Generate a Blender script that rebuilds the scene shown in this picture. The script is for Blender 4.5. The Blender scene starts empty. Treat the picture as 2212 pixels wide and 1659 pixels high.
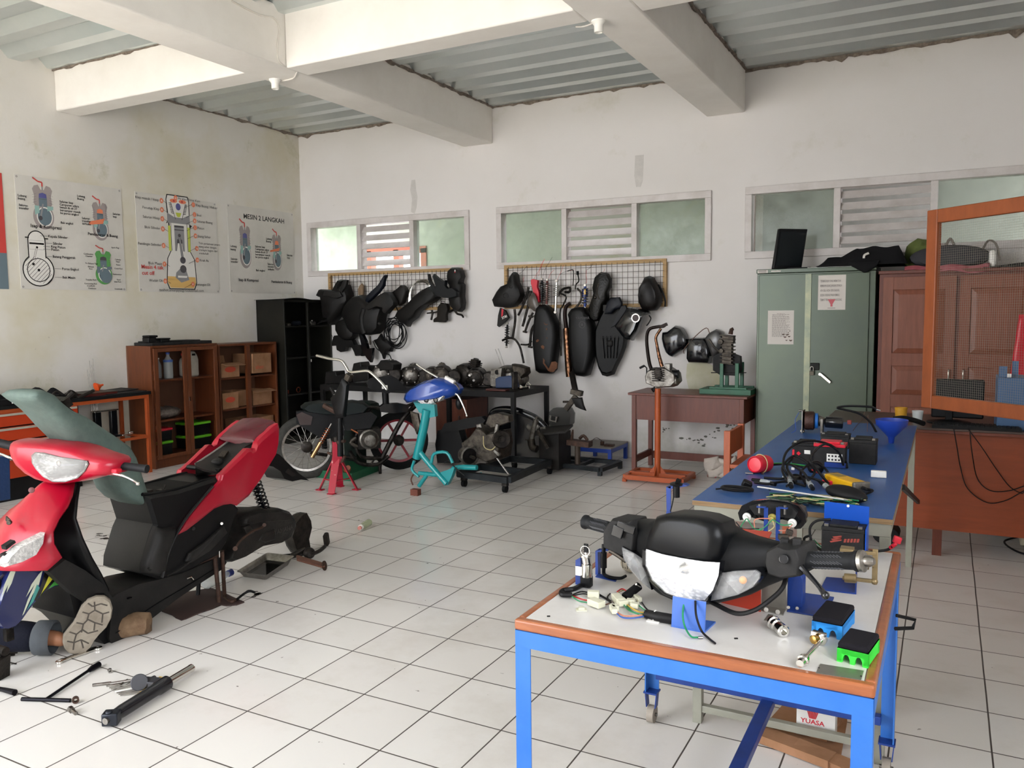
import bpy,bmesh,math,random
from mathutils import Vector as V,Matrix,Euler,noise
random.seed(7)
D=bpy.data
COL=bpy.context.scene.collection
R=math.radians
# ---------------------------------------------------------------- camera
CAM=V((6.98618,-7.68733,1.44505));FOC=1759.78
FWD=V((-0.46867827,0.87921864,-0.0855293));RGT=V((0.8828366,0.46955599,-0.0108028));UPV=V((-0.03066277,0.08057144,0.99627709))
cd=D.cameras.new('camera');cam=D.objects.new('camera',cd);COL.objects.link(cam)
cd.sensor_fit='HORIZONTAL';cd.sensor_width=36.0;cd.lens=FOC/2212*36.0;cd.clip_start=0.05;cd.clip_end=300
cam.matrix_world=Matrix(((RGT.x,UPV.x,-FWD.x,CAM.x),(RGT.y,UPV.y,-FWD.y,CAM.y),(RGT.z,UPV.z,-FWD.z,CAM.z),(0,0,0,1)))
sc=bpy.context.scene;sc.camera=cam
sc.view_settings.view_transform='Standard';sc.view_settings.look='None';sc.view_settings.gamma=1.0
sc.view_settings.use_curve_mapping=False
sc.view_settings.exposure=1.1
# ---------------------------------------------------------------- sky and daylight
wd=D.worlds.new('sky');sc.world=wd;wd.use_nodes=True
bg=wd.node_tree.nodes['Background'];bg.inputs[0].default_value=(0.95,0.98,1.04,1);bg.inputs[1].default_value=4.2
sl=D.lights.new('sun','SUN');sl.energy=7.0;sl.color=(1.0,.95,.86);sl.angle=R(.6)
so=D.objects.new('sun',sl);COL.objects.link(so);so.rotation_euler=Euler((0,R(0),0));so.rotation_mode='QUATERNION'
so.rotation_quaternion=V((-.25,-.38,1)).to_track_quat('Z','Y')
def portal(loc,rot,sx,sy):
 l=D.lights.new('daylight_portal','AREA');l.shape='RECTANGLE';l.size=sx;l.size_y=sy;l.cycles.is_portal=True
 o=D.objects.new('daylight_portal',l);COL.objects.link(o);o.location=loc;o.rotation_euler=rot
portal((7.95,-7.6,1.8),(0,R(90),0),1.5,2.6)
portal((3.2,-9.35,1.7),(R(-90),0,0),6.3,3.3)
# ---------------------------------------------------------------- helpers: points seen in the photograph -> room points
def ray(x,y):return FWD+RGT*((x-1106)/FOC)-UPV*((y-829.5)/FOC)
def fz(x,y,z=0.0):
 d=ray(x,y);return CAM+d*((z-CAM.z)/d.z)
def fy(x,y,Y):
 d=ray(x,y);return CAM+d*((Y-CAM.y)/d.y)
def fx(x,y,X):
 d=ray(x,y);return CAM+d*((X-CAM.x)/d.x)
# ---------------------------------------------------------------- materials
def lin(h):
 h=h.lstrip('#');c=[int(h[i:i+2],16)/255 for i in(0,2,4)]
 return tuple(x/12.92 if x<=.04045 else((x+.055)/1.055)**2.4 for x in c)+(1,)
MATS={}
def mat(name,col='',rough=.5,metal=0.,var=0.,col2=None,scale=8.,bump=0.,bscale=60.,spec=.5,coat=0.,alpha=1.,trans=0.,thr=.5,soft=.2,wood=False,ior=1.45,emit=None):
 if name in MATS:return MATS[name]
 if sum(lin(col)[:3])<.075 and not coat:spec=min(spec,.28);col='#'+''.join('%02x'%int(int(col[i:i+2],16)*.72) for i in(1,3,5))
 m=D.materials.new(name);m.use_nodes=True;nt=m.node_tree;N=nt.nodes;L=nt.links
 b=N['Principled BSDF'];c=lin(col)
 b.inputs['Base Color'].default_value=c;b.inputs['Roughness'].default_value=rough;b.inputs['Metallic'].default_value=metal
 b.inputs['Specular IOR Level'].default_value=spec;b.inputs['Coat Weight'].default_value=coat;b.inputs['Coat Roughness'].default_value=.08
 b.inputs['Transmission Weight'].default_value=trans;b.inputs['IOR'].default_value=ior;b.inputs['Alpha'].default_value=alpha
 if emit:b.inputs['Emission Color'].default_value=lin(emit[0]);b.inputs['Emission Strength'].default_value=emit[1]
 if var or col2 or bump:
  tc=N.new('ShaderNodeTexCoord');mp=N.new('ShaderNodeMapping');L.new(tc.outputs['Object'],mp.inputs[0])
  if wood:mp.inputs['Scale'].default_value=wood if isinstance(wood,tuple) else(1,1,12)
 if var or col2:
  n=N.new('ShaderNodeTexNoise');n.inputs['Scale'].default_value=scale;n.inputs['Detail'].default_value=6;n.inputs['Roughness'].default_value=.65
  L.new(mp.outputs[0],n.inputs['Vector'])
  mr=N.new('ShaderNodeMapRange');mr.inputs[1].default_value=thr-soft;mr.inputs[2].default_value=thr+soft
  L.new(n.outputs['Fac'],mr.inputs[0])
  mx=N.new('ShaderNodeMix');mx.data_type='RGBA'
  c2=lin(col2) if col2 else tuple(x*(1-var) for x in c[:3])+(1,)
  mx.inputs[6].default_value=c;mx.inputs[7].default_value=c2
  L.new(mr.outputs[0],mx.inputs[0]);L.new(mx.outputs[2],b.inputs['Base Color'])
 if bump:
  n2=N.new('ShaderNodeTexNoise');n2.inputs['Scale'].default_value=bscale;n2.inputs['Detail'].default_value=4
  L.new(mp.outputs[0],n2.inputs['Vector']);bp=N.new('ShaderNodeBump');bp.inputs['Strength'].default_value=bump;bp.inputs['Distance'].default_value=.01
  L.new(n2.outputs['Fac'],bp.inputs['Height']);L.new(bp.outputs[0],b.inputs['Normal'])
 MATS[name]=m;return m
def node_mat(name):
 m=D.materials.new(name);m.use_nodes=True;MATS[name]=m
 return m,m.node_tree.nodes,m.node_tree.links,m.node_tree.nodes['Principled BSDF']
# ---------------------------------------------------------------- mesh builder
def frame(o,z,x=(1,0,0)):
 z=V(z).normalized();x=V(x)
 if abs(z.dot(x.normalized()))>.98:x=V((0,1,0)) if abs(z.y)<.9 else V((0,0,1))
 y=z.cross(x).normalized();x=y.cross(z)
 M=Matrix.Identity(4)
 for i,a in enumerate((x,y,z,V(o))):
  for j in range(3):M[j][i]=a[j]
 return M
def smooth_path(pts,n=6):
 pts=[V(p) for p in pts]
 if len(pts)<3:return pts
 P=[pts[0]*2-pts[1]]+pts+[pts[-1]*2-pts[-2]];out=[]
 for i in range(1,len(P)-2):
  for k in range(n):
   t=k/n;a,b,c,d=P[i-1],P[i],P[i+1],P[i+2]
   out.append(.5*((2*b)+(c-a)*t+(2*a-5*b+4*c-d)*t*t+(3*b-a-3*c+d)*t**3))
 out.append(pts[-1]);return out
class MB:
 def __init__(s,*mats):s.b=bmesh.new();s.mats=list(mats);s.k=0
 def m(s,mt):
  if mt not in s.mats:s.mats.append(mt)
  s.k=s.mats.index(mt);return s
 def face(s,vs):
  try:f=s.b.faces.new(vs)
  except ValueError:return
  f.material_index=s.k
  return f
 def poly(s,pts):return s.face([s.b.verts.new(V(p)) for p in pts])
 def box(s,c,size,rot=None,taper=None):
  c=V(c);h=V(size)*.5;M=rot if rot is not None else Matrix.Identity(3)
  if isinstance(M,(tuple,list)):M=Euler(M).to_matrix()
  vs=[]
  for z in(-1,1):
   t=taper if(taper and z>0) else(1,1)
   if not isinstance(t,tuple):t=(t,t)
   for x,y in((-1,-1),(1,-1),(1,1),(-1,1)):vs.append(s.b.verts.new(c+M@V((x*h.x*t[0],y*h.y*t[1],z*h.z))))
  for q in((3,2,1,0),(4,5,6,7),(0,1,5,4),(1,2,6,5),(2,3,7,6),(3,0,4,7)):s.face([vs[i] for i in q])
  return s
 def bx(s,x0,x1,y0,y1,z0,z1):return s.box(((x0+x1)/2,(y0+y1)/2,(z0+z1)/2),(abs(x1-x0),abs(y1-y0),abs(z1-z0)))
 def bar(s,a,b,w,h,up=(0,0,1)):
  a=V(a);b=V(b);z=(b-a);L=z.length;z.normalize();up=V(up)
  if abs(z.dot(up))>.98:up=V((0,1,0))
  x=up.cross(z).normalized();y=z.cross(x);M=Matrix((x,y,z)).transposed()
  return s.box((a+b)/2,(w,h,L),M)
 def rings(s,rings,cap=True,closed=True):
  R_=[[s.b.verts.new(V(p)) for p in r] for r in rings];n=len(R_[0])
  for i in range(len(R_)-1):
   for j in range(n if closed else n-1):
    s.face([R_[i][j],R_[i][(j+1)%n],R_[i+1][(j+1)%n],R_[i+1][j]])
  if cap:
   s.face(list(reversed(R_[0])));s.face(R_[-1])
  return s
 def tube(s,pts,r,seg=8,sm=0,flat=1.0,cap=True):
  pts=smooth_path(pts,sm) if sm else[V(p) for p in pts]
  n=len(pts);rr=r if isinstance(r,(list,tuple)) else[r,r]
  def rad(t):
   t=t*(len(rr)-1);i=min(int(t),len(rr)-2);return rr[i]+(rr[i+1]-rr[i])*(t-i)
  up=None;rings=[]
  for i,p in enumerate(pts):
   t=(pts[min(i+1,n-1)]-pts[max(i-1,0)]).normalized()
   if up is None:
    up=V((0,0,1)) if abs(t.z)<.9 else V((0,1,0))
    up=(up-t*up.dot(t)).normalized()
   else:
    u2=up-t*up.dot(t)
    if u2.length>1e-5:up=u2.normalized()
   w=t.cross(up);q=rad(i/max(1,n-1))
   rings.append([p+(w*math.cos(a)+up*flat*math.sin(a))*q for a in[2*math.pi*k/seg for k in range(seg)]])
  return s.rings(rings,cap)
 def cyl(s,a,b,r,r2=None,seg=20):return s.tube([a,b],[r,r if r2 is None else r2],seg)
 def lathe(s,prof,o=(0,0,0),ax=(0,0,1),seg=24,cap=True):
  M=frame(o,ax);return s.rings([[M@V((r*math.cos(2*math.pi*k/seg),r*math.sin(2*math.pi*k/seg),z)) for k in range(seg)] for r,z in[(max(r,1e-4),z) for r,z in prof]],cap)
 def ball(s,c,r,rot=None,seg=16):
  r=(r,r,r) if not isinstance(r,(tuple,list,V)) else r;M=rot if rot is not None else Matrix.Identity(3)
  if isinstance(M,(tuple,list)):M=Euler(M).to_matrix()
  n=max(4,seg//2);rr=[]
  for i in range(n+1):
   a=math.pi*i/n;rr.append([V(c)+M@V((r[0]*max(math.sin(a),.01)*math.cos(2*math.pi*k/seg),r[1]*max(math.sin(a),.01)*math.sin(2*math.pi*k/seg),-r[2]*math.cos(a))) for k in range(seg)])
  return s.rings(rr)
 def prism(s,pts,n):
  n=V(n);a=[V(p) for p in pts];return s.rings([a,[p+n for p in a]])
 def puff(s,pts,n,prof=((1,0),(1.0,.55),(.93,.85),(.75,1.0)),c=None):
  """pts: 3D outline, n: full depth vector; prof: (scale about centre, fraction of depth)"""
  pts=[V(p) for p in pts];n=V(n);c=V(c) if c else sum(pts,V())/len(pts)
  return s.rings([[c+(p-c)*k+n*d for p in pts] for k,d in prof])
 def grid(s,fn,nu,nv,thick=0):
  """fn(u,v)->point, 0..1"""
  a=[[V(fn(i/nu,j/nv)) for j in range(nv+1)] for i in range(nu+1)]
  g=[[s.b.verts.new(p) for p in r] for r in a]
  for i in range(nu):
   for j in range(nv):s.face([g[i][j],g[i+1][j],g[i+1][j+1],g[i][j+1]])
  return s
 def coil(s,a,b,r,turns,w,seg=6,per=14):
  a=V(a);b=V(b);M=frame(a,b-a);L=(b-a).length;n=int(turns*per)
  return s.tube([M@V((r*math.cos(2*math.pi*i/per),r*math.sin(2*math.pi*i/per),L*i/n)) for i in range(n+1)],w,seg)
 def build(s,name,parent=None,smooth=40,bevel=0,sub=0,solid=0,bseg=2,fix=True):
  if fix:bmesh.ops.recalc_face_normals(s.b,faces=s.b.faces)
  me=D.meshes.new(name);s.b.to_mesh(me);s.b.free()
  for m_ in s.mats:me.materials.append(m_)
  if smooth:
   for p in me.polygons:p.use_smooth=True
   if not sub:me.set_sharp_from_angle(angle=R(smooth))
  o=D.objects.new(name,me);COL.objects.link(o)
  if parent is not None:
   o.parent=parent;chain=V(parent.get('_w',(0,0,0)));o.matrix_parent_inverse=Matrix.Translation(-chain);o['_w']=chain*0
   o['_w']=(0,0,0)
  if solid:
   md=o.modifiers.new('solid','SOLIDIFY');md.thickness=abs(solid);md.offset=-1 if solid>0 else 1
  if bevel:
   md=o.modifiers.new('bevel','BEVEL');md.width=bevel;md.segments=bseg;md.limit_method='ANGLE';md.angle_limit=R(35)
  if sub:
   md=o.modifiers.new('sub','SUBSURF');md.levels=sub;md.render_levels=sub
  return o
def tag(o,label=None,cat=None,group=None,kind=None):
 if label:o['label']=label
 if cat:o['category']=cat
 if group:o['group']=group
 if kind:o['kind']=kind
 return o
def thing(name,label,cat,loc=(0,0,0),group=None):
 o=D.objects.new(name,None);COL.objects.link(o);o.location=loc;o.empty_display_size=.1;o['_w']=tuple(loc)
 return tag(o,label,cat,group)
def copy_tree(o,parent=None):
 c=o.copy();COL.objects.link(c)
 if parent is not None:
  mi=o.matrix_parent_inverse.copy();c.parent=parent;c.matrix_parent_inverse=mi
 for ch in list(o.children):copy_tree(ch,c)
 return c
def struct(o):o['kind']='structure';return o
def text_into(mb,txt,M,size,mt,bold=False,align='LEFT',wid=1.0,lift=.0015):
 """flat letters as mesh inside mb; M maps text plane (x right, y up) into the room"""
 cu=D.curves.new('t','FONT');cu.body=txt;cu.size=size;cu.align_x=align;cu.resolution_u=2
 if bold:cu.offset=size*.018
 ob=D.objects.new('t',cu);COL.objects.link(ob)
 dg=bpy.context.evaluated_depsgraph_get();me=D.meshes.new_from_object(ob.evaluated_get(dg))
 mb.m(mt);vs=[mb.b.verts.new(M@V((v.co.x*wid,v.co.y,lift))) for v in me.vertices]
 for p in me.polygons:mb.face([vs[i] for i in p.vertices])
 D.meshes.remove(me);D.objects.remove(ob);D.curves.remove(cu)
# ---------------------------------------------------------------- common materials
BLK=mat('black_plastic','#141416',.45,var=.5,bump=.05)
BLKM=mat('black_matte_plastic','#1d1d1e',.62,col2='#2c2b2a',scale=14)
BLKG=mat('black_gloss','#101114',.16,coat=.4)
RUB=mat('rubber','#161616',.8,var=.4,bump=.2)
DKMET=mat('dark_metal','#24211f',.42,.75,col2='#4a443e',scale=20,thr=.6)
ALU=mat('cast_aluminium','#8f8b84',.42,.85,col2='#4a453f',scale=25,bump=.15)
ALUD=mat('dirty_aluminium','#5d564d',.5,.8,col2='#25211d',scale=22,bump=.2)
ALUK=mat('oily_casting','#38332e',.5,.7,col2='#14110f',scale=22,bump=.25)
CHR=mat('chrome','#d8d6d0',.14,1.)
STEEL=mat('steel','#a5a29c',.3,1.,col2='#77716a',scale=30)
RUST=mat('rusty_metal','#5b4236',.6,.5,col2='#2a1f1a',scale=25)
REDP=mat('red_paint','#a00a26',.28,coat=.1)
RED=mat('red_plastic','#cc1f33',.35)
WHT=mat('white_plastic','#e6e4de',.4)
BLUF=mat('blue_frame_paint','#1f62b8',.38,col2='#3a73be',scale=3,bump=.03)
BLUD=mat('dark_blue_paint','#1d3f8f',.4,col2='#17306e',scale=6)
ORG=mat('orange_paint','#a5491d',.42,col2='#93421d',scale=7)
TEAL=mat('teal_paint','#0f8f93',.3,coat=.3)
GRN=mat('green_paint','#17603f',.42,col2='#124d33',scale=6)
CLR=mat('clear_plastic','#eef2f2',.05,trans=.9,ior=1.45)
WIREB=mat('black_cable','#171617',.5)
WIREG=mat('green_wire','#1f7d4e',.45)
WIRER=mat('red_wire','#c02828',.45)
WIREY=mat('pale_wire','#b9ab7a',.5)
PAPER=mat('paper','#cfc9c2',.8)
INK=mat('ink','#2b2726',.7)
# ================================================================ ROOM
def wall_mat(name,base,stain,dirty):
 m,N,L,b=node_mat(name)
 tc=N.new('ShaderNodeTexCoord');b.inputs['Roughness'].default_value=.75;b.inputs['Specular IOR Level'].default_value=.25
 def noise(sc,det=6,off=0,r=.6):
  mp=N.new('ShaderNodeMapping');mp.inputs['Location'].default_value=(off,off*2,off*3);L.new(tc.outputs['Object'],mp.inputs[0])
  n=N.new('ShaderNodeTexNoise');n.inputs['Scale'].default_value=sc;n.inputs['Detail'].default_value=det;n.inputs['Roughness'].default_value=r
  L.new(mp.outputs[0],n.inputs['Vector']);return n.outputs['Fac']
 def rng(x,a,c,lo=0,hi=1):
  r=N.new('ShaderNodeMapRange');r.inputs[1].default_value=a;r.inputs[2].default_value=c;r.inputs[3].default_value=lo;r.inputs[4].default_value=hi
  L.new(x,r.inputs[0]);return r.outputs[0]
 def mul(a,c):
  q=N.new('ShaderNodeMath');q.operation='MULTIPLY';L.new(a,q.inputs[0]);L.new(c,q.inputs[1]);return q.outputs[0]
 def mix(a,c,f):
  q=N.new('ShaderNodeMix');q.data_type='RGBA';L.new(f,q.inputs[0])
  if isinstance(a,tuple):q.inputs[6].default_value=a
  else:L.new(a,q.inputs[6])
  q.inputs[7].default_value=c;return q.outputs[2]
 c0=mix(lin(base),lin(stain),rng(noise(.7,5),.44,.72,0,dirty))
 c1=mix(c0,lin('#a8a47c'),rng(noise(1.6,8,5,.7),.58,.74,0,dirty*.5))
 c2=mix(c1,lin('#86807a'),mul(rng(noise(9,6,9,.75),.66,.70),rng(noise(1.3,3,3),.5,.6,0,.55)))
 sx=N.new('ShaderNodeSeparateXYZ');L.new(tc.outputs['Object'],sx.inputs[0])
 low=rng(sx.outputs[2],1.15,.1)
 c3=mix(c2,lin('#a3a48a'),mul(low,rng(noise(2.3,8,11,.7),.5,.72,0,.5)))
 c4=mix(c3,lin('#7b7671'),mul(low,mul(rng(noise(17,8,2,.7),.62,.68,0,.7),rng(noise(2.4,2,7),.52,.66))))
 L.new(c4,b.inputs['Base Color'])
 bp=N.new('ShaderNodeBump');bp.inputs['Strength'].default_value=.12;bp.inputs['Distance'].default_value=.02
 L.new(noise(7,5),bp.inputs['Height']);L.new(bp.outputs[0],b.inputs['Normal'])
 return m
WALLB=wall_mat('painted_wall','#dcd8d5','#d1ccc6',.6)
WALLL=wall_mat('stained_wall','#dbd7d0','#cfc8b2',1.5)
BEAMM=mat('beam_plaster','#efebe5',.8,col2='#e6e1da',scale=2.5,bump=.06,bscale=9)
def tile_mat():
 m,N,L,b=node_mat('floor_tiles')
 tc=N.new('ShaderNodeTexCoord');sx=N.new('ShaderNodeSeparateXYZ');L.new(tc.outputs['Object'],sx.inputs[0])
 def M_(op,a,c=None,d=None):
  q=N.new('ShaderNodeMath');q.operation=op
  for i,v in enumerate((a,c,d)):
   if v is None:continue
   if isinstance(v,(int,float)):q.inputs[i].default_value=v
   else:L.new(v,q.inputs[i])
  return q.outputs[0]
 wn=N.new('ShaderNodeTexNoise');wn.inputs['Scale'].default_value=2.2;L.new(tc.outputs['Object'],wn.inputs['Vector'])
 wob=M_('MULTIPLY',M_('SUBTRACT',wn.outputs['Fac'],.5),.006)
 def g(o,off):
  t=M_('DIVIDE',M_('ADD',M_('SUBTRACT',o,off),wob),.3);f=M_('FRACT',t)
  return M_('MULTIPLY',M_('MINIMUM',f,M_('SUBTRACT',1,f)),.3),M_('FLOOR',t)
 gx,ix=g(sx.outputs[0],.26-.3*20);gy,iy=g(sx.outputs[1],-5.305-.3*40)
 d=M_('MINIMUM',gx,gy)
 gr=N.new('ShaderNodeMapRange');gr.inputs[1].default_value=.0022;gr.inputs[2].default_value=.0034;gr.inputs[3].default_value=1;gr.inputs[4].default_value=0
 L.new(d,gr.inputs[0])
 cb=N.new('ShaderNodeCombineXYZ');L.new(ix,cb.inputs[0]);L.new(iy,cb.inputs[1])
 w=N.new('ShaderNodeTexWhiteNoise');w.noise_dimensions='2D';L.new(cb.outputs[0],w.inputs['Vector'])
 tv=N.new('ShaderNodeMix');tv.data_type='RGBA';L.new(w.outputs['Value'],tv.inputs[0]);tv.inputs[6].default_value=lin('#e4e1dc');tv.inputs[7].default_value=lin('#dedad5')
 n=N.new('ShaderNodeTexNoise');n.inputs['Scale'].default_value=1.1;n.inputs['Detail'].default_value=8;n.inputs['Roughness'].default_value=.7;L.new(tc.outputs['Object'],n.inputs['Vector'])
 mr=N.new('ShaderNodeMapRange');mr.inputs[1].default_value=.5;mr.inputs[2].default_value=.75;mr.inputs[4].default_value=.55;L.new(n.outputs['Fac'],mr.inputs[0])
 dm=N.new('ShaderNodeMix');dm.data_type='RGBA';L.new(mr.outputs[0],dm.inputs[0]);L.new(tv.outputs[2],dm.inputs[6]);dm.inputs[7].default_value=lin('#c2b9ad')
 n3=N.new('ShaderNodeTexNoise');n3.inputs['Scale'].default_value=24;n3.inputs['Detail'].default_value=3;L.new(tc.outputs['Object'],n3.inputs['Vector'])
 sp=N.new('ShaderNodeMapRange');sp.inputs[1].default_value=.735;sp.inputs[2].default_value=.76;sp.inputs[4].default_value=.8;L.new(n3.outputs['Fac'],sp.inputs[0])
 d2=N.new('ShaderNodeMix');d2.data_type='RGBA';L.new(sp.outputs[0],d2.inputs[0]);L.new(dm.outputs[2],d2.inputs[6]);d2.inputs[7].default_value=lin('#5a5048')
 fm=N.new('ShaderNodeMix');fm.data_type='RGBA';L.new(gr.outputs[0],fm.inputs[0]);L.new(d2.outputs[2],fm.inputs[6]);fm.inputs[7].default_value=lin('#4d4640')
 L.new(fm.outputs[2],b.inputs['Base Color'])
 rr=N.new('ShaderNodeMapRange');rr.inputs[3].default_value=.16;rr.inputs[4].default_value=.38;L.new(mr.outputs[0],rr.inputs[0])
 rm=M_('MAXIMUM',rr.outputs[0],M_('MULTIPLY',gr.outputs[0],.8));L.new(rm,b.inputs['Roughness'])
 b.inputs['Specular IOR Level'].default_value=.45
 bp=N.new('ShaderNodeBump');bp.inputs['Strength'].default_value=.35;bp.inputs['Distance'].default_value=.003;bp.invert=True
 L.new(gr.outputs[0],bp.inputs['Height']);L.new(bp.outputs[0],b.inputs['Normal'])
 return m
XR,YF,H=7.75,-9.3,3.62
struct(MB(tile_mat()).bx(-.2,XR+.2,YF-.1,.15,-.1,0).build('floor',smooth=0))
# outdoors in front of the open side, and the gap behind the building
struct(MB(mat('yard_concrete','#d8d2c6',.9,var=.2)).bx(-12,20,-30,YF-.1,-.25,-.05).build('floor_yard',smooth=0))
WINS=[(.13,2.36),(2.76,4.99),(5.36,7.59)];WZ0,WZ1=1.94,2.56
mb=MB(WALLB);mb.bx(-.15,XR+.15,0,.15,-.1,WZ0);mb.bx(-.15,XR+.15,0,.15,WZ1,3.72)
xs=[-.15,.13,2.36,2.76,4.99,5.36,7.59,XR+.15]
for i in range(0,8,2):mb.bx(xs[i],xs[i+1],0,.15,WZ0,WZ1)
struct(mb.build('wall_back',smooth=0))
struct(MB(WALLL).bx(-.15,0,YF,0,-.1,3.72).build('wall_left',smooth=0))
# right wall with a window the wire shutter belongs to
mb=MB(WALLB);mb.bx(XR,XR+.15,YF,0,-.1,1.05);mb.bx(XR,XR+.15,YF,0,2.5,3.72);mb.bx(XR,XR+.15,YF,-8.9,1.05,2.5);mb.bx(XR,XR+.15,-6.3,0,1.05,2.5)
struct(mb.build('wall_right',smooth=0));pass
mb=MB(WALLB);mb.bx(4.8,XR+.15,YF-.15,YF,-.1,3.72);mb.bx(-.15,.1,YF-.15,YF,-.1,3.72);mb.bx(.1,4.8,YF-.15,YF,3.35,3.72)
struct(mb.build('wall_front',smooth=0))
# corrugated steel deck
DECK=mat('galvanised_deck','#cdd4d4',.33,.8,col2='#d9dedd',scale=2,bump=.02)
prof=[];y=0.0;p=.335
k=0
prof.append((.15,H))
while y>YF-.3:
 prof+=[(y-.0,H),(y-.115,H),(y-.19,H+.075),(y-.315,H+.075),(y-.335,H)]
 y-=p
mb=MB(DECK);v0=[mb.b.verts.new((-.15,a,z)) for a,z in prof];v1=[mb.b.verts.new((XR+.15,a,z)) for a,z in prof]
for i in range(len(prof)-1):mb.face([v0[i],v0[i+1],v1[i+1],v1[i]])
mb.bx(-.15,XR+.15,YF-.3,.15,H+.12,H+.2)
struct(mb.build('ceiling',smooth=30,fix=True))
def beam(n,x0,x1,y0,y1,z0=3.245):
 struct(MB(BEAMM).bx(x0,x1,y0,y1,z0,H+.05).build(n,bevel=.012))
beam('trim_1',2.33,2.69,YF,0);beam('trim_2',4.965,5.315,YF,0)
beam('trim_3',0,2.33,-3.07,-2.84,3.27);beam('trim_4',2.69,4.965,-3.07,-2.84);beam('trim_5',5.315,XR,-3.07,-2.84)
beam('trim_6',0,2.33,-6.2,-5.95);beam('trim_7',2.69,4.965,-6.2,-5.95);beam('trim_8',5.315,XR,-6.2,-5.95)
MORT=mat('crumbled_mortar','#8f8377',.95,col2='#5b5047',scale=30,bump=.5)
def mortar(n,a,b,step=.05,h=.018,dn=(0,0,0)):
 a=V(a);b=V(b);L=(b-a).length;t=(b-a)/L;k=int(L/step);mb=MB(MORT)
 side=t.cross(V((0,0,1)));ring=[]
 for i in range(k+1):
  c=a+t*(L*i/k);hh=h*(.35+1.3*noise.noise(c*9)**2*3+random.random()*.5);w=.01+.008*random.random()
  ring.append([c+side*w+V((0,0,.01)),c+side*w-V((0,0,hh)),c-side*w-V((0,0,hh*.7)),c-side*w+V((0,0,.01))])
 mb.rings(ring);return struct(mb.build(n,smooth=0))
mortar('trim_9',(0,-.004,H-.005),(2.33,-.004,H-.005));mortar('trim_10',(2.69,-.004,H),(4.965,-.004,H));mortar('trim_11',(5.315,-.004,H-.005),(XR,-.004,H-.005),h=.03)
mortar('trim_12',(.004,-2.84,H),(.004,0,H),h=.012);mortar('trim_13',(2.695,-2.84,H),(2.695,0,H),h=.016);mortar('trim_14',(5.32,-2.84,H),(5.32,0,H),h=.016)
mortar('trim_15',(0.0,-3.075,H+.005),(2.33,-3.075,H+.005),h=.02)
# windows: frame, two panes, louvre slats between
FRM=mat('white_window_paint','#cfc9c6',.5,col2='#b6aea8',scale=5,thr=.62)
def pane_mat():
 m,N,L,b=node_mat('dusty_glass');b.inputs['Base Color'].default_value=lin('#b9c2b6');b.inputs['Roughness'].default_value=.12
 tr=N.new('ShaderNodeBsdfTransparent');tr.inputs[0].default_value=(.90,.95,.91,1);mx=N.new('ShaderNodeMixShader')
 tc=N.new('ShaderNodeTexCoord');n=N.new('ShaderNodeTexNoise');n.inputs['Scale'].default_value=7;n.inputs['Detail'].default_value=9;n.inputs['Roughness'].default_value=.7
 L.new(tc.outputs['Object'],n.inputs['Vector']);mr=N.new('ShaderNodeMapRange');mr.inputs[1].default_value=.35;mr.inputs[2].default_value=.75;mr.inputs[3].default_value=.10;mr.inputs[4].default_value=.30
 L.new(n.outputs['Fac'],mr.inputs[0]);L.new(mr.outputs[0],mx.inputs[0]);L.new(tr.outputs[0],mx.inputs[1]);L.new(b.outputs[0],mx.inputs[2])
 L.new(mx.outputs[0],N['Material Output'].inputs[0]);return m
PANE=pane_mat()
for i,(x0,x1) in enumerate(WINS):
 w=D.objects.new('window_%d'%(i+1),None);COL.objects.link(w);struct(w);w['_w']=(0,0,0)
 xm0,xm1=x0+.755,x0+1.505
 mb=MB(FRM);f=.055
 mb.bx(x0-.03,x1+.03,-.025,.1,WZ1-f,WZ1+.012);mb.bx(x0-.03,x1+.03,-.025,.1,WZ0-.015,WZ0+f-.005)
 for a in(x0-.03,x1-f+.025):mb.bx(a,a+f+.005,-.024,.1,WZ0+f-.005,WZ1-f)
 for a in(xm0,xm1):mb.bx(a-.028,a+.028,-.02,.1,WZ0+f-.005,WZ1-f)
 mb.build('window_frame',w,smooth=0,bevel=.004)
 for a,c in((x0+f-.005,xm0-.028),(xm1+.028,x1-f+.005)):
  MB(PANE).bx(a,c,.05,.055,WZ0+f-.005,WZ1-f).build('pane',w,smooth=0)
 for k in range(5):
  z=WZ0+.115+k*.098
  MB(FRM).box(((xm0+xm1)/2,.035,z),(xm1-xm0-.056,.012,.078),(R(-36),0,0)).build('louvre_slat',w,smooth=0,bevel=.002)
# gap behind the back wall: plastered neighbour wall with an orange-framed opening
PLG=wall_mat('mossy_plaster','#b3b6a9','#999e8e',1.3)
mb=MB(PLG);Yn=1.75
mb.bx(-6,-.38,Yn,Yn+.15,-.1,4.2);mb.bx(.62,11,Yn,Yn+.15,-.1,4.2);mb.bx(-.38,.62,Yn,Yn+.15,-.1,1.55);mb.bx(-.38,.62,Yn,Yn+.15,2.36,4.2)
struct(mb.build('wall_neighbour',smooth=0))
struct(MB(mat('passage_concrete','#9a958a',.9,var=.3)).bx(-6,11,.15,Yn,-.1,0).build('floor_passage',smooth=0))
struct(MB(MORT).bx(-6,11,.55,Yn,2.9,3.0).build('ceiling_added_shade',smooth=0))  # added roof slab, keeps sky light off the view behind the windows
struct(MB(mat('added_grey_lining','#8d8a84',.8,var=.2)).bx(5.1,11,Yn-.03,Yn,-.1,4).build('wall_added_lining',smooth=0));struct(MB(MORT).bx(5.1,11,.15,.55,2.9,3.0).build('ceiling_added_strip',smooth=0));struct(MB(MORT).bx(5.05,5.15,.15,Yn-.03,0,2.9).build('wall_added_block',smooth=0))  # added grey lining, roof strip and end wall to darken the right window
mb=MB(ORG)
for a in(-.38,.10,.56):mb.bx(a,a+.09,Yn-.02,Yn+.1,1.55,2.36)
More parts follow.
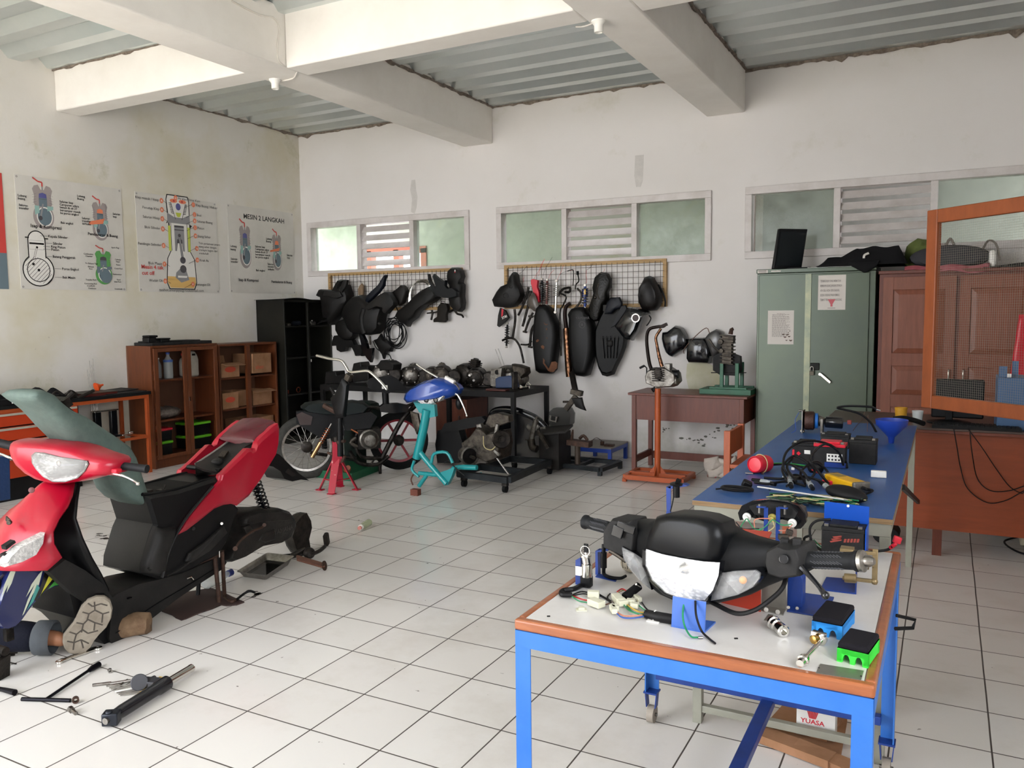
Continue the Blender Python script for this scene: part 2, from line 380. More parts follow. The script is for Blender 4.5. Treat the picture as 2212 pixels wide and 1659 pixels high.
mb.bx(-.38,.65,Yn-.02,Yn+.1,2.30,2.39);mb.bx(-.38,.65,Yn-.02,Yn+.1,1.52,1.6)
struct(mb.build('window_4',smooth=0))
# ================================================================ LEFT WALL
WOODO=mat('orange_brown_wood','#69371b',.42,col2='#522a14',scale=5,wood=(9,9,1),bump=.04)
WOODD=mat('dark_reddish_wood','#6b3826',.45,col2='#522a1d',scale=5,wood=(9,9,1))
BLKST=mat('black_steel_cabinet','#15140f',.45,col2='#1e1d17',scale=3)
CARD=mat('cardboard','#a5795a',.85,col2='#86603f',scale=6,bump=.05)
CREAM=mat('cream_pulp','#7a6450',.8,col2='#4e3f33',scale=40,bump=.4)
def plane_x(X,y0,z0):  # poster plane on the left wall: u to the right (+y), v up
 return Matrix(((0,0,1,X),(1,0,0,y0),(0,1,0,z0),(0,0,0,1)))
VINYL=mat('poster_vinyl','#d5d1ca',.32,col2='#c8c4bc',scale=2.5,bump=.15,bscale=3)
pc={k:mat('print_'+k,h,.45) for k,h in dict(black='#2a2626',gray='#9c9290',blue='#5a5a92',steel='#66767f',teal='#8fb3ac',red='#c5443f',orange='#e0805c',green='#5a9a55',yellow='#c2cb4e',sand='#d8b06a',white='#dedbd5',dark='#4d4a4e',silver='#8b8a8c').items()}
class Print:
 """flat printed shapes on a poster sheet, 1 unit = 1 m, stacked by tiny lifts"""
 def __init__(s,M):s.mb=MB(VINYL);s.M=M;s.z=.001
 def poly(s,c,pts):s.mb.m(pc[c]);s.z+=.00006;s.mb.poly([s.M@V((x,y,s.z)) for x,y in pts])
 def ell(s,c,x,y,rx,ry=None,a0=0,a1=360):
  ry=ry or rx;n=28;s.poly(c,[(x+rx*math.cos(R(a0+(a1-a0)*i/n)),y+ry*math.sin(R(a0+(a1-a0)*i/n))) for i in range(n if a1-a0==360 else n+1)])
 def rect(s,c,x0,x1,y0,y1):s.poly(c,[(x0,y0),(x1,y0),(x1,y1),(x0,y1)])
 def line(s,c,pts,w=.004):
  for(x0,y0),(x1,y1) in zip(pts,pts[1:]):
   dx,dy=x1-x0,y1-y0;L=math.hypot(dx,dy) or 1;nx,ny=-dy/L*w/2,dx/L*w/2
   s.poly(c,[(x0-nx,y0-ny),(x1-nx,y1-ny),(x1+nx,y1+ny),(x0+nx,y0+ny)])
 def ring(s,c,x,y,rx,ry,w=.006):
  s.ell(c,x,y,rx,ry);s.ell('white',x,y,rx-w,ry-w)
 def text(s,t,x,y,sz,c='black',bold=False,align='LEFT'):
  s.z+=.00006;text_into(s.mb,t,s.M@Matrix.Translation((x,y,0)),sz,pc[c],bold,align,lift=s.z)
def poster(y0,z0,w,h,label,draw,curl=.006):
 t=thing('wall_poster',label,'poster',(0.0,y0+w/2,z0))
 M=plane_x(.004,y0,z0);P=Print(M)
 P.mb.m(VINYL);P.mb.bx(.001,.0045,y0,y0+w,z0,z0+h)
 for a,c in((0,0),(w,0),(w,h),(0,h)):
  sx,sy=(1 if a==0 else-1),(1 if c==0 else-1);P.z=.0008
  P.ell('dark',a+sx*.018,c+sy*.018,.008);P.ell('white',a+sx*.018,c+sy*.018,.004)
 draw(P)
 P.mb.build('sheet',t,smooth=0)
 return t
def engine2(P,cx,cy,s,fins='gray',top='blue',body='gray',case='teal',wrm=1.):
 q=lambda pts:[(cx+a*s*wrm,cy+b*s) for a,b in pts]
 P.poly(fins,q([(-.4,.95),(-.5,.8),(-.42,.55),(-.46,.2),(-.3,.0),(.3,.0),(.46,.2),(.42,.55),(.5,.8),(.4,.95),(.2,1.0),(.08,.8),(-.08,.8),(-.2,1.0)]))
 for i in range(5):
  for sg in(-1,1):P.line('dark',q([(sg*.32,.60-i*.11),(sg*.52,.55-i*.11)]),.006*s)
 P.ell(body,cx,cy-.35*s,.52*s*wrm,.55*s);P.ell('white',cx+.05*s,cy-.35*s,.40*s*wrm,.42*s);P.ell('steel',cx+.05*s,cy-.35*s,.35*s*wrm,.37*s)
 P.poly(case,q([(-.42,.1),(-.2,.1),(-.2,-.2),(-.42,-.3)]));P.poly(case,q([(.2,.12),(.5,.12),(.5,-.02),(.2,-.1)]))
 P.poly(top,q([(-.2,.45),(-.18,.62),(0,.68),(.18,.62),(.2,.45)]));P.rect('steel',cx-.2*s*wrm,cx+.2*s*wrm,cy+.08*s,cy+.45*s)
 P.line('black',q([(-.2,.40),(.2,.40)]),.008*s);P.line('silver',q([(0,.2),(-.16,-.42)]),.07*s);P.ell('dark',cx-.16*s*wrm,cy-.42*s,.1*s*wrm,.1*s)
 P.line('red',q([(0,.92),(0,1.12),(-.2,1.14),(-.45,1.28)]),.06*s);P.rect('silver',cx-.03*s,cx+.03*s,cy+.78*s,cy+.94*s)
def draw_a(P):
 engine2(P,.235,.70,.20,wrm=.9);engine2(P,.775,.63,.185,top='orange',wrm=.85)
 P.poly('orange',[(.66,.60),(.80,.62),(.82,.67),(.66,.63)])
 for t,x,y in(('Lubang',.015,.78),('buang',.015,.755),('Saluran',.02,.70),('transfer',.02,.675),('Saluran Isap',.385,.77),('Campuran udara',.385,.745),('bensin & oli 2T',.385,.72),('bercampur masuk',.385,.695),('ke poros engkol',.385,.67),('Bak engkol',.385,.585),('Lubang',.555,.84),('Buang',.555,.815),('Saluran',.905,.715),('Isap',.905,.69),('Saluran',.59,.645),('transfer',.59,.62),('terbuka',.59,.595)):P.text(t,x,y,.027,'black',True)
 P.text('Isap & Kompresi',.11,.53,.042,'black',True);P.text('Pembakaran & Buang',.64,.505,.036,'black',True)
 # line drawing of cylinder and crank
 for r,c in((.142,'black'),(.132,'white')):P.ell(c,.16,.165,r,r)
 P.rect('black',.075,.235,.27,.43);P.ell('black',.155,.42,.08,.085);P.rect('white',.084,.226,.25,.42);P.ell('white',.155,.42,.071,.076)
 P.rect('black',.055,.09,.435,.445);P.rect('black',.222,.26,.435,.445)
 P.rect('silver',.09,.22,.34,.42);P.rect('white',.092,.218,.342,.418);P.rect('black',.09,.22,.385,.40);P.line('dark',[(.15,.35),(.12,.24)],.016);P.line('white',[(.15,.35),(.12,.24)],.01)
 P.ell('black',.16,.165,.103);P.ell('white',.16,.165,.096)
 for i in range(-6,7):
  o=i*.026;hh=math.sqrt(max(0,.094**2-(o*.7)**2));P.line('dark',[(.16+o*.7-hh*.7,.165-o*.7-hh*.7),(.16+o*.7+hh*.7,.165-o*.7+hh*.7)],.0035)
 P.ell('black',.16,.165,.012);P.ell('black',.115,.215,.012);P.ell('black',.155,.36,.010)
 for t,y,x0 in(('Kepala Silinder',.455,.26),('Silinder',.395,.30),('Ring Piston',.365,.28),('Piston',.34,.28),('Batang Penggerak',.28,.29),('Poros Engkol',.175,.37),('Bak Mesin',.10,.37)):
  P.line('dark',[(x0-.07,y+.008),(x0-.005,y+.008)],.0025);P.text(t,x0,y,.03,'black',True)
 engine2(P,.78,.205,.165,fins='green',top='dark',body='green',case='steel')
 P.ell('steel',.80,.13,.06)
 for t,x,y in(('Spark Plug',.87,.40),('Combustion',.585,.325),('Chamber',.60,.305),('Cylinder',.90,.29),('Head',.91,.27),('Piston',.91,.24),('Crank-Rod',.89,.205),('To Exhaust Pipe',.595,.24),('Exhaust',.62,.21),('Port',.63,.19),('Carburettor',.87,.15),('Reed',.91,.10),('Inlet Port',.88,.08),('Transfer Port',.59,.09),('Connecting Rod',.575,.055),('(ConRod)',.60,.035),('Crankcase',.61,.012),('Crankshaft',.88,.012)):P.text(t,x,y,.019,'black',True)
def draw_b(P):
 P.poly('black',[(.365,.985),(.625,.985),(.64,.93),(.64,.70),(.665,.69),(.64,.66),(.635,.42),(.685,.34),(.70,.10),(.67,.03),(.35,.03),(.32,.10),(.34,.34),(.385,.42),(.37,.70),(.345,.69),(.365,.73),(.35,.93)])
 P.poly('white',[(.375,.975),(.615,.975),(.63,.93),(.63,.70),(.625,.42),(.675,.34),(.69,.10),(.66,.04),(.36,.04),(.33,.10),(.35,.34),(.395,.42),(.385,.70),(.36,.93)])
 P.poly('sand',[(.335,.16),(.68,.16),(.687,.10),(.655,.045),(.365,.045),(.333,.10)])
 P.rect('yellow',.365,.395,.42,.67);P.rect('yellow',.605,.635,.42,.67);P.line('black',[(.40,.42),(.40,.70)],.006);P.line('black',[(.60,.42),(.60,.70)],.006)
 P.poly('silver',[(.36,.80),(.45,.76),(.55,.76),(.64,.80),(.64,.70),(.36,.70)])
 P.rect('silver',.44,.56,.42,.68);P.rect('dark',.44,.56,.66,.68);P.rect('dark',.44,.56,.63,.64);P.ell('dark',.50,.58,.018);P.poly('dark',[(.455,.42),(.47,.54),(.53,.54),(.545,.42)]);P.poly('white',[(.46,.42),(.475,.5),(.53,.5),(.54,.42)])
 P.line('dark',[(.50,.56),(.53,.33)],.028);P.line('silver',[(.50,.56),(.53,.33)],.018);P.ell('dark',.53,.33,.035);P.poly('silver',[(.50,.25),(.56,.25),(.60,.13),(.50,.10),(.43,.15),(.44,.2)]);P.poly('white',[(.46,.17),(.58,.17),(.57,.15),(.46,.15)]);P.ell('dark',.53,.24,.04)
 P.ell('blue',.50,.87,.03,.036);P.poly('yellow',[(.465,.81),(.535,.81),(.52,.77),(.50,.765),(.48,.77)])
 for sg in(-1,1):
  P.ell('orange',.5+sg*.055,.925,.045,.02);P.ell('red',.5+sg*.05,.925,.012)
  for i in range(7):P.line('black',[(.5+sg*(.085-i*.004),.895-i*.016),(.5+sg*(.115-i*.004),.90-i*.016)],.006)
  P.line('dark',[(.5+sg*.09,.91),(.5+sg*.04,.74)],.006)
 import string
 left=[('Klep masuk / hisap',.90,.93),('Penutup Klep',.81,.95),('Saluran Hisap',.72,.93),('Blok Silinder',.62,.95),('Pendingin Selinder',.455,.93),('Blok Mesin',.27,.92),('Wadah Oli',.10,.90)]
 for i,(t,y,x) in enumerate(left):
  bx_=.30-.0*i;P.ell('orange',bx_,y+.01,.022,.026);P.text(string.ascii_uppercase[i],bx_-.009,y,.028,'white',True)
  P.text(t,bx_-.03,y,.036,'black',align='RIGHT');P.line('black',[(bx_+.02,y+.01),(.365,y-.01)],.003)
 right=[('As atau Poros Kam',.915,.50,.955),('Klep Buang / Keluar',.69,.90,0),('Busi',.70,.80,0),('Saluran Buang',.70,.735,0),('Piston',.70,.665,0),('Stang Seher',.70,.58,0),('',.71,.45,0),('Kruk As',.71,.33,0),('Genangan Oli',.64,.075,0)]
 for i,(t,x,y,_) in enumerate(right):
  if i==0:x,y=.47,.945
  P.ell('orange',x,y+.012,.022,.026);P.text('HIJKLMNOP'[i],x-.008,y,.028,'white',True);P.text(t,x+.03,y,.036,'black')
  if i:P.line('black',[(x-.02,y+.012),(x-.11,y-.03)],.003)
 for i,t in enumerate(('Titik pertemuan antara','stang seher dengan','crankpin bagian dari','crankshaft')):P.text(t,.735,.51-i*.035,.031,'black')
 P.text('Mesin 4 tak',.025,.225,.055,'red',True);P.text('cut off',.03,.165,.055,'red',True)
 P.text('tasihot.amanjaya@rocketmail.com',.50,.008,.04,'black',align='CENTER')
def draw_c(P):
 P.text('MESIN 2 LANGKAH',.55,.83,.075,'black',True,'CENTER')
 engine2(P,.24,.50,.25,wrm=.66);engine2(P,.73,.47,.22,top='orange',wrm=.66)
 P.poly('orange',[(.62,.48),(.76,.50),(.78,.54),(.62,.50)])
 for t,x,y in(('Lubang',.02,.50),('buang',.02,.465),('Saluran',.02,.36),('transfer',.02,.33),('Saluran Isap',.385,.52),('Campuran udara',.385,.49),('bensin & oli 2T',.385,.46),('bercampur masuk',.385,.43),('ke poros engkol',.385,.40),('Bak engkol',.385,.25),('Lubang',.56,.62),('Buang',.56,.59),('Saluran',.89,.45),('Isap',.89,.42),('Saluran',.57,.33),('transfer',.57,.30),('terbuka',.57,.27)):P.text(t,x,y,.032,'black',True)
 P.text('Isap & Kompresi',.12,.13,.045,'black',True);P.text('Pembakaran & Buang',.62,.125,.04,'black',True)
poster(-3.475,1.705,1.01,.965,'square white poster with two grey engine diagrams, a crank line drawing and a green engine',draw_a)
poster(-2.315,1.705,.995,.965,'white poster of one tall cutaway four-stroke engine with red caption Mesin 4 tak cut off',draw_b)
poster(-1.165,1.715,1.02,.965,'white poster titled MESIN 2 LANGKAH, nearest to the room corner',draw_c)
def draw_d(P):
 P.rect('teal',0,1.0,0,.96);P.rect('steel',0,1.0,0,.5);P.rect('red',.9,1.0,.3,.96)
PP=poster(-4.58,1.70,1.0,.955,'blue and red printed poster cut off by the left edge of the photo',draw_d)
# --- glazed shelf cabinet and open box cabinet, both with backs to the left wall
def open_cab(label,y0,y1,zt,x1=.35,shelves=(),mid=None,glass=False,base=.09,group=None):
 t=thing('shelf_cabinet',label,'cabinet',(x1/2,(y0+y1)/2,0),group)
 mb=MB(WOODO);th=.022
 mb.bx(0.02,x1,y0,y0+th,0,zt);mb.bx(0.02,x1,y1-th,y1,0,zt);mb.bx(0.02,x1,y0+th,y1-th,zt-th,zt);mb.bx(.02,x1,y0+th,y1-th,base,base+th);mb.bx(x1-.03,x1-.01,y0+th,y1-th,0,base)
 mb.build('carcass',t,smooth=0,bevel=.002)
 MB(mat('cabinet_back','#6d4a35',.6)).bx(.005,.02,y0,y1,0,zt).build('back_panel',t,smooth=0)
 for z in shelves:MB(WOODO).bx(.02,x1-.025,y0+th,y1-th,z-.009,z+.009).build('shelf',t,smooth=0)
 return t
c1=open_cab('brown wooden cabinet with glass doors holding bottles, jerrycan and black green-lidded boxes',-2.5,-1.695,1.18,shelves=(.84,.45))
GLS=MATS['dusty_glass']
for a,b_ in((-2.478,-2.10),(-2.095,-1.717)):
 mb=MB(WOODO)
 for y in((a,a+.045) if a<-2.2 else(a,a+.045),(b_-.045,b_)):mb.bx(.352,.372,y[0],y[1],.09,1.155)
 mb.bx(.352,.372,a+.045,b_-.045,1.12,1.155);mb.bx(.352,.372,a+.045,b_-.045,.09,.125)
 d=mb.build('door',c1,smooth=0,bevel=.002)
 g=MB(mat('cabinet_glass','#202020',.03,alpha=.04,spec=.2)).bx(.358,.362,a+.045,b_-.045,.125,1.12).build('glass_pane',d,smooth=0)
MB(CHR).bx(.372,.382,-2.09,-2.083,.62,.66).build('door_lock',c1,smooth=0)
c2=open_cab('brown open-front wooden shelf cabinet full of cardboard boxes, between glazed and black cabinets',-1.685,-.85,1.165,shelves=(.80,.47),base=.06)
MB(WOODO).bx(.32,.35,-1.30,-1.25,.08,1.14).build('centre_post',c2,smooth=0)
# contents of the glazed cabinet
def bottle(label,x,y,z,h,r,m,cap,lab=None,neck=.35):
 t=thing('plastic_bottle',label,'bottle',(x,y,z))
 MB(m).lathe([(r*.9,0),(r,.01),(r,h*.25),(r*.95,h*.3),(r,h*.35),(r,h*.62),(r*.75,h*.74),(r*neck,h*.86),(r*neck,h*.93)],(x,y,z),seg=20).build('bottle_body',t)
 MB(cap).cyl((x,y,z+h*.93),(x,y,z+h),r*neck*1.15,seg=16).build('bottle_cap',t)
 if lab:MB(lab[0]).lathe([(r*1.02,h*lab[1]),(r*1.02,h*lab[2])],(x,y,z),seg=20,cap=False).build('bottle_label',t)
 return t
CLRB=mat('thin_clear_plastic','#dfe6e6',.12,alpha=.38,spec=.8)
bottle('large clear water bottle with blue cap on top shelf of the glazed cabinet',.22,-2.20,.85,.255,.045,CLRB,mat('blue_cap','#3a55b0',.4),(mat('blue_label','#4a68b0',.5),.63,.72))
bottle('small clear bottle with white label on top shelf beside the large water bottle',.20,-2.345,.85,.17,.032,CLRB,BLK,(PAPER,.45,.75))
bottle('murky bottle half hidden behind the left post of the glazed cabinet',.14,-2.43,.85,.15,.032,mat('murky_plastic','#7d7f72',.3,alpha=.6),BLK)
bottle('tall clear bottle standing behind the large water bottle in the glazed cabinet',.10,-2.22,.85,.20,.03,CLRB,WHT)
t=thing('jerrycan','cloudy white plastic jerrycan with moulded handle on top shelf of glazed cabinet','jerrycan',(.2,-1.93,.85))
JC=mat('cloudy_plastic','#c3bdb0',.45,col2='#a59f92',scale=8)
pts=[(-.085,0),(.085,0),(.09,.02),(.09,.17),(.075,.215),(.05,.25),(.03,.255),(-.02,.25),(-.03,.20),(-.075,.185),(-.09,.15),(-.09,.02)]
MB(JC).prism([V((.15,-1.93+a,.85+b)) for a,b in pts],(.09,0,0)).build('can_body',t,bevel=.012)
MB(JC).cyl((.195,-1.995,1.03),(.195,-1.995,1.065),.016).build('spout',t);MB(RED).cyl((.195,-1.995,1.065),(.195,-1.995,1.085),.02).build('screw_cap',t)
MB(mat('handle_hole','#1b1512',.9)).box((.241,-1.905,1.07),(.003,.04,.02)).build('handle_hole',t,smooth=0)
t=thing('crumpled_bag','crumpled grey-brown plastic bag heap on middle shelf of the glazed cabinet','bag',(.2,-2.25,.46))
mb=MB(mat('crumpled_film','#8b8078',.35,col2='#4f463f',scale=30,bump=.8,bscale=40));mb.ball((.2,-2.26,.515),(.11,.19,.06),seg=28);o=mb.build('bag_body',t)
md=o.modifiers.new('d','DISPLACE');tx=D.textures.new('crumple','CLOUDS');tx.noise_scale=.04;md.texture=tx;md.strength=.04;md.texture_coords='LOCAL'
LIME=mat('lime_plastic','#62b81e',.4)
def bin_(label,y,z,w,h,lidm,x=.19):
 t=thing('storage_box',label,'box',(x,y,z))
 MB(BLK).box((x,y,z+h*.4),(.22,w,h*.8),taper=1.04).build('box_body',t,bevel=.006);MB(lidm).box((x,y,z+h*.88),(.24,w+.02,h*.2)).build('lid',t,bevel=.008)
bin_('black storage box with lime lid at lower right of glazed cabinet, bottom of two',-1.905,.115,.235,.135,LIME);bin_('black storage box with lime lid, stacked on its twin in glazed cabinet',-1.905,.252,.235,.135,LIME)
bin_('black storage box with lime lid at lower left of glazed cabinet',-2.345,.115,.17,.135,LIME);bin_('black storage box with red lid at lower left of glazed cabinet',-2.345,.252,.17,.125,RED)
# black parts tray lying on the glazed cabinet
t=thing('bumper_tray','long flat black plastic panel lying on top of the glazed cabinet','panel',(.2,-2.1,1.18))
mb=MB(BLKM);mb.box((.2,-2.10,1.195),(.26,.72,.03));mb.box((.2,-2.15,1.216),(.2,.58,.012));mb.build('panel_body',t,bevel=.006)
t=thing('black_clamp_case','small black boxy case on the left end of glazed cabinet top','case',(.27,-2.46,1.21))
mb=MB(BLK);mb.box((.27,-2.44,1.235),(.09,.09,.05));mb.box((.27,-2.43,1.27),(.1,.1,.02));mb.build('case_body',t,bevel=.006)
t=thing('black_clamp_case','low black case with glossy lid beside the boxy case on glazed cabinet','case',(.28,-2.31,1.21))
mb=MB(BLK);mb.box((.28,-2.30,1.223),(.09,.10,.025));mb.box((.28,-2.30,1.243),(.1,.11,.015));mb.build('case_body',t,bevel=.005)
# cardboard boxes in the open cabinet
def carton(label,y0,y1,z0,z1,flap=0,print_=None,txt=None,x1=.33,x0=.06,rot=0):
 t=thing('cardboard_box',label,'box',((x0+x1)/2,(y0+y1)/2,z0))
 mb=MB(CARD);th=.004;hz=z1
 mb.bx(x0,x1,y0,y1,z0,z0+th);mb.bx(x1-th,x1,y0,y1,z0,hz);mb.bx(x0,x0+th,y0,y1,z0,hz);mb.bx(x0,x1,y0,y0+th,z0,hz);mb.bx(x0,x1,y1-th,y1,z0,hz)
 if print_:mb.m(mat('box_red_print','#b5462f',.8));c=V((x1+.0008,(y0+y1)/2,(z0+hz)/2+.01));mb.poly([c+V((0,.06*math.cos(a)*(y1-y0)/.2,.03*math.sin(a))) for a in[i*math.pi/10 for i in range(20)]])
 if txt:text_into(mb,txt,plane_x(x1,y0+.03,z0+.05),.062,mat('box_orange_print','#b8573a',.8),True,lift=.0012)
 mb.build('box_body',t,smooth=0)
 if flap:MB(CARD).box((x1+.02*flap,(y0+y1)/2,hz-.004*flap),(.11,y1-y0+.01,.004),(0,R(12),0)).build('flap',t,smooth=0)
 if flap>1:MB(CARD).box((x0+.05,(y0+y1)/2,hz+.035),(.004,y1-y0,.08),(0,R(-12),0)).build('flap',t,smooth=0)
carton('open cardboard box with red oval print, upper left of the open cabinet',-1.64,-1.39,.81,.96,2,True)
carton('cardboard box with orange lettering, upper right of the open cabinet',-1.225,-.96,.83,1.045,0,None,'ahen',x1=.37)
carton('open cardboard box with red oval print, middle left of the open cabinet',-1.64,-1.42,.48,.65,0,True)
carton('plain cardboard box half behind the centre post, middle of the open cabinet',-1.41,-1.24,.48,.65,0,None,x1=.27)
carton('cardboard box with drooping open flap, middle right of the open cabinet',-1.215,-.93,.48,.64,1,None)
carton('plain cardboard box at lower right of the open cabinet',-1.37,-.90,.085,.34,0,None,x1=.315)
carton('torn low cardboard box at lower left of the open cabinet',-1.66,-1.39,.085,.22,1,None,x1=.31)
# --- tall black steel cabinet in the corner, doors gone, three shelves
t=thing('steel_cabinet','tall black open steel cabinet in the room corner with few parts inside','cabinet',(.22,-.4,0));yb0,yb1,xb,zb=-.80,-.005,.43,1.635
mb=MB(BLKST);mb.bx(.01,xb,yb0,yb0+.02,0,zb);mb.bx(.01,xb,yb1-.02,yb1,0,zb);mb.bx(.01,.025,yb0,yb1,0,zb);mb.bx(.01,xb,yb0+.02,yb1-.02,zb-.03,zb);mb.bx(.01,xb,yb0+.02,yb1-.02,.06,.08);mb.bx(xb-.02,xb,yb0+.02,yb1-.02,0,.06)
mb.bx(xb-.03,xb,(yb0+yb1)/2-.015,(yb0+yb1)/2+.015,.08,zb-.03);mb.build('carcass',t,smooth=0,bevel=.003)
for z in(1.33,.97,.55):MB(BLKST).bx(.025,xb-.03,yb0+.02,yb1-.02,z-.01,z+.008).build('shelf',t,smooth=0)
MB(CHR).box((xb+.004,-.39,.93),(.01,.015,.03)).build('lock',t,smooth=0)
t=thing('crumpled_sheet','thin dark sheet with curled edge lying on the black steel cabinet','sheet',(.22,-.4,zb))
MB(BLKM).grid(lambda u,v:(.0+u*.45,-.82+v*.85,zb+.003+.018*max(0,math.sin(v*6))*u),6,20).build('sheet_body',t,solid=.002)
for i,(y,z,lab,m_,s) in enumerate(((-.70,1.338,'small grey bearing on the top shelf of black cabinet, left end',ALUD,.02),(-.60,1.338,'round metal lid on top shelf of black cabinet',ALUD,.03),(-.47,1.338,'dark blue cloth lump on top shelf of black cabinet',mat('dark_blue_cloth','#1d2430',.8),.05),(-.20,1.338,'shiny carburettor on top shelf of black cabinet, right end',ALU,.045),(-.68,.558,'orange pipe joint on middle shelf of black cabinet',mat('dull_orange','#7a3018',.5),.04),(-.47,.558,'copper ring on middle shelf of black cabinet',mat('copper','#8f4a33',.4,.8),.03))):
 t=thing('metal_part',lab,'part',(.3,y,z));mb=MB(m_)
 if i in(1,):mb.lathe([(s,0),(s,s*.8),(s*.7,s)],(.3,y,z))
 elif i==5:mb.tube([(.3,y+s*math.cos(a),z+s+s*math.sin(a)) for a in[k*math.pi/8 for k in range(17)]],.006)
 elif i==2:mb.ball((.3,y,z+s*.6),(s,s*1.4,s*.62))
 else:mb.box((.3,y,z+s*.4),(s,s*1.8,s*.8));mb.cyl((.3,y-s,z+s*.7),(.3,y+s,z+s*.7),s*.4);mb.cyl((.3,y,z),(.3,y,z+s*1.4),s*.35)
 mb.build('part_body',t,bevel=.003)
# --- orange workbench with black top
t=thing('workbench','orange-framed workbench with black top along the left wall','workbench',(.24,-3.4,0));by0,by1,bx1,bh=-4.75,-2.60,.43,.765
MB(mat('black_bench_top','#1b1c1e',.45,var=.4)).bx(.02,bx1+.01,by0,by1+.02,bh-.03,bh).build('bench_top',t,bevel=.003,smooth=0)
mb=MB(ORG);mb.bx(bx1-.025,bx1,by0,by1,bh-.062,bh-.03);mb.bx(.03,.055,by0,by1,bh-.062,bh-.03);mb.bx(.055,bx1-.025,by1-.03,by1,bh-.062,bh-.03);mb.bx(bx1-.025,bx1,by0,by1-.03,.33,.355);mb.bx(.055,bx1-.025,by1-.03,by1,.33,.355);mb.bx(.03,.055,by0,by1,.33,.355)
mb.build('frame',t,smooth=0,bevel=.002)
for x in(.03,bx1-.03):
 for y in(by0,by1-.03):MB(ORG).bx(x,x+.03,y,y+.03,0,bh-.062).build('leg',t,smooth=0,bevel=.002)
MB(BLKST).bx(.05,bx1-.02,by0+.1,-2.95,.30,.33).build('lower_shelf',t,smooth=0)
# tool chest with orange drawers
t=thing('tool_chest','black tool chest with orange drawers and grey pulls under the orange workbench','tool chest',(.3,-3.7,0))
MB(BLK).bx(.06,.425,-4.35,-3.30,.0,.73).build('chest_body',t,smooth=0,bevel=.004)
for k,(z0,z1) in enumerate(((.67,.80),(.55,.66),(.43,.54))):
 pass
for k,(z0,z1) in enumerate(((.60,.705),(.485,.59),(.37,.475),(.18,.35))):
 d=MB(mat('orange_drawer','#a8330f',.4)).bx(.425,.445,-4.33,-3.32,z0,z1).build('drawer',t,smooth=0,bevel=.003);MB(mat('grey_pull','#a19a8c',.5)).bx(.445,.455,-4.3,-3.33,z1-.022,z1-.004).build('drawer_pull',d,smooth=0,bevel=.002)
def lump(name,label,cat,c,s,m,seed=0,amp=.35,fr=3.0,sub=24,rot=None,part='body'):
 t=thing(name,label,cat,(c[0],c[1],c[2]-s[2]));mb=MB(m);mb.ball(c,s,rot,seg=sub)
 for v in mb.b.verts:
  d=v.co-V(c);q=noise.noise(V((d.x/s[0],d.y/s[1],d.z/s[2]))*fr*.5+V((seed,seed*2,0)));v.co=V(c)+d*(1+amp*q)
 mb.build(part,t);return t
CLOTH=mat('black_cloth','#17171a',.85,var=.3,bump=.3,bscale=30)
# crumpled black jacket on the tool chest
t=thing('black_jacket','crumpled black jacket heaped on the left end of the orange workbench','jacket',(.25,-3.6,bh))
def jf(u,v):
 y=-4.25+u*.93;x=.05+v*.38;e=min(1,7*v*(1-v)*1.6)*min(1,(1-u)*5);z=bh+.003+e*(.09+.05*math.sin(u*9)+.035*noise.noise(V((u*6,v*4,1)))*2-.06*u)
 return(x+.02*noise.noise(V((u*5,v*5,3))),y,max(bh+.003,z))
MB(CLOTH).grid(jf,44,18).build('jacket_body',t)
t=thing('tool_case','flat black case with chrome latches under the black jacket','case',(.25,-3.8,bh));mb=MB(BLK);mb.bx(.39,.44,-4.3,-3.42,bh,bh+.05);mb.build('case_body',t,bevel=.006)
for y in(-3.83,-3.72):MB(CHR).bx(.44,.446,y-.04,y+.03,bh+.012,bh+.036).build('latch',t,bevel=.003)
t=thing('bench_vise','rusty metal bracket with black handle lying on the workbench behind the grey seat','bracket',(.35,-3.3,bh))
mb=MB(ALUK);mb.box((.36,-3.33,bh+.02),(.08,.10,.04));mb.tube([(.4,-3.40,bh+.03),(.42,-3.36,bh+.07),(.42,-3.31,bh+.04)],.009,sm=4);mb.cyl((.42,-3.30,bh+.0),(.44,-3.16,bh+.055),.014);mb.build('bracket_body',t)
t=thing('red_tray','flat dark red tray with grey rim on the orange workbench','tray',(.25,-3.1,bh));mb=MB(mat('dark_red','#5a2018',.5));mb.bx(.14,.40,-3.22,-2.90,bh,bh+.025);mb.m(ALUD).bx(.13,.41,-3.23,-2.89,bh+.025,bh+.03);mb.build('tray_body',t,bevel=.003)
t=thing('orange_funnel','small orange plastic funnel lying on the orange workbench','funnel',(.2,-2.93,bh+.03));MB(mat('bright_orange','#e0521a',.4)).lathe([(.042,0),(.04,.01),(.012,.045),(.008,.07)],(.2,-2.97,bh+.06),(.1,.9,.25)).build('funnel_body',t)
t=thing('black_sheet','thin black plastic sheet on the right end of the orange workbench','sheet',(.24,-2.8,bh));mb=MB(BLKM);mb.bx(.1,.43,-3.02,-2.62,bh,bh+.008);mb.box((.22,-2.78,bh+.016),(.22,.3,.008),(.03,.02,.1));mb.build('sheet_body',t,smooth=0)
t=thing('metal_bracket_stand','black U-shaped bracket with chrome feet on the lower rail of the orange workbench','bracket',(.25,-2.9,.355))
mb=MB(BLKG);mb.bx(.2,.24,-3.02,-2.96,.355,.60);mb.bx(.2,.24,-2.86,-2.80,.355,.60);mb.m(CHR).bx(.19,.25,-3.03,-2.79,.60,.612);mb.m(CHR).bx(.2,.3,-2.80,-2.69,.36,.375);mb.cyl((.28,-2.72,.38),(.28,-2.68,.38),.015);mb.m(BLKG).bx(.2,.26,-2.98,-2.75,.355,.372);mb.build('bracket_body',t,bevel=.003)
t=thing('welding_rods','upright bundle of thin steel rods leaning on the left wall','rods',(.1,-2.8,.36))
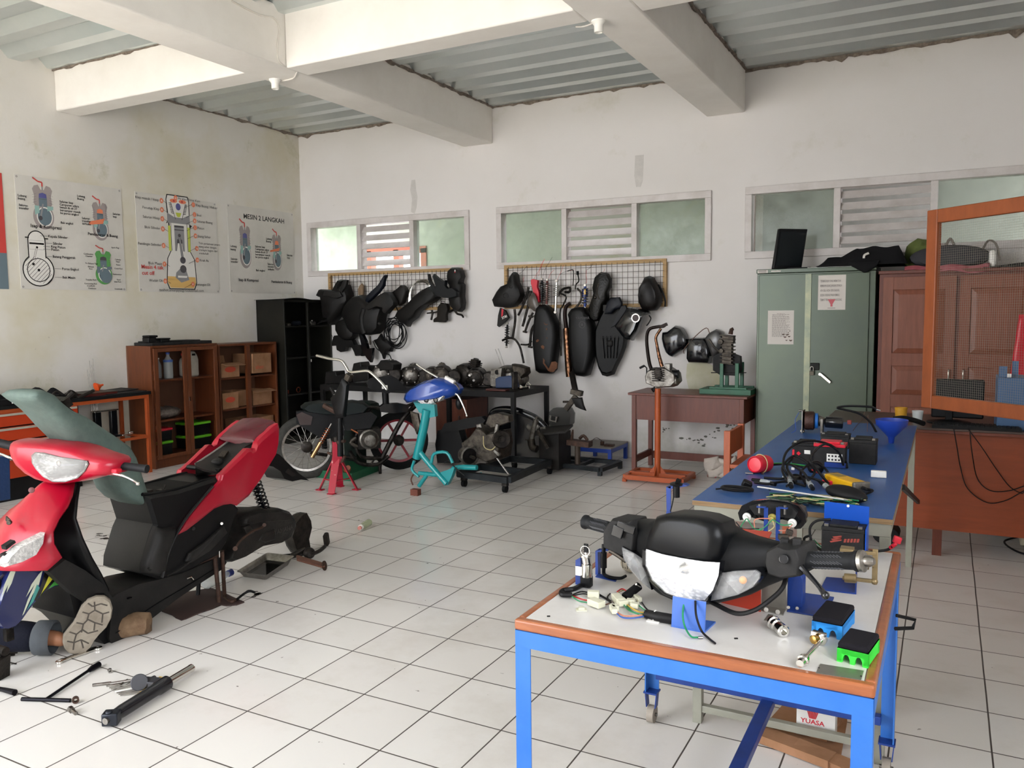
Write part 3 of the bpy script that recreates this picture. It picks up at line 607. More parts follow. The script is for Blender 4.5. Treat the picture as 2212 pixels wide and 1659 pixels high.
for dy,hh in((0,.62),(.02,.70),(.035,.66),(.055,.52),(.012,.58),(.045,.72)):MB(STEEL).cyl((.12,-2.95+dy,.36),(.03,-2.93+dy*1.4,.36+hh),.0018,seg=6).build('rod',t)
# ================================================================ RIGHT BACK: cabinets, desk, tables
BRN=mat('brown_furniture_wood','#6c3525',.42,col2='#5a2b1c',scale=5,wood=(9,9,1),bump=.03)
BRNL=mat('light_brown_wood','#824b36',.45,col2='#723f2b',scale=5,wood=(9,9,1),bump=.03)
DESKM=mat('orange_desk_veneer','#8a3f1d',.38,col2='#7c3718',scale=4,wood=(1,1,9))
# green steel cupboard
GCM=mat('grey_green_enamel','#3b463c',.30,.25,col2='#46513f',scale=1.5,bump=.02)
gx0,gx1,gy0,gy1,gz=5.545,6.475,-.52,-.04,1.80
t=thing('steel_cupboard','grey-green two-door steel cupboard against the back wall','cupboard',((gx0+gx1)/2,-.28,0))
mb=MB(GCM);mb.bx(gx0,gx1,gy0+.02,gy1,0,gz-.035);mb.bx(gx0-.004,gx1+.004,gy0-.004,gy1,gz-.035,gz);mb.build('carcass',t,smooth=0,bevel=.004)
gm=gx0+.44
for a,c in((gx0+.02,gm-.002),(gm+.002,gx1-.045)):MB(GCM).bx(a,c,gy0,gy0+.02,.07,gz-.05).build('door',t,smooth=0,bevel=.003)
MB(mat('scuffed_green','#6b7464',.35,.3,col2='#8a8b6f',scale=14)).bx(gm-.045,gm+.002,gy0-.003,gy0,.07,gz-.05).build('door_edge_strip',t,smooth=0)
pz=fy(1757,797,gy0-.01)
mb=MB(mat('dark_hasp','#2b2c28',.5,.5));mb.box((pz.x+.01,gy0-.008,pz.z+.02),(.07,.012,.06));mb.build('hasp',t,bevel=.003)
pl=thing('padlock','small padlock with steel shackle on the hasp of the green cupboard','padlock',pz);mb=MB(mat('dark_brass','#4b463c',.4,.8));mb.box((pz.x-.01,gy0-.026,pz.z-.035),(.035,.016,.035));mb.m(STEEL).tube([(pz.x-.022,gy0-.026,pz.z-.02),(pz.x-.022,gy0-.026,pz.z+.01),(pz.x-.010,gy0-.026,pz.z+.02),(pz.x+.002,gy0-.026,pz.z+.01),(pz.x+.002,gy0-.026,pz.z-.02)],.004,sm=3);mb.build('lock_body',pl,bevel=.002)
hz_=fy(1784,818,gy0-.03);hb=fy(1795,826,gy0-.03)
mb=MB(CHR);mb.cyl((fy(1772,808,gy0).x,gy0-.028,fy(1772,808,gy0).z),(fy(1772,808,gy0).x,gy0,fy(1772,808,gy0).z),.014);a=fy(1771,807,gy0-.03);b=fy(1794,827,gy0-.03);mb.bar(a,b,.022,.010,up=(0,1,0));mb.build('lever_handle',t,bevel=.003)
# notices
def plane_y(x0,Y,z0):return Matrix(((1,0,0,x0),(0,0,-1,Y),(0,1,0,z0),(0,0,0,1)))
SCR=mat('small_print','#8d8682',.8)
def notice(label,px,lines,logo=None,big=False,smudge=False):
 a=fy(px[0],px[1],gy0);b=fy(px[2],px[3],gy0);w,h=b.x-a.x,a.z-b.z
 t=thing('paper_notice',label,'notice',(a.x+w/2,gy0,b.z));mb=MB(PAPER);mb.bx(a.x,b.x,gy0-.0022,gy0-.0002,b.z,a.z)
 M=plane_y(a.x,gy0-.0022,b.z)
 if big:
  for i,tx in enumerate(lines):text_into(mb,tx,M@Matrix.Translation((w*.08,h*(.80-.135*i),0)),.026,SCR,True,wid=w*.84/(.026*.66*len(tx)),lift=.0008)
  mb.m(mat('pink_logo','#c25f66',.6));c=V((a.x+w*.5,gy0-.0031,b.z+h*.20));mb.poly([c+V((-.03,0,.03)),c+V((.03,0,.03)),c+V((.008,0,-.01)),c+V((.008,0,-.03)),c+V((-.008,0,-.03)),c+V((-.008,0,-.01))])
  mb.m(SCR);mb.poly([c+V((-.03,0,-.045)),c+V((.03,0,-.045)),c+V((.03,0,-.04)),c+V((-.03,0,-.04))])
 else:
  mb.m(SCR);Y=gy0-.0030
  for i in range(26):
   z=a.z-h*(.1+.027*i)+0;x0=a.x+w*(.17 if i else .35);x1=a.x+w*(.88-.2*random.random() if i else .65)
   x=x0
   while x<x1:
    q=x+.006+.015*random.random();mb.poly([(x,Y,z),(min(q,x1),Y,z),(min(q,x1),Y,z+.0035),(x,Y,z+.0035)]);x=q+.004
  mb.m(mat('smudge','#5d4e44',.8))
  for i in range(9):
   c=V((a.x+w*(.6+.35*random.random()),Y-.0002,b.z+h*(.08+.35*random.random())));r=.004+.008*random.random()
   mb.poly([c+V((r*1.6*math.cos(k),0,r*.7*math.sin(k)+r*.4*math.cos(k*2))) for k in[j*.785 for j in range(8)]])
 mb.build('sheet',t,smooth=0)
notice('paper notice with bold lines and pink logo on the right door of green cupboard',(1768,595,1826,669),['TERIMAKASIH YANG MEMATUHI','MEMBAWA KUNCI JANGAN DITARUH','APA BILA ADA KERUSAKAN,','SEGERA HUBUNGI PAKAI KEMBALI','TEMPAT PERALATAN TANGGUNG'],big=True)
notice('white typed page with dark smudges taped on the left door of the green cupboard',(1659,671,1714,744),[])
a=fy(1637,587,gy0);mb=MB(PAPER);mb.bx(a.x,a.x+.085,gy0-.0065,gy0-.0045,gz-.032,gz-.006);mb.m(INK)
for i in range(6):mb.bx(a.x+.008+i*.011,a.x+.014+i*.011,gy0-.0072,gy0-.0064,gz-.018,gz-.010)
mb.m(SCR).bx(a.x+.01,a.x+.07,gy0-.0072,gy0-.0064,gz-.028,gz-.023);mb.m(PAPER).bx(a.x+.11,a.x+.19,gy0-.0062,gy0-.0044,gz-.024,gz-.014)
mb.build('name_sticker',[o for o in D.objects if o.name=='steel_cupboard'][0],smooth=0)
# brown wardrobe
wx0,wx1,wy,wz=6.50,7.62,-.50,1.755
t=thing('wooden_wardrobe','reddish brown panelled wooden wardrobe standing right of the green cupboard','wardrobe',(7.06,-.26,0))
mb=MB(BRN);mb.bx(wx0,wx1,wy+.02,-.03,0,wz-.02);mb.bx(wx0-.005,wx1,wy-.02,-.03,wz-.025,wz);mb.build('carcass',t,smooth=0,bevel=.003)
def panel_door(x0,x1,z0,z1,mat_,splits,name='door',knobx=None,pm=None):
 d=MB(mat_);y=wy;fr=.075
 d.bx(x0,x0+fr,y,y+.02,z0,z1);d.bx(x1-fr,x1,y,y+.02,z0,z1);d.bx(x0+fr,x1-fr,y+.014,y+.02,z0,z1)
 zs=[z0]+splits+[z1]
 for z in[z0+.05]+splits+[z1-.05]:d.bx(x0+fr,x1-fr,y,y+.014,z-.05,z+.05)
 for a,c in zip(zs,zs[1:]):
  lo=a+(.10 if a==z0 else .05);hi=c-(.10 if c==z1 else .05)
  P0=[V((x0+fr,y+.012,lo)),V((x1-fr,y+.012,lo)),V((x1-fr,y+.012,hi)),V((x0+fr,y+.012,hi))]
  c_=sum(P0,V())/4
  P1=[V((p.x+(.04 if p.x<c_.x else-.04),y+.001,p.z+(.04 if p.z<c_.z else-.04))) for p in P0]
  d.rings([P0,P1])
 o=d.build(name,t,smooth=0,bevel=.0015)
 if knobx:MB(CHR).tube([(knobx,y,.90),(knobx,y-.03,.91),(knobx,y-.03,.97),(knobx,y,.98)],.006,sm=4).build('pull_handle',o)
panel_door(wx0+.03,wx0+.545,.06,wz-.05,BRNL,[.72,1.05],knobx=wx0+.51)
panel_door(wx0+.57,wx1-.03,.06,wz-.05,BRNL,[.72,1.05],knobx=wx0+.61)
# stuff on top of cupboards
t=thing('computer_monitor','dark flat monitor tilted back, standing on the green cupboard','monitor',(5.72,-.3,gz))
P=[fy(1667,578,-.42),fy(1718,572,-.30),fy(1734,503,-.20),fy(1683,510,-.34)]
b0=V((5.66,-.46,gz+.004));ux=V((.34,.30,0)).normalized();w_,h_=.27,.345
up_=(V((0,0,1))+V((.10,.12,0))*1.1).normalized();nrm=ux.cross(up_).normalized()
c=b0+ux*w_/2+up_*h_/2
Mx=Matrix((ux,nrm,up_)).transposed()
MB(mat('monitor_shell','#15171a',.4)).box(c,(w_,.035,h_),Mx).build('shell',t,bevel=.006);MB(mat('dead_screen','#1d2529',.25)).box(c+nrm*-.019 if nrm.y>0 else c+nrm*.019,(w_-.03,.004,h_-.05),Mx).build('screen',t,smooth=0)
mb=MB(BLK);mb.box((5.86,-.30,gz+.008),(.20,.17,.014));mb.box((5.83,-.27,gz+.06),(.05,.03,.12));mb.build('stand',t,bevel=.004)
t=thing('paper_sheet','white paper strip lying on the green cupboard under the black jacket','paper',(6.15,-.4,gz));MB(WHT).bx(5.95,6.35,-.5,-.35,gz,gz+.004).build('sheet',t,smooth=0)
t=thing('folded_jacket','folded black jacket with one white stripe on top of the green cupboard','jacket',(6.25,-.35,gz))
def jk(u,v):
 x=6.02+u*.68;y=-.53+v*.45;e=min(1,u*8)*min(1,(1-u)*10)*min(1,v*9)*min(1,(1-v)*6)
 z=gz+.01+e*(.06+.075*max(0,min(1,(u-.28)*6))+.012*noise.noise(V((u*7,v*5,2)))*2)
 return(x,y,z)
MB(CLOTH).grid(jk,40,16).build('jacket_body',t,solid=.004)
def sl_(u,v):return(6.28+u*.22-.02*v,-.55-.012*math.sin(v*3),gz+.04-v*.10*(1-abs(u-.62)*1.3))
MB(CLOTH).grid(sl_,12,10).build('sleeve',t,solid=.01);MB(mat('white_stripe','#cfcbc4',.7)).tube([(6.385,-.545,gz+.06),(6.39,-.548,gz+.085),(6.42,-.54,gz+.10)],.009,sm=5,flat=.6).build('stripe',t)
t=thing('backpack','dark grey backpack with strap loops lying on the brown wardrobe','bag',(7.0,-.3,wz))
MB(mat('grey_nylon','#35353a',.75,var=.3,bump=.2)).puff([V((6.99+.285*math.cos(a),-.42+.03*math.sin(a),wz+.10+.095*math.sin(a))) for a in[i*math.pi/12 for i in range(24)]],(0,.30,0),((.8,-.1),(.97,.0),(1,.3),(1,.7),(.85,1))).build('bag_body',t)
STR=mat('grey_strap','#6b655e',.8)
MB(STR).tube([(7.21,-.40,wz+.14),(7.25,-.42,wz+.21),(7.30,-.42,wz+.18),(7.33,-.43,wz+.06)],.014,sm=6,flat=.4).build('strap',t);MB(STR).tube([(6.96,-.38,wz+.18),(6.99,-.38,wz+.24),(7.02,-.38,wz+.19)],.01,sm=6,flat=.4).build('strap',t)
MB(WHT).box((7.28,-.44,wz+.07),(.05,.05,.13)).build('side_pocket',t,bevel=.02)
lump('green_bag','olive green cloth bag behind the grey backpack on the wardrobe','bag',(6.79,-.22,wz+.13),(.12,.1,.13),mat('olive_cloth','#5f6a35',.85,var=.3),3,part='bag_body')
t=thing('red_plastic_bag','flat pink-red plastic bag under the backpack, hanging over the wardrobe edge','bag',(6.95,-.45,wz))
def rb(u,v):return(6.68+u*.58,-.50-.02*v+.01*math.sin(u*8),wz+.03-.055*v*(.5+u*.7)+.008*math.sin(u*14))
MB(mat('pink_red_film','#7d2d34',.45,col2='#a9626a',scale=8)).grid(rb,24,6).build('bag_body',t,solid=.006)
t=thing('dark_cloth','dark cloth draped over the right end of the wardrobe top','cloth',(7.4,-.3,wz));MB(CLOTH).grid(lambda u,v:(7.22+u*.4,-.52+v*.4,wz+.006+.05*u*math.sin(min(1,v*4)*1.5)),14,8).build('cloth_body',t,solid=.005)
t=thing('red_banner','red cloth hanging at the right edge of the wardrobe front','cloth',(7.47,-.55,.9));MB(RED).grid(lambda u,v:(7.46+u*.13-.05*v*(1-u),-.535-.01*math.sin(u*9),1.40-v*.55),10,12).build('cloth_body',t,solid=.003)
# desk with monitor
dx0,dx1,dy0,dz=6.90,7.68,-2.45,.765
t=thing('office_desk','orange-brown office desk with modesty panel at the right side','desk',(7.2,-2.1,0))
DT=mat('desk_top','#4a3a33',.4,var=.2)
MB(DESKM).bx(6.35,dx1,dy0+.06,dy0+.08,.16,dz-.03).build('front_panel',t,smooth=0)
MB(BRN).bx(6.33,dx1,dy0,-1.75,dz-.03,dz-.012).build('desk_frame',t,smooth=0,bevel=.003);MB(DT).bx(6.33,dx1,dy0,-1.75,dz-.012,dz).build('desk_top',t,smooth=0,bevel=.002)
for x,y in((6.95,dy0+.08),(7.62,dy0+.08),(6.37,dy0+.08),(6.37,-1.8),(7.62,-1.8)):MB(BRN).bx(x,x+.05,y,y+.05,0,dz-.03).build('leg',t,smooth=0)
t=thing('computer_monitor','black flat monitor on the orange desk, seen from behind','monitor',(7.15,-2.1,dz))
my=-2.15;a=fy(2020,818,my);b=fy(2124,905,my)
mb=MB(mat('monitor_back','#17171a',.45));mb.bx(a.x-.015,b.x+.0,my-.02,my+.02,b.z-.0,a.z);mb.build('shell',t,bevel=.008)
cx=(a.x+b.x)/2-.05;mb=MB(BLK);mb.bx(cx-.02,cx+.02,my-.035,my-.02,dz+.02,b.z+.08);mb.lathe([(.12,0),(.12,.008),(.05,.02)],(cx,my-.01,dz),seg=28);mb.build('stand',t,bevel=.003)
t=thing('computer_keyboard','dark keyboard along the front edge of the orange desk','keyboard',(7.1,-2.38,dz));mb=MB(BLK);mb.bx(6.93,7.37,-2.44,-2.31,dz,dz+.018)
for i in range(20):
 for j in range(5):mb.bx(6.94+i*.0212,6.957+i*.0212,-2.435+j*.024,-2.417+j*.024,dz+.018,dz+.025)
mb.build('keyboard_body',t,smooth=0)
t=thing('blue_tower_box','blue-grey upright file box on the right end of the orange desk','box',(7.45,-2.2,dz))
a=fy(2156,815,-2.35);b=fy(2212,934,-2.35);BB=mat('slate_blue','#3d5a7d',.5)
mb=MB(BB);mb.bx(a.x,a.x+.14,-2.38,-2.1,dz,a.z+.0);mb.build('box_body',t,bevel=.004)
mb=MB(BB);mb.bx(a.x+.005,a.x+.045,-2.33,-2.31,a.z,a.z+.06);mb.bx(a.x+.07,a.x+.10,-2.30,-2.28,a.z,a.z+.09);mb.m(WHT).bx(a.x+.045,a.x+.065,-2.34,-2.32,a.z,a.z+.02);mb.build('folder_edges',t,smooth=0)
t=thing('yellow_cup','yellow plastic cup at the far end of the blue table','cup',(6.8,-2.25,dz));cpt=fy(1946,900,-2.2)
MB(mat('yellow_plastic','#c79326',.5)).lathe([(.030,0),(.036,.085),(.033,.083),(.027,.006)],(cpt.x,-2.2,dz),seg=20).build('cup_body',t)
t=thing('clear_cup','crumpled clear plastic cup beside the yellow cup','cup',(6.9,-2.2,dz));cpt=fy(1982,900,-2.2);MB(CLRB).lathe([(.026,0),(.033,.07),(.031,.07),(.024,.004)],(cpt.x,-2.2,dz),seg=16).build('cup_body',t)
# black cables over the desk front
for k,pts in enumerate(([(2060,925),(2068,970),(2075,1010),(2090,1055),(2130,1085),(2170,1082),(2212,1060)],[(2095,930),(2100,980),(2112,1035),(2140,1060),(2180,1060),(2212,1050)],[(2090,925),(2120,965),(2150,1010),(2180,1050),(2205,1065),(2212,1063)])):
 t=thing('black_cable',('thin black cable looping lowest down the orange desk front','thin black cable of the middle loop on the orange desk front','thin black cable dropping diagonally on the orange desk front, rightmost')[k],'cable',(7.2,dy0,dz),'cables on the desk front')
 P=[fy(x,y,dy0+.0 if i<2 else dy0+.045) for i,(x,y) in enumerate(pts)];MB(WIREB).tube(P,.0028,6,sm=6).build('cable_body',t)
# printer/UPS under desk
t=thing('power_unit','cream plastic power unit with black cord under the orange desk','device',(7.5,-1.9,0));c=fz(2195,1195)
CRM=mat('cream_plastic','#b0a890',.5);bxx=7.42
mb=MB(CRM);mb.bx(bxx,bxx+.25,-1.98,-1.72,.01,.16);mb.build('unit_body',t,bevel=.012);MB(CRM).bx(bxx+.03,bxx+.22,-1.96,-1.76,.16,.185).build('raised_top',t,bevel=.006)
MB(WIREB).tube([(bxx-.0,-1.9,.05),(bxx-.08,-1.95,.02),(bxx-.02,-2.1,.006),(bxx+.1,-2.17,.006),(bxx+.3,-2.12,.006)],.006,6,sm=6).build('power_cord',t)
t=thing('blue_case','dark blue plastic case behind the cream power unit under the desk','case',(7.35,-1.55,0));MB(mat('dark_teal_plastic','#14324a',.4)).bx(7.27,7.55,-1.68,-1.45,0,.17).build('case_body',t,bevel=.015)
# wire-mesh shutter leaf on the right window
t=thing('mesh_shutter','orange wooden window shutter with wire mesh, swung into the room at right','shutter',(7.2,-3.7,1.0))
q0=CAM+ray(2012,660)*3.8;dirv=V((.725,-.69,0)).normalized();n_=V((0,0,1)).cross(dirv)
def on_leaf(px,py):
 d=ray(px,py);tt=(q0-CAM).dot(n_)/d.dot(n_);return CAM+d*tt
TL=on_leaf(2008,460);BL=on_leaf(2000,868);TI=on_leaf(2027,478);
zt_,zb_=on_leaf(2010,455).z,on_leaf(2000,880).z;W_=.78;o0=V((TL.x,TL.y,0));fw=(TI-TL).dot(dirv)*1.15;fh=.062
SHW=mat('orange_shutter_wood','#8f4a24',.45,col2='#7d3f1d',scale=6,wood=(4,4,1))
def leafbox(mb,u0,u1,z0,z1,th=.03):mb.box(o0+dirv*((u0+u1)/2)+V((0,0,(z0+z1)/2)),(u1-u0,th,z1-z0),Matrix((dirv,n_,V((0,0,1)))).transposed())
mb=MB(SHW);leafbox(mb,0,fw,zb_,zt_);leafbox(mb,W_-fw,W_,zb_,zt_);leafbox(mb,fw,W_-fw,zt_-fh,zt_);leafbox(mb,fw,W_-fw,zb_,zb_+fh);mb.build('frame',t,smooth=0,bevel=.004)
mb=MB(mat('fine_wire','#8a8478',.5,.6));u=fw
while u<W_-fw:leafbox(mb,u,u+.0006,zb_+fh,zt_-fh,.0006);u+=.0105
z=zb_+fh
while z<zt_-fh:leafbox(mb,fw,W_-fw,z,z+.0006,.0006);z+=.0105
mb.build('wire_mesh',t,smooth=0)
# ================================================================ FRONT TABLES
LAM=mat('white_laminate','#cfccc8',.28,col2='#bdb8b2',scale=5,thr=.64,bump=.01)
TRIM=mat('varnished_edge_wood','#a5623a',.3,col2='#84482a',scale=5,wood=(1,8,8),coat=.3)
wx,wX,wyf,wyb,wt=6.085,6.885,-6.0,-4.99,.71
def screen_plane(P0,n):
 P0=V(P0);n=V(n).normalized()
 def f(px,py,off=0.0):
  d=ray(px,py);q=P0+n*off;return CAM+d*((q-CAM).dot(n)/d.dot(n))
 return f,n
t=thing('demonstration_table','white-topped table with varnished wood edge and blue steel frame on castors','table',((wx+wX)/2,(wyf+wyb)/2,0))
MB(LAM).bx(wx+.022,wX-.022,wyf+.022,wyb-.022,wt-.018,wt).build('table_top',t,smooth=0)
mb=MB(TRIM);e=.022
mb.bx(wx,wX,wyf,wyf+e,wt-.026,wt+.001);mb.bx(wx,wX,wyb-e,wyb,wt-.026,wt+.001);mb.bx(wx,wx+e,wyf+e,wyb-e,wt-.026,wt+.001);mb.bx(wX-e,wX,wyf+e,wyb-e,wt-.026,wt+.001)
mb.build('wooden_edge',t,smooth=0,bevel=.006,bseg=3)
mb=MB(BLUF);z0,z1=wt-.066,wt-.026
mb.bx(wx+.003,wX-.003,wyf+.0005,wyf+.0055,z0,z1);mb.bx(wx+.003,wX-.003,wyb-.0055,wyb-.0005,z0,z1);mb.bx(wx+.0005,wx+.0055,wyf+.006,wyb-.006,z0,z1);mb.bx(wX-.0055,wX-.0005,wyf+.006,wyb-.006,z0,z1)
mb.build('apron',t,smooth=0)
for i,(x,y) in enumerate(((wx+.002,wyf+.002),(wX-.042,wyf+.002),(wx+.002,wyb-.042),(wX-.042,wyb-.042))):
 mb=MB(BLUF);sx=x if i in(0,2) else x+.036;sy=y if i in(0,1) else y+.036
 mb.bx(x,x+.04,sy,sy+.004,.115,z1);mb.bx(sx,sx+.004,y,y+.04,.115,z1);lg=mb.build('leg',t,smooth=0)
 mb=MB(BLUD);cx,cy=x+.02,y+.02
 mb.bx(cx-.024,cx+.024,cy-.024,cy+.024,.11,.116);mb.box((cx-.018,cy,.085),(.003,.03,.055),(0,R(-5),0));mb.box((cx+.018,cy,.085),(.003,.03,.055),(0,R(5),0));c_=mb.build('castor_fork',lg,smooth=0)
 mb=MB(mat('castor_wheel','#a79d90',.6,var=.4));mb.cyl((cx-.012,cy,.03),(cx+.012,cy,.03),.03,seg=24);mb.m(STEEL).cyl((cx-.02,cy,.03),(cx+.02,cy,.03),.006);mb.build('castor_wheel',lg)
MB(BLUD).bx(6.485,6.525,wyf+.01,wyb-.01,.145,.175).build('foot_rail',t,smooth=0,bevel=.003)
MB(BLUD).bx(wx+.04,wX-.04,wyb-.04,wyb-.01,.166,.194).build('foot_rail',t,smooth=0,bevel=.003)
MB(WHT).tube([fy(1510,1474,wyb+.0-.02),fy(1540,1490,wyb-.03),fy(1580,1500,wyb-.03),fy(1605,1497,wyb-.02)],.003,6,sm=5).build('tied_cord',t)
# ---- handlebar cowl with headlight
t=thing('handlebar_unit','black scooter handlebar cowl with headlight and grips mounted on blue stand on white table','handlebar',(6.48,-5.8,wt))
Lb,Rb=V((6.10,-5.63,0)),V((6.845,-5.85,0));a_=(Rb-Lb).normalized();HB,hn=screen_plane(Lb,(a_.y,-a_.x,0))
if hn.y>0:HB,hn=screen_plane(Lb,(-a_.y,a_.x,0))
def TR(pts,off=0.0):return[HB(x,y,off) for x,y in pts]
COWL=mat('satin_black_cowl','#0c0d10',.45,spec=.35)
# main body: cross sections along the bar (px top, px bottom)
secs=[(1325,1124,1178,.015,.03),(1345,1119,1196,.02,.05),(1385,1122,1232,.03,.065),(1410,1124,1262,.045,.08),(1440,1112,1282,.065,.09),(1480,1109,1297,.08,.09),(1520,1114,1303,.08,.09),(1555,1128,1302,.07,.09),(1590,1148,1294,.055,.08),(1625,1160,1284,.04,.07),(1660,1168,1266,.03,.055),(1695,1176,1252,.022,.04),(1718,1190,1240,.018,.03)]
rings=[]
for px,yt,yb,fo,bk in secs:
 T_,B_=HB(px,yt,0),HB(px,yb,0);h=(T_.z-B_.z)/2;c=(T_+B_)/2;ring=[]
 for k in range(20):
  a=2*math.pi*k/20;ca,sa=math.cos(a),math.sin(a);ca_=math.copysign(abs(ca)**.75,ca);sa_=math.copysign(abs(sa)**.75,sa)
  ring.append(c+V((0,0,1))*h*sa_+hn*((fo if ca>0 else bk)*ca_+.0))
 rings.append(ring)
mb=MB(COWL);mb.rings(rings);mb.build('cowl',t,smooth=60)
# central glossy hood
mb=MB(mat('hood_black','#0d0e12',.33,spec=.4))
hood=TR([(1399,1184),(1412,1140),(1426,1113),(1450,1107),(1490,1109),(1530,1116),(1562,1130),(1572,1160),(1566,1190),(1556,1213),(1520,1211),(1470,1203),(1430,1194)],.055)
mb.puff(hood,hn*.035,((.96,-1.6),(1,0),(.985,.45),(.90,.85),(.7,1.0)));mb.build('hood',t,smooth=50)
# lenses
LENS=mat('clear_lens','#ffffff',.02,alpha=.16,spec=.9,coat=1)
def refl_mat():  # white and grey cells paint facet sparkle into the base colour
 m,N,L,b=node_mat('painted_sparkle');b.inputs['Base Color'].default_value=lin('#f4f3f0');b.inputs['Metallic'].default_value=.55;b.inputs['Roughness'].default_value=.12
 tc=N.new('ShaderNodeTexCoord');vo=N.new('ShaderNodeTexVoronoi');vo.inputs['Scale'].default_value=42;L.new(tc.outputs['Object'],vo.inputs['Vector'])
 bp=N.new('ShaderNodeBump');bp.inputs['Strength'].default_value=.9;bp.inputs['Distance'].default_value=.02;L.new(vo.outputs['Color'],bp.inputs['Height']);L.new(bp.outputs[0],b.inputs['Normal']);v2=N.new('ShaderNodeTexVoronoi');v2.inputs['Scale'].default_value=75;mp=N.new('ShaderNodeMapping');mp.inputs['Scale'].default_value=(1,1,2.2);L.new(tc.outputs['Object'],mp.inputs[0]);L.new(mp.outputs[0],v2.inputs['Vector']);r=N.new('ShaderNodeValToRGB');r.color_ramp.elements[0].position=.25;r.color_ramp.elements[0].color=lin('#ffffff');r.color_ramp.elements[1].position=.6;r.color_ramp.elements[1].color=lin('#a3a5a8');L.new(v2.outputs['Distance'],r.inputs[0]);L.new(r.outputs[0],b.inputs['Base Color']);return m
REFL=refl_mat()
hl=[(1396,1186),(1430,1197),(1475,1206),(1520,1213),(1555,1215),(1552,1243),(1540,1275),(1522,1297),(1480,1296),(1440,1280),(1410,1252),(1396,1220)]
mb=MB(BLKG);mb.puff(TR(hl,.070),hn*.02,((1.04,-1),(1.035,.6),(1.0,.7)));mb.build('headlight_rim',t,smooth=50)
h_=MB(REFL);P=TR(hl,.088);c=sum(P,V())/len(P);h_.rings([P,[c+(p-c)*.75-hn*.012 for p in P],[c+(p-c)*.4-hn*.02 for p in P],[c+(p-c)*.12-hn*.022 for p in P]]);ho=h_.build('headlight_reflector',t,smooth=30)
bc=HB(1483,1226,.080);mb=MB(CHR);mb.lathe([(.015,0),(.017,.006),(.012,.012),(.010,.02),(.004,.026)],bc,hn,20);mb.build('bulb',ho)
mb=MB(LENS);mb.rings([TR(hl,.090)]+[[c+(p-c)*k+hn*d for p in TR(hl,.090)] for k,d in((.97,.008),(.8,.018),(.4,.024))]);mb.build('headlight_lens',t,smooth=60)
SIGM=mat('signal_reflector','#eceae6',.15,.15,col2='#a5a4a2',scale=70,coat=.8,bump=.6,bscale=90)
def signal(name,pts,off,back,amber=None):
 P=TR(pts,off);c=sum(P,V())/len(P)
 mb=MB(BLKG);mb.rings([[c+(p-c)*1.06-hn*back for p in P],[c+(p-c)*1.05 for p in P],P]);mb.build('signal_rim',t,smooth=50)
 o=MB(SIGM);o.rings([P,[c+(p-c)*.6-hn*.008 for p in P],[c+(p-c)*.2-hn*.01 for p in P]]);o=o.build(name,t,smooth=30)
 for k in range(6):
  m2=None
 mb=MB(LENS);mb.rings([P]+[[c+(p-c)*k+hn*d for p in P] for k,d in((.96,.006),(.7,.012))]);mb.build('signal_lens',t,smooth=50)
 return o
signal('left_reflector',[(1345,1183),(1370,1196),(1394,1212),(1398,1240),(1406,1272),(1385,1255),(1362,1228),(1348,1205)],.052,.03)
so_=signal('right_reflector',[(1552,1238),(1590,1234),(1632,1232),(1641,1238),(1640,1250),(1626,1268),(1595,1284),(1560,1294),(1536,1298),(1540,1275)],.060,.03)
MB(mat('amber_bulb','#d98a2b',.3)).ball(HB(1605,1253,.062),.009).build('amber_bulb',t)
# grips
GR=mat('grip_rubber','#1f2023',.6,bump=.05)
def grip(p0,p1,r,name='grip'):
 a,b=p0,p1;mb=MB(GR);d=(b-a).normalized();L_=(b-a).length
 mb.lathe([(r*1.18,0),(r*1.22,.006),(r*1.02,.012),(r,.02),(r*.97,L_*.5),(r,L_-.012),(r*1.15,L_-.008),(r*1.15,L_)],a,d,24)
 o=mb.build(name,t)
 M=frame(a,d)
 rb=MB(mat('grip_ridge','#3a3b3f',.5))
 for k in range(9):
  for s in range(8):
   th=2*math.pi*s/8;z=.03+k*(L_-.06)/9
   rb.bar(M@V((r*math.cos(th),r*math.sin(th),z)),M@V((r*math.cos(th+.35),r*math.sin(th+.35),z+.012)),.0022,.0015)
 rb.build('grip_ridges',o,smooth=0);return o
gL0,gL1=HB(1263,1127,-.0),HB(1318,1141,0.0);grip(gL0,gL1+(gL1-gL0).normalized()*.02,.0165)
gR1,gR0=HB(1856,1212,.0),HB(1735,1209,.0);grip(gR1,gR0,.019)
# switch boxes, levers
mb=MB(BLKM);q=TR([(1313,1140),(1332,1117),(1372,1122),(1383,1150),(1380,1188),(1355,1200),(1312,1180)],.02);mb.puff(q,hn*.025,((1,-2),(1,.6),(.9,1)));mb.m(BLKG).box(HB(1335,1148,.055),(.03,.012,.03),(0,.3,0));mb.box(HB(1352,1140,.05),(.05,.006,.022),(0,.25,0));mb.build('left_switch_box',t,smooth=40,bevel=.002)
mb=MB(BLKM);q=TR([(1665,1185),(1690,1172),(1712,1180),(1735,1178),(1742,1200),(1738,1240),(1700,1246),(1668,1236),(1662,1210)],.015);mb.puff(q,hn*.03,((1,-2),(1,.6),(.88,1)))
for px in(1695,1722):mb.box(HB(px,1172,.0),(.018,.02,.02))
mb.m(BLKG).cyl(HB(1693,1208,.046),HB(1693,1208,.056),.011);mb.build('right_switch_box',t,smooth=40,bevel=.002)
mb=MB(BLKG);mb.tube([HB(1728,1222,.03),HB(1745,1240,.035),HB(1765,1262,.035),HB(1781,1283,.03)],[.010,.007,.006,.008],sm=6,flat=.7);mb.ball(HB(1783,1286,.03),.009);mb.build('brake_lever',t)
mb=MB(ALUD);mb.tube([HB(1318,1190,.02),HB(1335,1200,.02),HB(1352,1212,.02)],.006,sm=4);mb.build('lever_bracket',t)
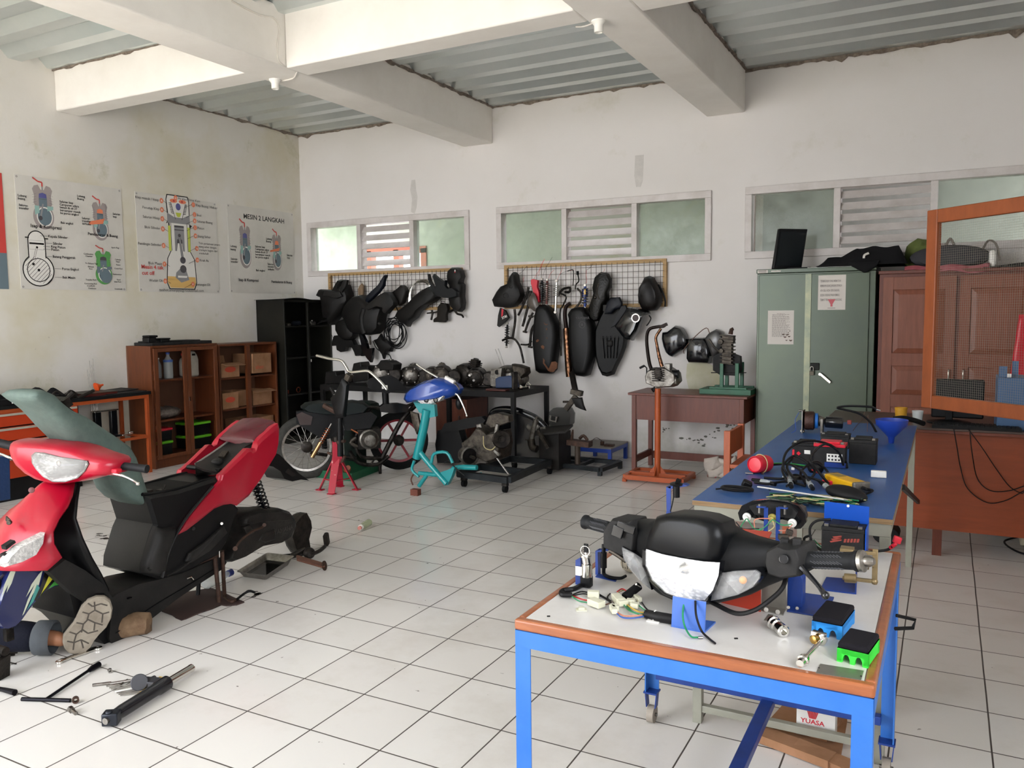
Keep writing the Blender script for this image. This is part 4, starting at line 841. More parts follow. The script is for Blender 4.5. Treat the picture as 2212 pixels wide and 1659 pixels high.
mb=MB(STEEL);e0=HB(1858,1212,0);ax=(gR1-gR0).normalized();mb.lathe([(.0235,0),(.0235,.008),(.012,.012),(.012,.02),(.007,.03)],e0,ax,24);mb.build('bar_end',t)
# throttle cable and wires
mb=MB(WIREB);mb.tube([HB(1700,1240,.0),HB(1690,1270,.04),HB(1665,1295,.06),HB(1630,1318,.07),HB(1590,1325,.07),HB(1545,1305,.05),HB(1520,1292,.03)],.0055,8,sm=8);mb.build('throttle_cable',t)
mb=MB(WIREG);mb.tube([HB(1478,1296,.12),HB(1475,1330,.14),HB(1480,1355,.15),fz(1493,1375,wt+.006),fz(1508,1377,wt+.004)],.0022,6,sm=6);mb.m(STEEL).cyl(fz(1508,1377,wt+.004),fz(1518,1377,wt+.004),.003);mb.build('green_wire',t)
mb=MB(WIREB);mb.tube([HB(1502,1298,.12),HB(1504,1330,.14),fz(1515,1362,wt+.012),fz(1530,1378,wt+.004),fz(1545,1390,wt+.004)],.0026,6,sm=6);mb.build('black_wire',t)
# blue stand
mb=MB(mat('light_blue_paint','#3f66b4',.35));s0=fz(1450,1354,wt);s1=fz(1522,1368,wt);up=.070
mb.prism([s0,s1,s1+V((0,.0,up)),s0+V((0,.0,up))],(.012,.055,0)) if False else None
mb.prism([s0,s1,s1+V((.0,.01,up)),s0+V((0,.01,up))],(0,.004,0));bk=fz(1546,1346,wt);mb.prism([s0,s1,bk,fz(1475,1336,wt)],(0,0,.004));mb.build('stand_plate',t,smooth=0)
# ---- right hand support stands on the table
t=thing('support_bracket','blue steel support bracket with wide foot plate under the right grip','bracket',fz(1740,1330,wt))
mb=MB(BLUD);A,B,C_,D_=fz(1699,1322,wt),fz(1785,1336,wt),fz(1802,1292,wt),fz(1730,1282,wt);mb.prism([A,B,C_,D_],(0,0,.004))
b0,b1=fz(1700,1310,wt),fz(1733,1316,wt);mb.prism([b0,b1,b1+V((0,0,.075)),b1+V((-.012,0,.105)),b0+V((0,0,.105))],(0,.05,0));mb.build('bracket_body',t,smooth=0,bevel=.002)
mb=MB(STEEL)
for q in((1703,1312),(1722,1314)):mb.cyl(fz(*q,wt+.004),fz(*q,wt+.007),.004,seg=10)
mb.build('rivets',t)
t=thing('zinc_bracket','zinc plated angle bracket between red box and blue bracket on white table','bracket',fz(1670,1320,wt))
ZN=mat('zinc','#8e8a82',.35,.6,col2='#77726a',scale=8)
mb=MB(ZN);A,B=fz(1645,1310,wt),fz(1697,1318,wt);mb.prism([A,B,B+V((0,0,.085)),A+V((0,0,.085))],(0,.003,0));mb.prism([fz(1640,1318,wt),fz(1692,1330,wt),B,A],(0,0,.003));mb.m(STEEL)
for q in((1655,1317),(1680,1322)):mb.cyl(fz(*q,wt+.003),fz(*q,wt+.007),.0055,seg=12)
mb.build('bracket_body',t,smooth=0)
t=thing('red_sheet_box','red painted sheet metal box under the handlebar cowl on white table','box',fz(1600,1300,wt));RS=mat('red_oxide_paint','#b63a24',.4)
mb=MB(RS);A,B=fz(1558,1302,wt),fz(1643,1322,wt);zt=.145;Bk=V((0,.52,0));mb.prism([A,B,B+V((0,0,zt)),A+V((0,0,zt))],(0,.004,0))
tp=[A+V((-.05,0,zt)),B+V((0,0,zt)),fz(1667,1151,wt+zt),fz(1560,1140,wt+zt)];mb.prism(tp,(0,0,.003));mb.build('box_body',t,smooth=0)
t=thing('speedometer_drive','brass and zinc drive fitting on blue L bracket behind the right grip end','bracket',fz(1830,1280,wt))
mb=MB(BLUD);A,B,C_,D_=fz(1772,1275,wt),fz(1847,1284,wt),fz(1849,1254,wt),fz(1785,1249,wt);mb.prism([A,B,C_,D_],(0,0,.004));mb.prism([B,C_,C_+V((0,0,.08)),B+V((0,0,.08))],(.003,0,0));mb.build('bracket_body',t,smooth=0)
BRS=mat('aged_brass','#9a8660',.4,.7,col2='#7c6c52',scale=20)
y_=-5.62;mb=MB(BRS);P=lambda x,y:fy(x,y,y_)
mb.bar(P(1825,1190),P(1893,1196),.008,.008);mb.bar(P(1820,1248),P(1890,1256),.01,.008);mb.bar(P(1891,1186),P(1889,1262),.012,.006,up=(0,1,0));mb.ball(P(1889,1256),.008);mb.cyl(P(1824,1248),P(1850,1250),.011);mb.cyl(P(1860,1218),P(1878,1222),.010);mb.cyl(P(1884,1222),P(1888,1222),.006);mb.box(P(1830,1188),(.03,.03,.012));mb.build('drive_fitting',t,bevel=.001)
# ---- ignition switch with key on blue bracket (left)
t=thing('ignition_switch','chrome ignition switch with black key and key ring on blue bracket, left of table','ignition switch',fz(1250,1275,wt))
yI=-5.70;P=lambda x,y,Y=yI:fy(x,y,Y)
mb=MB(BLUD);mb.prism([P(1243,1210),P(1254,1204),P(1256,1272),P(1243,1277)],(.004,.03,0));mb.build('bracket',t,smooth=0)
mb=MB(CHR);mb.cyl(P(1268,1246,yI-.01),P(1268,1218,yI-.01),.0145);mb.cyl(P(1268,1218,yI-.01),P(1265,1201,yI-.01),.012);mb.cyl(P(1265,1203,yI-.01),P(1265,1199,yI-.01),.015);mb.box(P(1255,1232,yI),(.025,.02,.026));mb.build('lock_barrel',t,bevel=.001)
MB(BLK).box(P(1267,1255,yI-.01),(.03,.022,.03),taper=1.0).build('switch_base',t,bevel=.003)
k_=MB(BLK);k_.box(P(1266,1184,yI-.01),(.012,.005,.024));k_.m(CHR).bar(P(1265,1190,yI-.01),P(1265,1201,yI-.01),.006,.002,up=(0,1,0));k_.build('key',t,bevel=.002)
kc=P(1264,1190,yI-.015);MB(CHR).tube([kc+V((.013*math.cos(a),0,.013*math.sin(a))) for a in[i*math.pi/12 for i in range(25)]],.001,6).build('key_ring',t)
mb=MB(WIREB);mb.tube([P(1260,1262),fz(1240,1272,wt+.012),fz(1216,1276,wt+.01),fz(1214,1284,wt+.01),fz(1236,1285,wt+.01)],.007,8,sm=6);mb.build('sheathed_cable',t)
# ---- wire harness with white connectors
t=thing('wire_harness','bundle of coloured wires with white plug connectors lying on the white table','wires',fz(1330,1300,wt))
CON=mat('nylon_connector','#cfcdb6',.45)
Z_=wt+.006;zz=lambda x,y,h=0:fz(x,y,Z_+h)
for m_,pts in((WIREB,[(1236,1285),(1255,1278),(1272,1280)]),(WIREB,[(1236,1287),(1258,1283),(1274,1284)]),(WIREG,[(1234,1287),(1250,1298),(1272,1302)]),(WIRER,[(1236,1286),(1256,1294),(1274,1298)]),
    (WIREB,[(1292,1282),(1305,1290),(1320,1298)]),(WIREB,[(1292,1285),(1308,1294),(1320,1302)]),(mat('brown_wire','#5c3a2a',.5),[(1303,1306),(1312,1305),(1322,1300)]),(mat('blue_wire','#2c4fa0',.5),[(1332,1325),(1345,1334),(1370,1335),(1398,1330)]),(mat('pink_wire','#c9806a',.5),[(1332,1322),(1348,1330),(1372,1330),(1398,1327)]),(WIREG,[(1345,1303),(1358,1318),(1378,1326),(1398,1326)]),(mat('yellow_wire','#c9a53a',.5),[(1348,1300),(1365,1314),(1382,1322),(1398,1323)]),(WIREG,[(1350,1303),(1364,1320),(1385,1328),(1398,1328)]),(WIREY,[(1335,1280),(1350,1275),(1368,1287),(1378,1298)]),(WIRER,[(1333,1278),(1345,1272),(1360,1282)]),(WIREB,[(1318,1282),(1312,1290),(1318,1300)]),(WIREG,[(1378,1306),(1390,1316),(1398,1320)]),(WHT,[(1384,1308),(1392,1316),(1399,1322)]),(WIREB,[(1386,1300),(1394,1312),(1400,1318)])):
 mb=MB(m_);mb.tube([zz(x,y,.004*math.sin(x)) for x,y in pts],.0017,6,sm=6);mb.build('wire',t)
def conn(x,y,s,ang,tilt=0):MB(CON).box(zz(x,y,.005),s,(0,tilt,ang)).build('connector',t,bevel=.0015,smooth=0)
conn(1282,1283,(.030,.018,.016),.3);conn(1288,1302,(.040,.026,.016),-.4);conn(1335,1294,(.045,.022,.016),-.9);conn(1343,1300,(.03,.024,.014),-.8);conn(1328,1312,(.022,.016,.012),-.9);conn(1325,1316,(.035,.014,.012),-1.0);conn(1363,1300,(.022,.018,.014),.2);conn(1377,1292,(.03,.012,.012),-.8);conn(1371,1307,(.02,.018,.012),.1)
mb=MB(WIREB);mb.tube([zz(1396,1326,.004),zz(1420,1332,.006),zz(1455,1338,.006)],[.011,.012,.012],10,sm=5);mb.build('sleeve',t)
mb=MB(WHT);c=zz(1415,1331,.004);mb.tube([c+V((.0,.013*math.cos(a),.013*math.sin(a))) for a in[i*math.pi/10 for i in range(21)]],.002,6);mb.box(c+V((0,-.01,-.008)),(.03,.02,.003));mb.build('cable_tie',t)
t=thing('adhesive_clip','small cream cable clip stuck alone near the left front of the white table','clip',fz(1256,1317,wt));mb=MB(CON);c=fz(1256,1317,wt+.002);mb.box(c,(.026,.02,.003),(0,0,.5));mb.box(c+V((0,0,.004)),(.014,.012,.005),(0,0,.5));mb.build('clip_body',t,smooth=0)
# blue frame with plug, white round horn
t=thing('plug_frame','blue square frame holding a black cable plug beside the left headlight lens','bracket',fz(1310,1255,wt));yP=-5.60
P=lambda x,y:fy(x,y,yP);mb=MB(BLUD)
mb.prism([P(1286,1190),P(1291,1188),P(1292,1246),P(1286,1248)],(0,.02,0));mb.prism([P(1286,1190),P(1312,1186),P(1314,1190),P(1290,1193)],(0,.02,0));mb.prism([fz(1286,1247,wt),fz(1330,1257,wt),fz(1335,1250,wt),fz(1293,1241,wt)],(0,0,.003));mb.build('frame',t,smooth=0)
mb=MB(BLK);mb.cyl(P(1304,1193),P(1304,1226),.009,seg=14);mb.cyl(P(1304,1176),P(1304,1193),.0055);mb.tube([P(1304,1226),P(1305,1240),fz(1318,1247,wt+.008),fz(1340,1249,wt+.008),fz(1352,1244,wt+.01)],[.006,.004],8,sm=5);mb.build('plug',t)
t=thing('round_horn','small cream round horn with black slots behind the wire connectors','horn',fz(1355,1250,wt));c=fz(1355,1240,wt+.0)+V((0,.02,.026))
MB(mat('cream_horn','#cdc3ae',.45)).ball(c,(.027,.02,.026),seg=20).build('horn_body',t);mb=MB(INK)
for k in range(-2,3):mb.bar(c+V((k*.007,-.0195+abs(k)*.002,-.012)),c+V((k*.009,-.0195+abs(k)*.002,.012)),.0015,.0015)
mb.build('horn_slots',t,smooth=0)
t=thing('rolled_hose','short black rubber hose with chrome clip lying under the cowl','hose',fz(1368,1276,wt));mb=MB(RUB);mb.cyl(fz(1350,1290,wt+.012),fz(1380,1266,wt+.03),.011,seg=16);mb.m(CHR).tube([fz(1374,1262,wt+.042),fz(1384,1268,wt+.03)],.003);mb.build('hose_body',t)
# flasher switch standing at back left: blue post with black cup
t=thing('switch_post','blue post bracket with black round switch at the far left corner of the white table','bracket',(6.13,-5.03,wt));P=lambda x,y:fy(x,y,-5.06)
mb=MB(BLUD);mb.prism([P(1439,1052),P(1449,1050),P(1449,1110),P(1440,1112)],(0,.004,0));mb.prism([P(1439,1052),P(1476,1046),P(1486,1050),P(1450,1056)],(0,.03,0));mb.bx(P(1440,1100).x,P(1449,1100).x,-5.064,-5.06,wt,P(1440,1105).z);mb.build('bracket_body',t,smooth=0)
mb=MB(BLK);mb.lathe([(.02,0),(.022,.006),(.012,.01)],P(1461,1048));mb.cyl(P(1461,1074),P(1461,1050),.0115,seg=14);mb.box(P(1465,1040),(.014,.014,.014),(.3,.3,0));mb.tube([P(1457,1060),P(1453,1085),P(1448,1105)],.002,6,sm=4);mb.build('switch_body',t)
# socket, air chuck, erasers, steel plates
t=thing('socket_adapter','stepped chrome socket adapter lying on the white table','socket',fz(1682,1352,wt))
a,b=fz(1668,1343,wt+.016),fz(1694,1365,wt+.014);mb=MB(CHR);d=(b-a).normalized();L_=(b-a).length
mb.lathe([(.006,0),(.015,.001),(.017,.006),(.016,L_*.18),(.012,L_*.22),(.015,L_*.28),(.014,L_*.42),(.0105,L_*.46),(.013,L_*.52),(.0145,L_*.6),(.0145,L_*.95),(.012,L_),(.008,L_),(.007,L_*.7)],a,d,24);mb.build('socket_body',t,smooth=35)
t=thing('air_chuck','long chrome tyre air chuck with brass tip lying on the white table','air chuck',fz(1752,1405,wt))
a,b=fz(1728,1434,wt+.012),fz(1776,1381,wt+.012);d=(b-a).normalized();L_=(b-a).length;mb=MB(CHR)
mb.lathe([(.004,0),(.008,0),(.009,.005),(.009,.014),(.012,.016),(.012,.026),(.009,.028),(.009,.036),(.0045,.04),(.0045,L_-.01),(.011,L_-.008),(.011,L_+.004),(.006,L_+.006)],a,d,20);c=fz(1768,1374,wt+.018);mb.box(c+V((0,.006,0)),(.03,.014,.014),(0,0,-.3));mb.build('chuck_body',t,smooth=35)
MB(mat('brass','#b8924e',.25,.9)).lathe([(.005,0),(.009,0),(.0095,.01),(.006,.012)],fz(1763,1380,wt+.014),(-.55,-.8,0),18).build('brass_tip',t)
def eraser(label,pc_,L1,W1,ang,col,hh=.032):
 t=thing('whiteboard_eraser',label,'eraser',pc_);c=V(pc_);M=Euler((0,0,ang)).to_matrix();mb=MB(mat('foam_'+col,col,.6))
 def q(x,y,z):return c+M@V((x,y,z))
 for y0_,y1_ in((-L1/2,-L1/2+.012),(L1/2-.012,L1/2)):  # arch end walls
  out=[(-W1/2,0),(-W1/2,hh),(W1/2,hh),(W1/2,0)]
  for cx in((W1*.2,-W1*.2) if W1>.05 else(0,)):
   out+=[(cx+W1*.13*math.cos(a),.019*math.sin(a)) for a in[k*math.pi/6 for k in range(7)]]
  mb.prism([q(x,y0_,z) for x,z in out],M@V((0,y1_-y0_,0)))
 mb.box(q(0,0,hh-.006),(W1,L1,.012),M)
 for s in(-1,1):mb.box(q(s*(W1/2-.005),0,hh*.55),(.01,L1,hh*.9),M)
 mb.build('foam_base',t,smooth=0)
 MB(mat('eraser_felt','#1c1a20',.95)).box(q(0,0,hh+.006),(W1*.99,L1*.99,.013),M).build('felt_pad',t,bevel=.005,smooth=0)
eraser('bright blue whiteboard eraser with dark felt top, standing on arches',(6.776,-5.72,wt),.125,.066,-.12,'#2389d8')
eraser('bright green whiteboard eraser with black felt top at the right front corner',(6.842,-5.862,wt),.10,.062,-.15,'#35d63a',.030)
t=thing('steel_plate','flat drilled steel plate near the front right corner of white table','plate',fz(1815,1452,wt));mb=MB(ZN);mb.prism([fz(1762,1455,wt+.0005),fz(1860,1470,wt+.0005),fz(1866,1450,wt+.0005),fz(1772,1435,wt+.0005)],(0,0,.0015));mb.m(INK)
for q in((1769,1443),(1860,1461)):mb.cyl(fz(*q,wt+.001),fz(*q,wt+.0025),.002,seg=8)
mb.build('plate_body',t,smooth=0)
t=thing('steel_shim','tiny dull steel shim beside the stepped socket adapter','plate',fz(1660,1335,wt));MB(ZN).prism([fz(1650,1340,wt),fz(1662,1342,wt),fz(1671,1329,wt),fz(1660,1327,wt)],(0,0,.001)).build('shim_body',t,smooth=0)
for i,(x,y) in enumerate(((1185,1331),(1590,1379))):
 t=thing('dark_chip',('tiny dark scrap near the left front corner of the white table','tiny dark scrap in front of the blue stand foot')[i],'scrap',fz(x,y,wt));MB(INK).box(fz(x,y,wt+.0015),(.008,.004,.002),(0,0,.5)).build('scrap_body',t,smooth=0)
# ---- battery in blue holder at the back of the white table
t=thing('battery_holder','bright blue sheet metal battery holder at the back of the white table','holder',(6.74,-5.08,wt));P=lambda x,y,Y:fy(x,y,Y)
BLB=mat('bright_blue_paint','#0f4bb0',.35)
yB=-5.05;a=P(1781,1083,yB);b=P(1878,1095,yB);mb=MB(BLB)
mb.prism([V((a.x,yB,wt)),V((b.x,yB,wt)),b,a],(0,.003,0));mb.bx(a.x,b.x,yB-.09,yB,wt,wt+.004);mb.bx(b.x-.003,b.x,yB-.085,yB,wt,b.z-.05);mb.bx(a.x,b.x,yB-.092,yB-.089,wt,wt+.012);mb.build('holder_body',t,smooth=0)
MB(WHT).cyl(P(1832,1093,yB-.001),P(1832,1093,yB-.004),.004).build('rivet',t)
def battery(label,x0,x1,y0,y1,z0,z1,m=BLKM,lid=None,extra=None,group=None):
 t=thing('scooter_battery',label,'battery',((x0+x1)/2,(y0+y1)/2,z0),group);h=z1-z0
 mb=MB(m);mb.bx(x0,x1,y0,y1,z0,z0+h*.8);mb.build('battery_case',t,bevel=.003,smooth=0)
 mb=MB(lid or m);mb.bx(x0-.001,x1+.001,y0-.001,y1+.001,z0+h*.8,z0+h*.92);mb.bx(x0+.02,x1-.02,y0+.01,y1-.002,z0+h*.92,z1);mb.build('battery_lid',t,bevel=.002,smooth=0)
 for xx in(x0+.012,x1-.012):MB(ZN).box((xx,y0+.012,z0+h*.96),(.012,.012,h*.08)).build('terminal',t,smooth=0,bevel=.001)
 return t
z1=P(1780,1131,yB-.08).z;t=battery('black motorcycle battery with red wing mark standing in the blue holder',a.x+.004,b.x-.006,yB-.086,yB-.004,wt+.005,z1)
mb=MB(mat('faded_red_mark','#8e3a30',.6));y_=yB-.0868
for k in range(3):mb.poly([P(1795+k*3,1172-k*5,y_),P(1818,1168-k*3,y_),P(1818,1163-k*3,y_),P(1792+k*3,1169-k*5,y_)])
for k in range(5):mb.poly([P(1822+k*7,1172,y_),P(1827+k*7,1172,y_),P(1829+k*7,1164,y_),P(1824+k*7,1164,y_)])
mb.build('printed_mark',t,smooth=0)
mb=MB(WIREB);Pz=lambda x,y,h:fz(x,y,wt+h)
mb.tube([P(1795,1122,yB-.07),P(1765,1125,yB-.07),P(1750,1140,yB-.08),P(1752,1165,yB-.1),Pz(1762,1180,.01),Pz(1775,1190,.01)],.004,8,sm=6);mb.build('battery_cable',t);mb=MB(WIREB);mb.tube([Pz(1752,1156,.03),Pz(1738,1162,.02),Pz(1740,1175,.01),Pz(1752,1190,.01)],.004,8,sm=6);mb.build('battery_cable',t);mb=MB(WIREB);mb.tube([P(1862,1195,yB-.12),Pz(1880,1192,.012),Pz(1915,1188,.015),Pz(1928,1180,.03)],.0042,8,sm=6);mb.build('battery_cable',t)
mb=MB(RED);mb.box(Pz(1938,1166,.045),(.022,.016,.02),(0,.3,.2));mb.tube([Pz(1922,1184,.022),Pz(1936,1174,.04)],.006);mb.build('red_terminal_cover',t,bevel=.002)
mb=MB(WIREG);mb.tube([Pz(1754,1168,.02),Pz(1765,1180,.01),Pz(1778,1188,.008)],.002,6,sm=4);mb.tube([Pz(1758,1166,.02),Pz(1770,1178,.01),Pz(1782,1186,.008)],.002,6,sm=4);mb.build('green_wires',t)
# ---- rear light unit seen from behind
t=thing('tail_light_unit','black tail light unit seen from behind with three bulb sockets on blue brackets','tail light',(6.5,-5.0,wt));yT=-5.12;P=lambda x,y,Y=yT:fy(x,y,Y)
mb=MB(BLKG);out=[(1594,1108),(1602,1093),(1625,1083),(1660,1079),(1700,1084),(1725,1093),(1738,1110),(1742,1128),(1730,1142),(1716,1143),(1712,1128),(1690,1122),(1650,1126),(1625,1118),(1598,1124)]
mb.puff([P(*q,yT+.02) for q in out],(0,.05,0),((1,0),(1.0,.4),(.85,.9),(.6,1)));mb.build('lamp_shell',t,smooth=45)
mb=MB(BLKM);mb.puff([P(*q) for q in[(1618,1095),(1660,1086),(1705,1092),(1722,1108),(1716,1120),(1630,1112)]],(0,.03,0),((1,0),(1,1)));mb.build('inner_housing',t,smooth=0)
mb=MB(mat('smoky_lens','#4a423f',.3));mb.puff([P(*q,yT+.035) for q in[(1728,1092),(1738,1098),(1743,1118),(1736,1136),(1726,1142),(1722,1110)]],(0,.04,0));mb.build('tinted_lens',t)
for x,y,m_ in((1614,1116,WHT),(1669,1118,mat('pale_yellow_plastic','#c2b25a',.5)),(1712,1129,WHT)):
 MB(m_).lathe([(.013,0),(.013,.006),(.008,.008),(.007,.016)],P(x,y,yT-.0),(-.1,-1,-.1),18).build('bulb_socket',t)
for x in(1655,1681):
 mb=MB(BLUD);q0,q1=P(x,1096,yT-.02),P(x,1150,yT-.02);s=-1 if x==1655 else 1;mb.bar(V((q0.x,q0.y,wt)),q0,.012,.004,up=(0,1,0));mb.bar(q0,q0+V((s*.028,0,0)),.012,.004);mb.build('bracket',t,smooth=0)
 MB(STEEL).cyl(q0+V((s*.02,0,-.02)),q0+V((s*.02,0,.008)),.004,seg=10).build('bolt',t)
for k,(m_,pts) in enumerate(((WIREG,[(1614,1120),(1628,1140),(1645,1146)]),(WIREG,[(1612,1120),(1600,1140),(1615,1150)]),(WIREG,[(1669,1122),(1650,1140),(1632,1146)]),(mat('pink_wire','',0),[(1712,1133),(1700,1145),(1682,1146)]),(WIREG,[(1669,1122),(1690,1134),(1710,1132)]),(mat('pink_wire','',0),[(1630,1140),(1632,1122),(1665,1120)]),(WIREY,[(1669,1124),(1672,1138),(1660,1148)]),(WIREB,[(1590,1128),(1605,1142),(1640,1142)]))):
 MB(m_).tube([P(x,y,yT-.03) for x,y in pts],.0018,6,sm=6).build('wire',t)
mb=MB(ALUD);mb.box(P(1692,1160,yT-.08),(.028,.02,.016),(0,0,.4));mb.box(P(1705,1150,yT-.06),(.02,.02,.016),(0,.3,.2));mb.build('connector',t,bevel=.002)
# ================ long blue table behind
bx0,bx1,byf,byb,bt=6.23,6.858,-4.955,-2.65,.80
BTOP=mat('worn_blue_top','#24508f',.42,col2='#345d93',scale=4,thr=.58,bump=.03,wood=(7,1.5,1));PLY=mat('plywood_edge','#a08460',.7,col2='#7b6244',scale=9,wood=(1,1,20));GRS=mat('grey_green_steel','#9d9c8e',.45,col2='#8a897c',scale=3)
t=thing('long_work_table','long blue-topped plywood table on pale grey steel legs','table',(6.55,-3.8,0))
MB(PLY).bx(bx0,bx1,byf,byb,bt-.018,bt-.0015).build('plywood_board',t,smooth=0);MB(BTOP).bx(bx0,bx1,byf,byb,bt-.0015,bt).build('painted_top',t,smooth=0)
mb=MB(GRS)
for y in(byf+.005,byb-.035):mb.bx(bx0+.005,bx1-.005,y,y+.03,bt-.06,bt-.018)
for x in(bx0+.005,bx1-.035):mb.bx(x,x+.03,byf+.035,byb-.035,bt-.058,bt-.018)
mb.bx(bx0+.03,bx1-.03,byf+.01,byf+.035,.04,.065);mb.build('steel_frame',t,smooth=0,bevel=.002)
for x in(bx0+.005,bx1-.037):
 for y in(byf+.005,byb-.037):MB(GRS).bx(x,x+.032,y,y+.032,0,bt-.06).build('leg',t,smooth=0,bevel=.002)
P=lambda x,y:fx(x,y,bx1+.002)
for q in(((1950,1052),(1984,1085)),):
 mb=MB(WIREB);mb.bar(P(*q[0]),fy(*q[1],byb-.03),.014,.02);mb.build('rubber_strap',t,smooth=0)
mb=MB(WIREB);mb.tube([(wX+.003,-5.25,.60),(wX+.05,-5.22,.585),(wX+.045,-5.26,.575),(wX+.003,-5.30,.58)],.005,8);o=mb.build('cable_hook',[o for o in D.objects if o.name=='demonstration_table'][0],smooth=0)
Zb=lambda x,y,h=0:fz(x,y,bt+h)
# objects on the blue table
t=thing('red_horn','round red plastic horn with wire clamp at left edge of the blue table','horn',Zb(1632,1022));c=Zb(1636,1022)+V((0,0,.036))
ax=V((-.35,-1,.08)).normalized();mb=MB(RED);mb.lathe([(.02,-.07),(.034,-.065),(.037,-.02),(.033,-.012),(.034,-.006),(.034,.02),(.030,.026),(.027,.020),(.005,.022)],c,ax,28);mb.build('horn_body',t)
mb=MB(WIREY);M=frame(c,ax);mb.tube([M@V((.038*math.cos(a),.038*math.sin(a),-.02+.01*math.cos(a))) for a in[i*math.pi/12 for i in range(25)]],.0022,6)
mb.m(STEEL);mb.tube([c+V((-.01,-.01,-.03)),c+V((-.012,-.03,-.034)),c+V((-.04,-.035,-.033))],.003);mb.tube([c+V((.02,0,-.03)),c+V((.022,-.02,-.034)),c+V((.03,-.03,-.033))],.003);mb.build('clamp_wire',t)
t=thing('power_plug_cable','coiled black cable with square plug on the front left of the blue table','cable',Zb(1595,1062));mb=MB(WIREB);c=Zb(1592,1060,.006)
mb.tube([c+V((.055*math.cos(a)*(1+.04*math.sin(a*1.7)),.030*math.sin(a)*(1+.06*math.cos(a*.6)),.003+.0012*k_/12)) for k_,a in[(k,k*math.pi/9) for k in range(90)]],.0034,6);mb.tube([c+V((-.05,0,.004)),c+V((-.075,-.005,0))],.003);mb.build('coil',t)
MB(BLK).box(Zb(1613,1047,.014),(.034,.03,.03),(.2,.4,.3)).build('plug',t,bevel=.005)
t=thing('aluminium_bar','long white flat metal bar with a bolt lying across the blue table','bar',Zb(1740,1065));mb=MB(mat('white_metal_bar','#c9c7c4',.35,.1));a,b=Zb(1640,1052,.022),Zb(1828,1080,.022);mb.bar(a,b,.040,.006,up=(0,.25,1));mb.build('bar_body',t,bevel=.006)
MB(DKMET).cyl(Zb(1663,1056,.012),Zb(1663,1056,.022),.006,seg=8).build('bolt',t)
t=thing('wire_tangle','loose tangle of green, black and pale wires on the front of the blue table','wires',Zb(1750,1080));random.seed(3)
for k in range(22):
 m_=(WIREG,mat('dark_green_wire','#23402c',.6),WIREB,WIREY,mat('dark_green_wire','',0))[k%5];y0=1070+random.random()*10;x0=1655+random.random()*20;x1=1840+random.random()*32;pts=[]
 for j in range(7):
  u=j/6;pts.append(Zb(x0+(x1-x0)*u+random.uniform(-6,6),y0+(1090-y0)*u*.75+6*math.sin(u*3.1+k)+random.uniform(-6,6),.004+random.random()*.018))
 MB(m_).tube(pts,.0018+.0008*random.random(),6,sm=5).build('wire',t)
t=thing('rubber_pad','black oval rubber pad lying on the blue table right of the wires','grip',Zb(1830,1075));mb=MB(mat('worn_rubber','#1d1b1c',.6,bump=.1));mb.ball(Zb(1828,1066,.025),(.075,.042,.026),(0,.08,-.45),seg=24);mb.build('grip_body',t)
t=thing('welding_adapter','yellow power adapter with silver end caps and label on the blue table','adapter',Zb(1842,1042));a,b=Zb(1800,1030,.022),Zb(1868,1046,.022)
a=Zb(1795,1032,.02);b=Zb(1860,1053,.02);YP=mat('yellow_adapter','#d9a514',.4);d=(b-a).normalized();w=V((-d.y,d.x,0))
mb=MB(YP);mb.bar(a,b,.062,.036);mb.build('adapter_case',t,bevel=.006,smooth=0)
for p in(a,b):MB(ALU).bar(p-d*.008,p+d*.008,.066,.040).build('end_cap',t,bevel=.005,smooth=0)
mb=MB(mat('adapter_label','#8f7a3c',.6));mb.box(a+d*.045+V((0,0,.0186)),(.05,.035,.001),Matrix((d,w,V((0,0,1)))).transposed());mb.build('adapter_label',t,smooth=0)
mb=MB(WIREB);mb.tube([b+d*.01,b+d*.03+w*.0,Zb(1885,1060,.01),Zb(1870,1068,.006)],[.007,.003],8,sm=5);mb.build('cord',t)
t=thing('white_eraser','small white block with blue printed side on the blue table','box',Zb(1898,1025));mb=MB(WHT);mb.box(Zb(1898,1024,.014),(.055,.022,.026),(0,0,.08));mb.build('block_body',t,bevel=.003,smooth=0);mb=MB(mat('sky_print','#4ba0d8',.5));c=Zb(1898,1024,.0);mb.box(c+V((0,-.0112,.006)),(.05,.0015,.010),(0,0,.08));mb.build('printed_side',t,smooth=0)
# batteries
def bpx(label,xl,xr,yb,yt,yy0=None,dep=.085,**k):
 a=Zb(xl,yb);b=Zb(xr,yb);y0=(a.y+b.y)/2;top=fy((xl+xr)/2,yt,y0+dep*.3).z
 return battery(label,a.x,b.x,y0,y0+dep,bt,top,**k)
bpx('black scooter battery standing farthest right beside the blue funnel',1832,1893,1003,945)
t=bpx('black scooter battery with red lid, blue base and white hazard label',1755,1826,1010,953,lid=RED);c=t.location
mb=MB(WHT);xs_=Zb(1785,1010).x;mb.bx(xs_,xs_+.06,c.y-.0445,c.y-.0430,bt+.025,bt+.058);mb.m(INK)
for i in range(4):
 for j in range(2):mb.box((xs_+.009+i*.013,c.y-.0448,bt+.034+j*.015),(.007,.0008,.007),(0,.78*(i%2),0))
mb.m(BLUD).bx(xs_-.008,xs_+.075,c.y-.0440,c.y-.0430,bt+.002,bt+.022);mb.build('hazard_label',t,smooth=0)
t=bpx('black scooter battery with red diamond sticker behind the cable tangle',1708,1768,1003,952);c=t.location
mb=MB(RED);q=V((c.x-.045,c.y-.0435,bt+.045));mb.box(q+V((.02,0,0)),(.013,.001,.013),(0,.785,0));mb.bx(q.x-.005,q.x+.003,q.y,q.y+.001,bt+.025,bt+.06);mb.m(WHT).box(q+V((.055,0,.008)),(.024,.001,.016));mb.build('sticker',t,smooth=0)
bpx('black scooter battery in the back row, half hidden by cables',1770,1835,968,935)
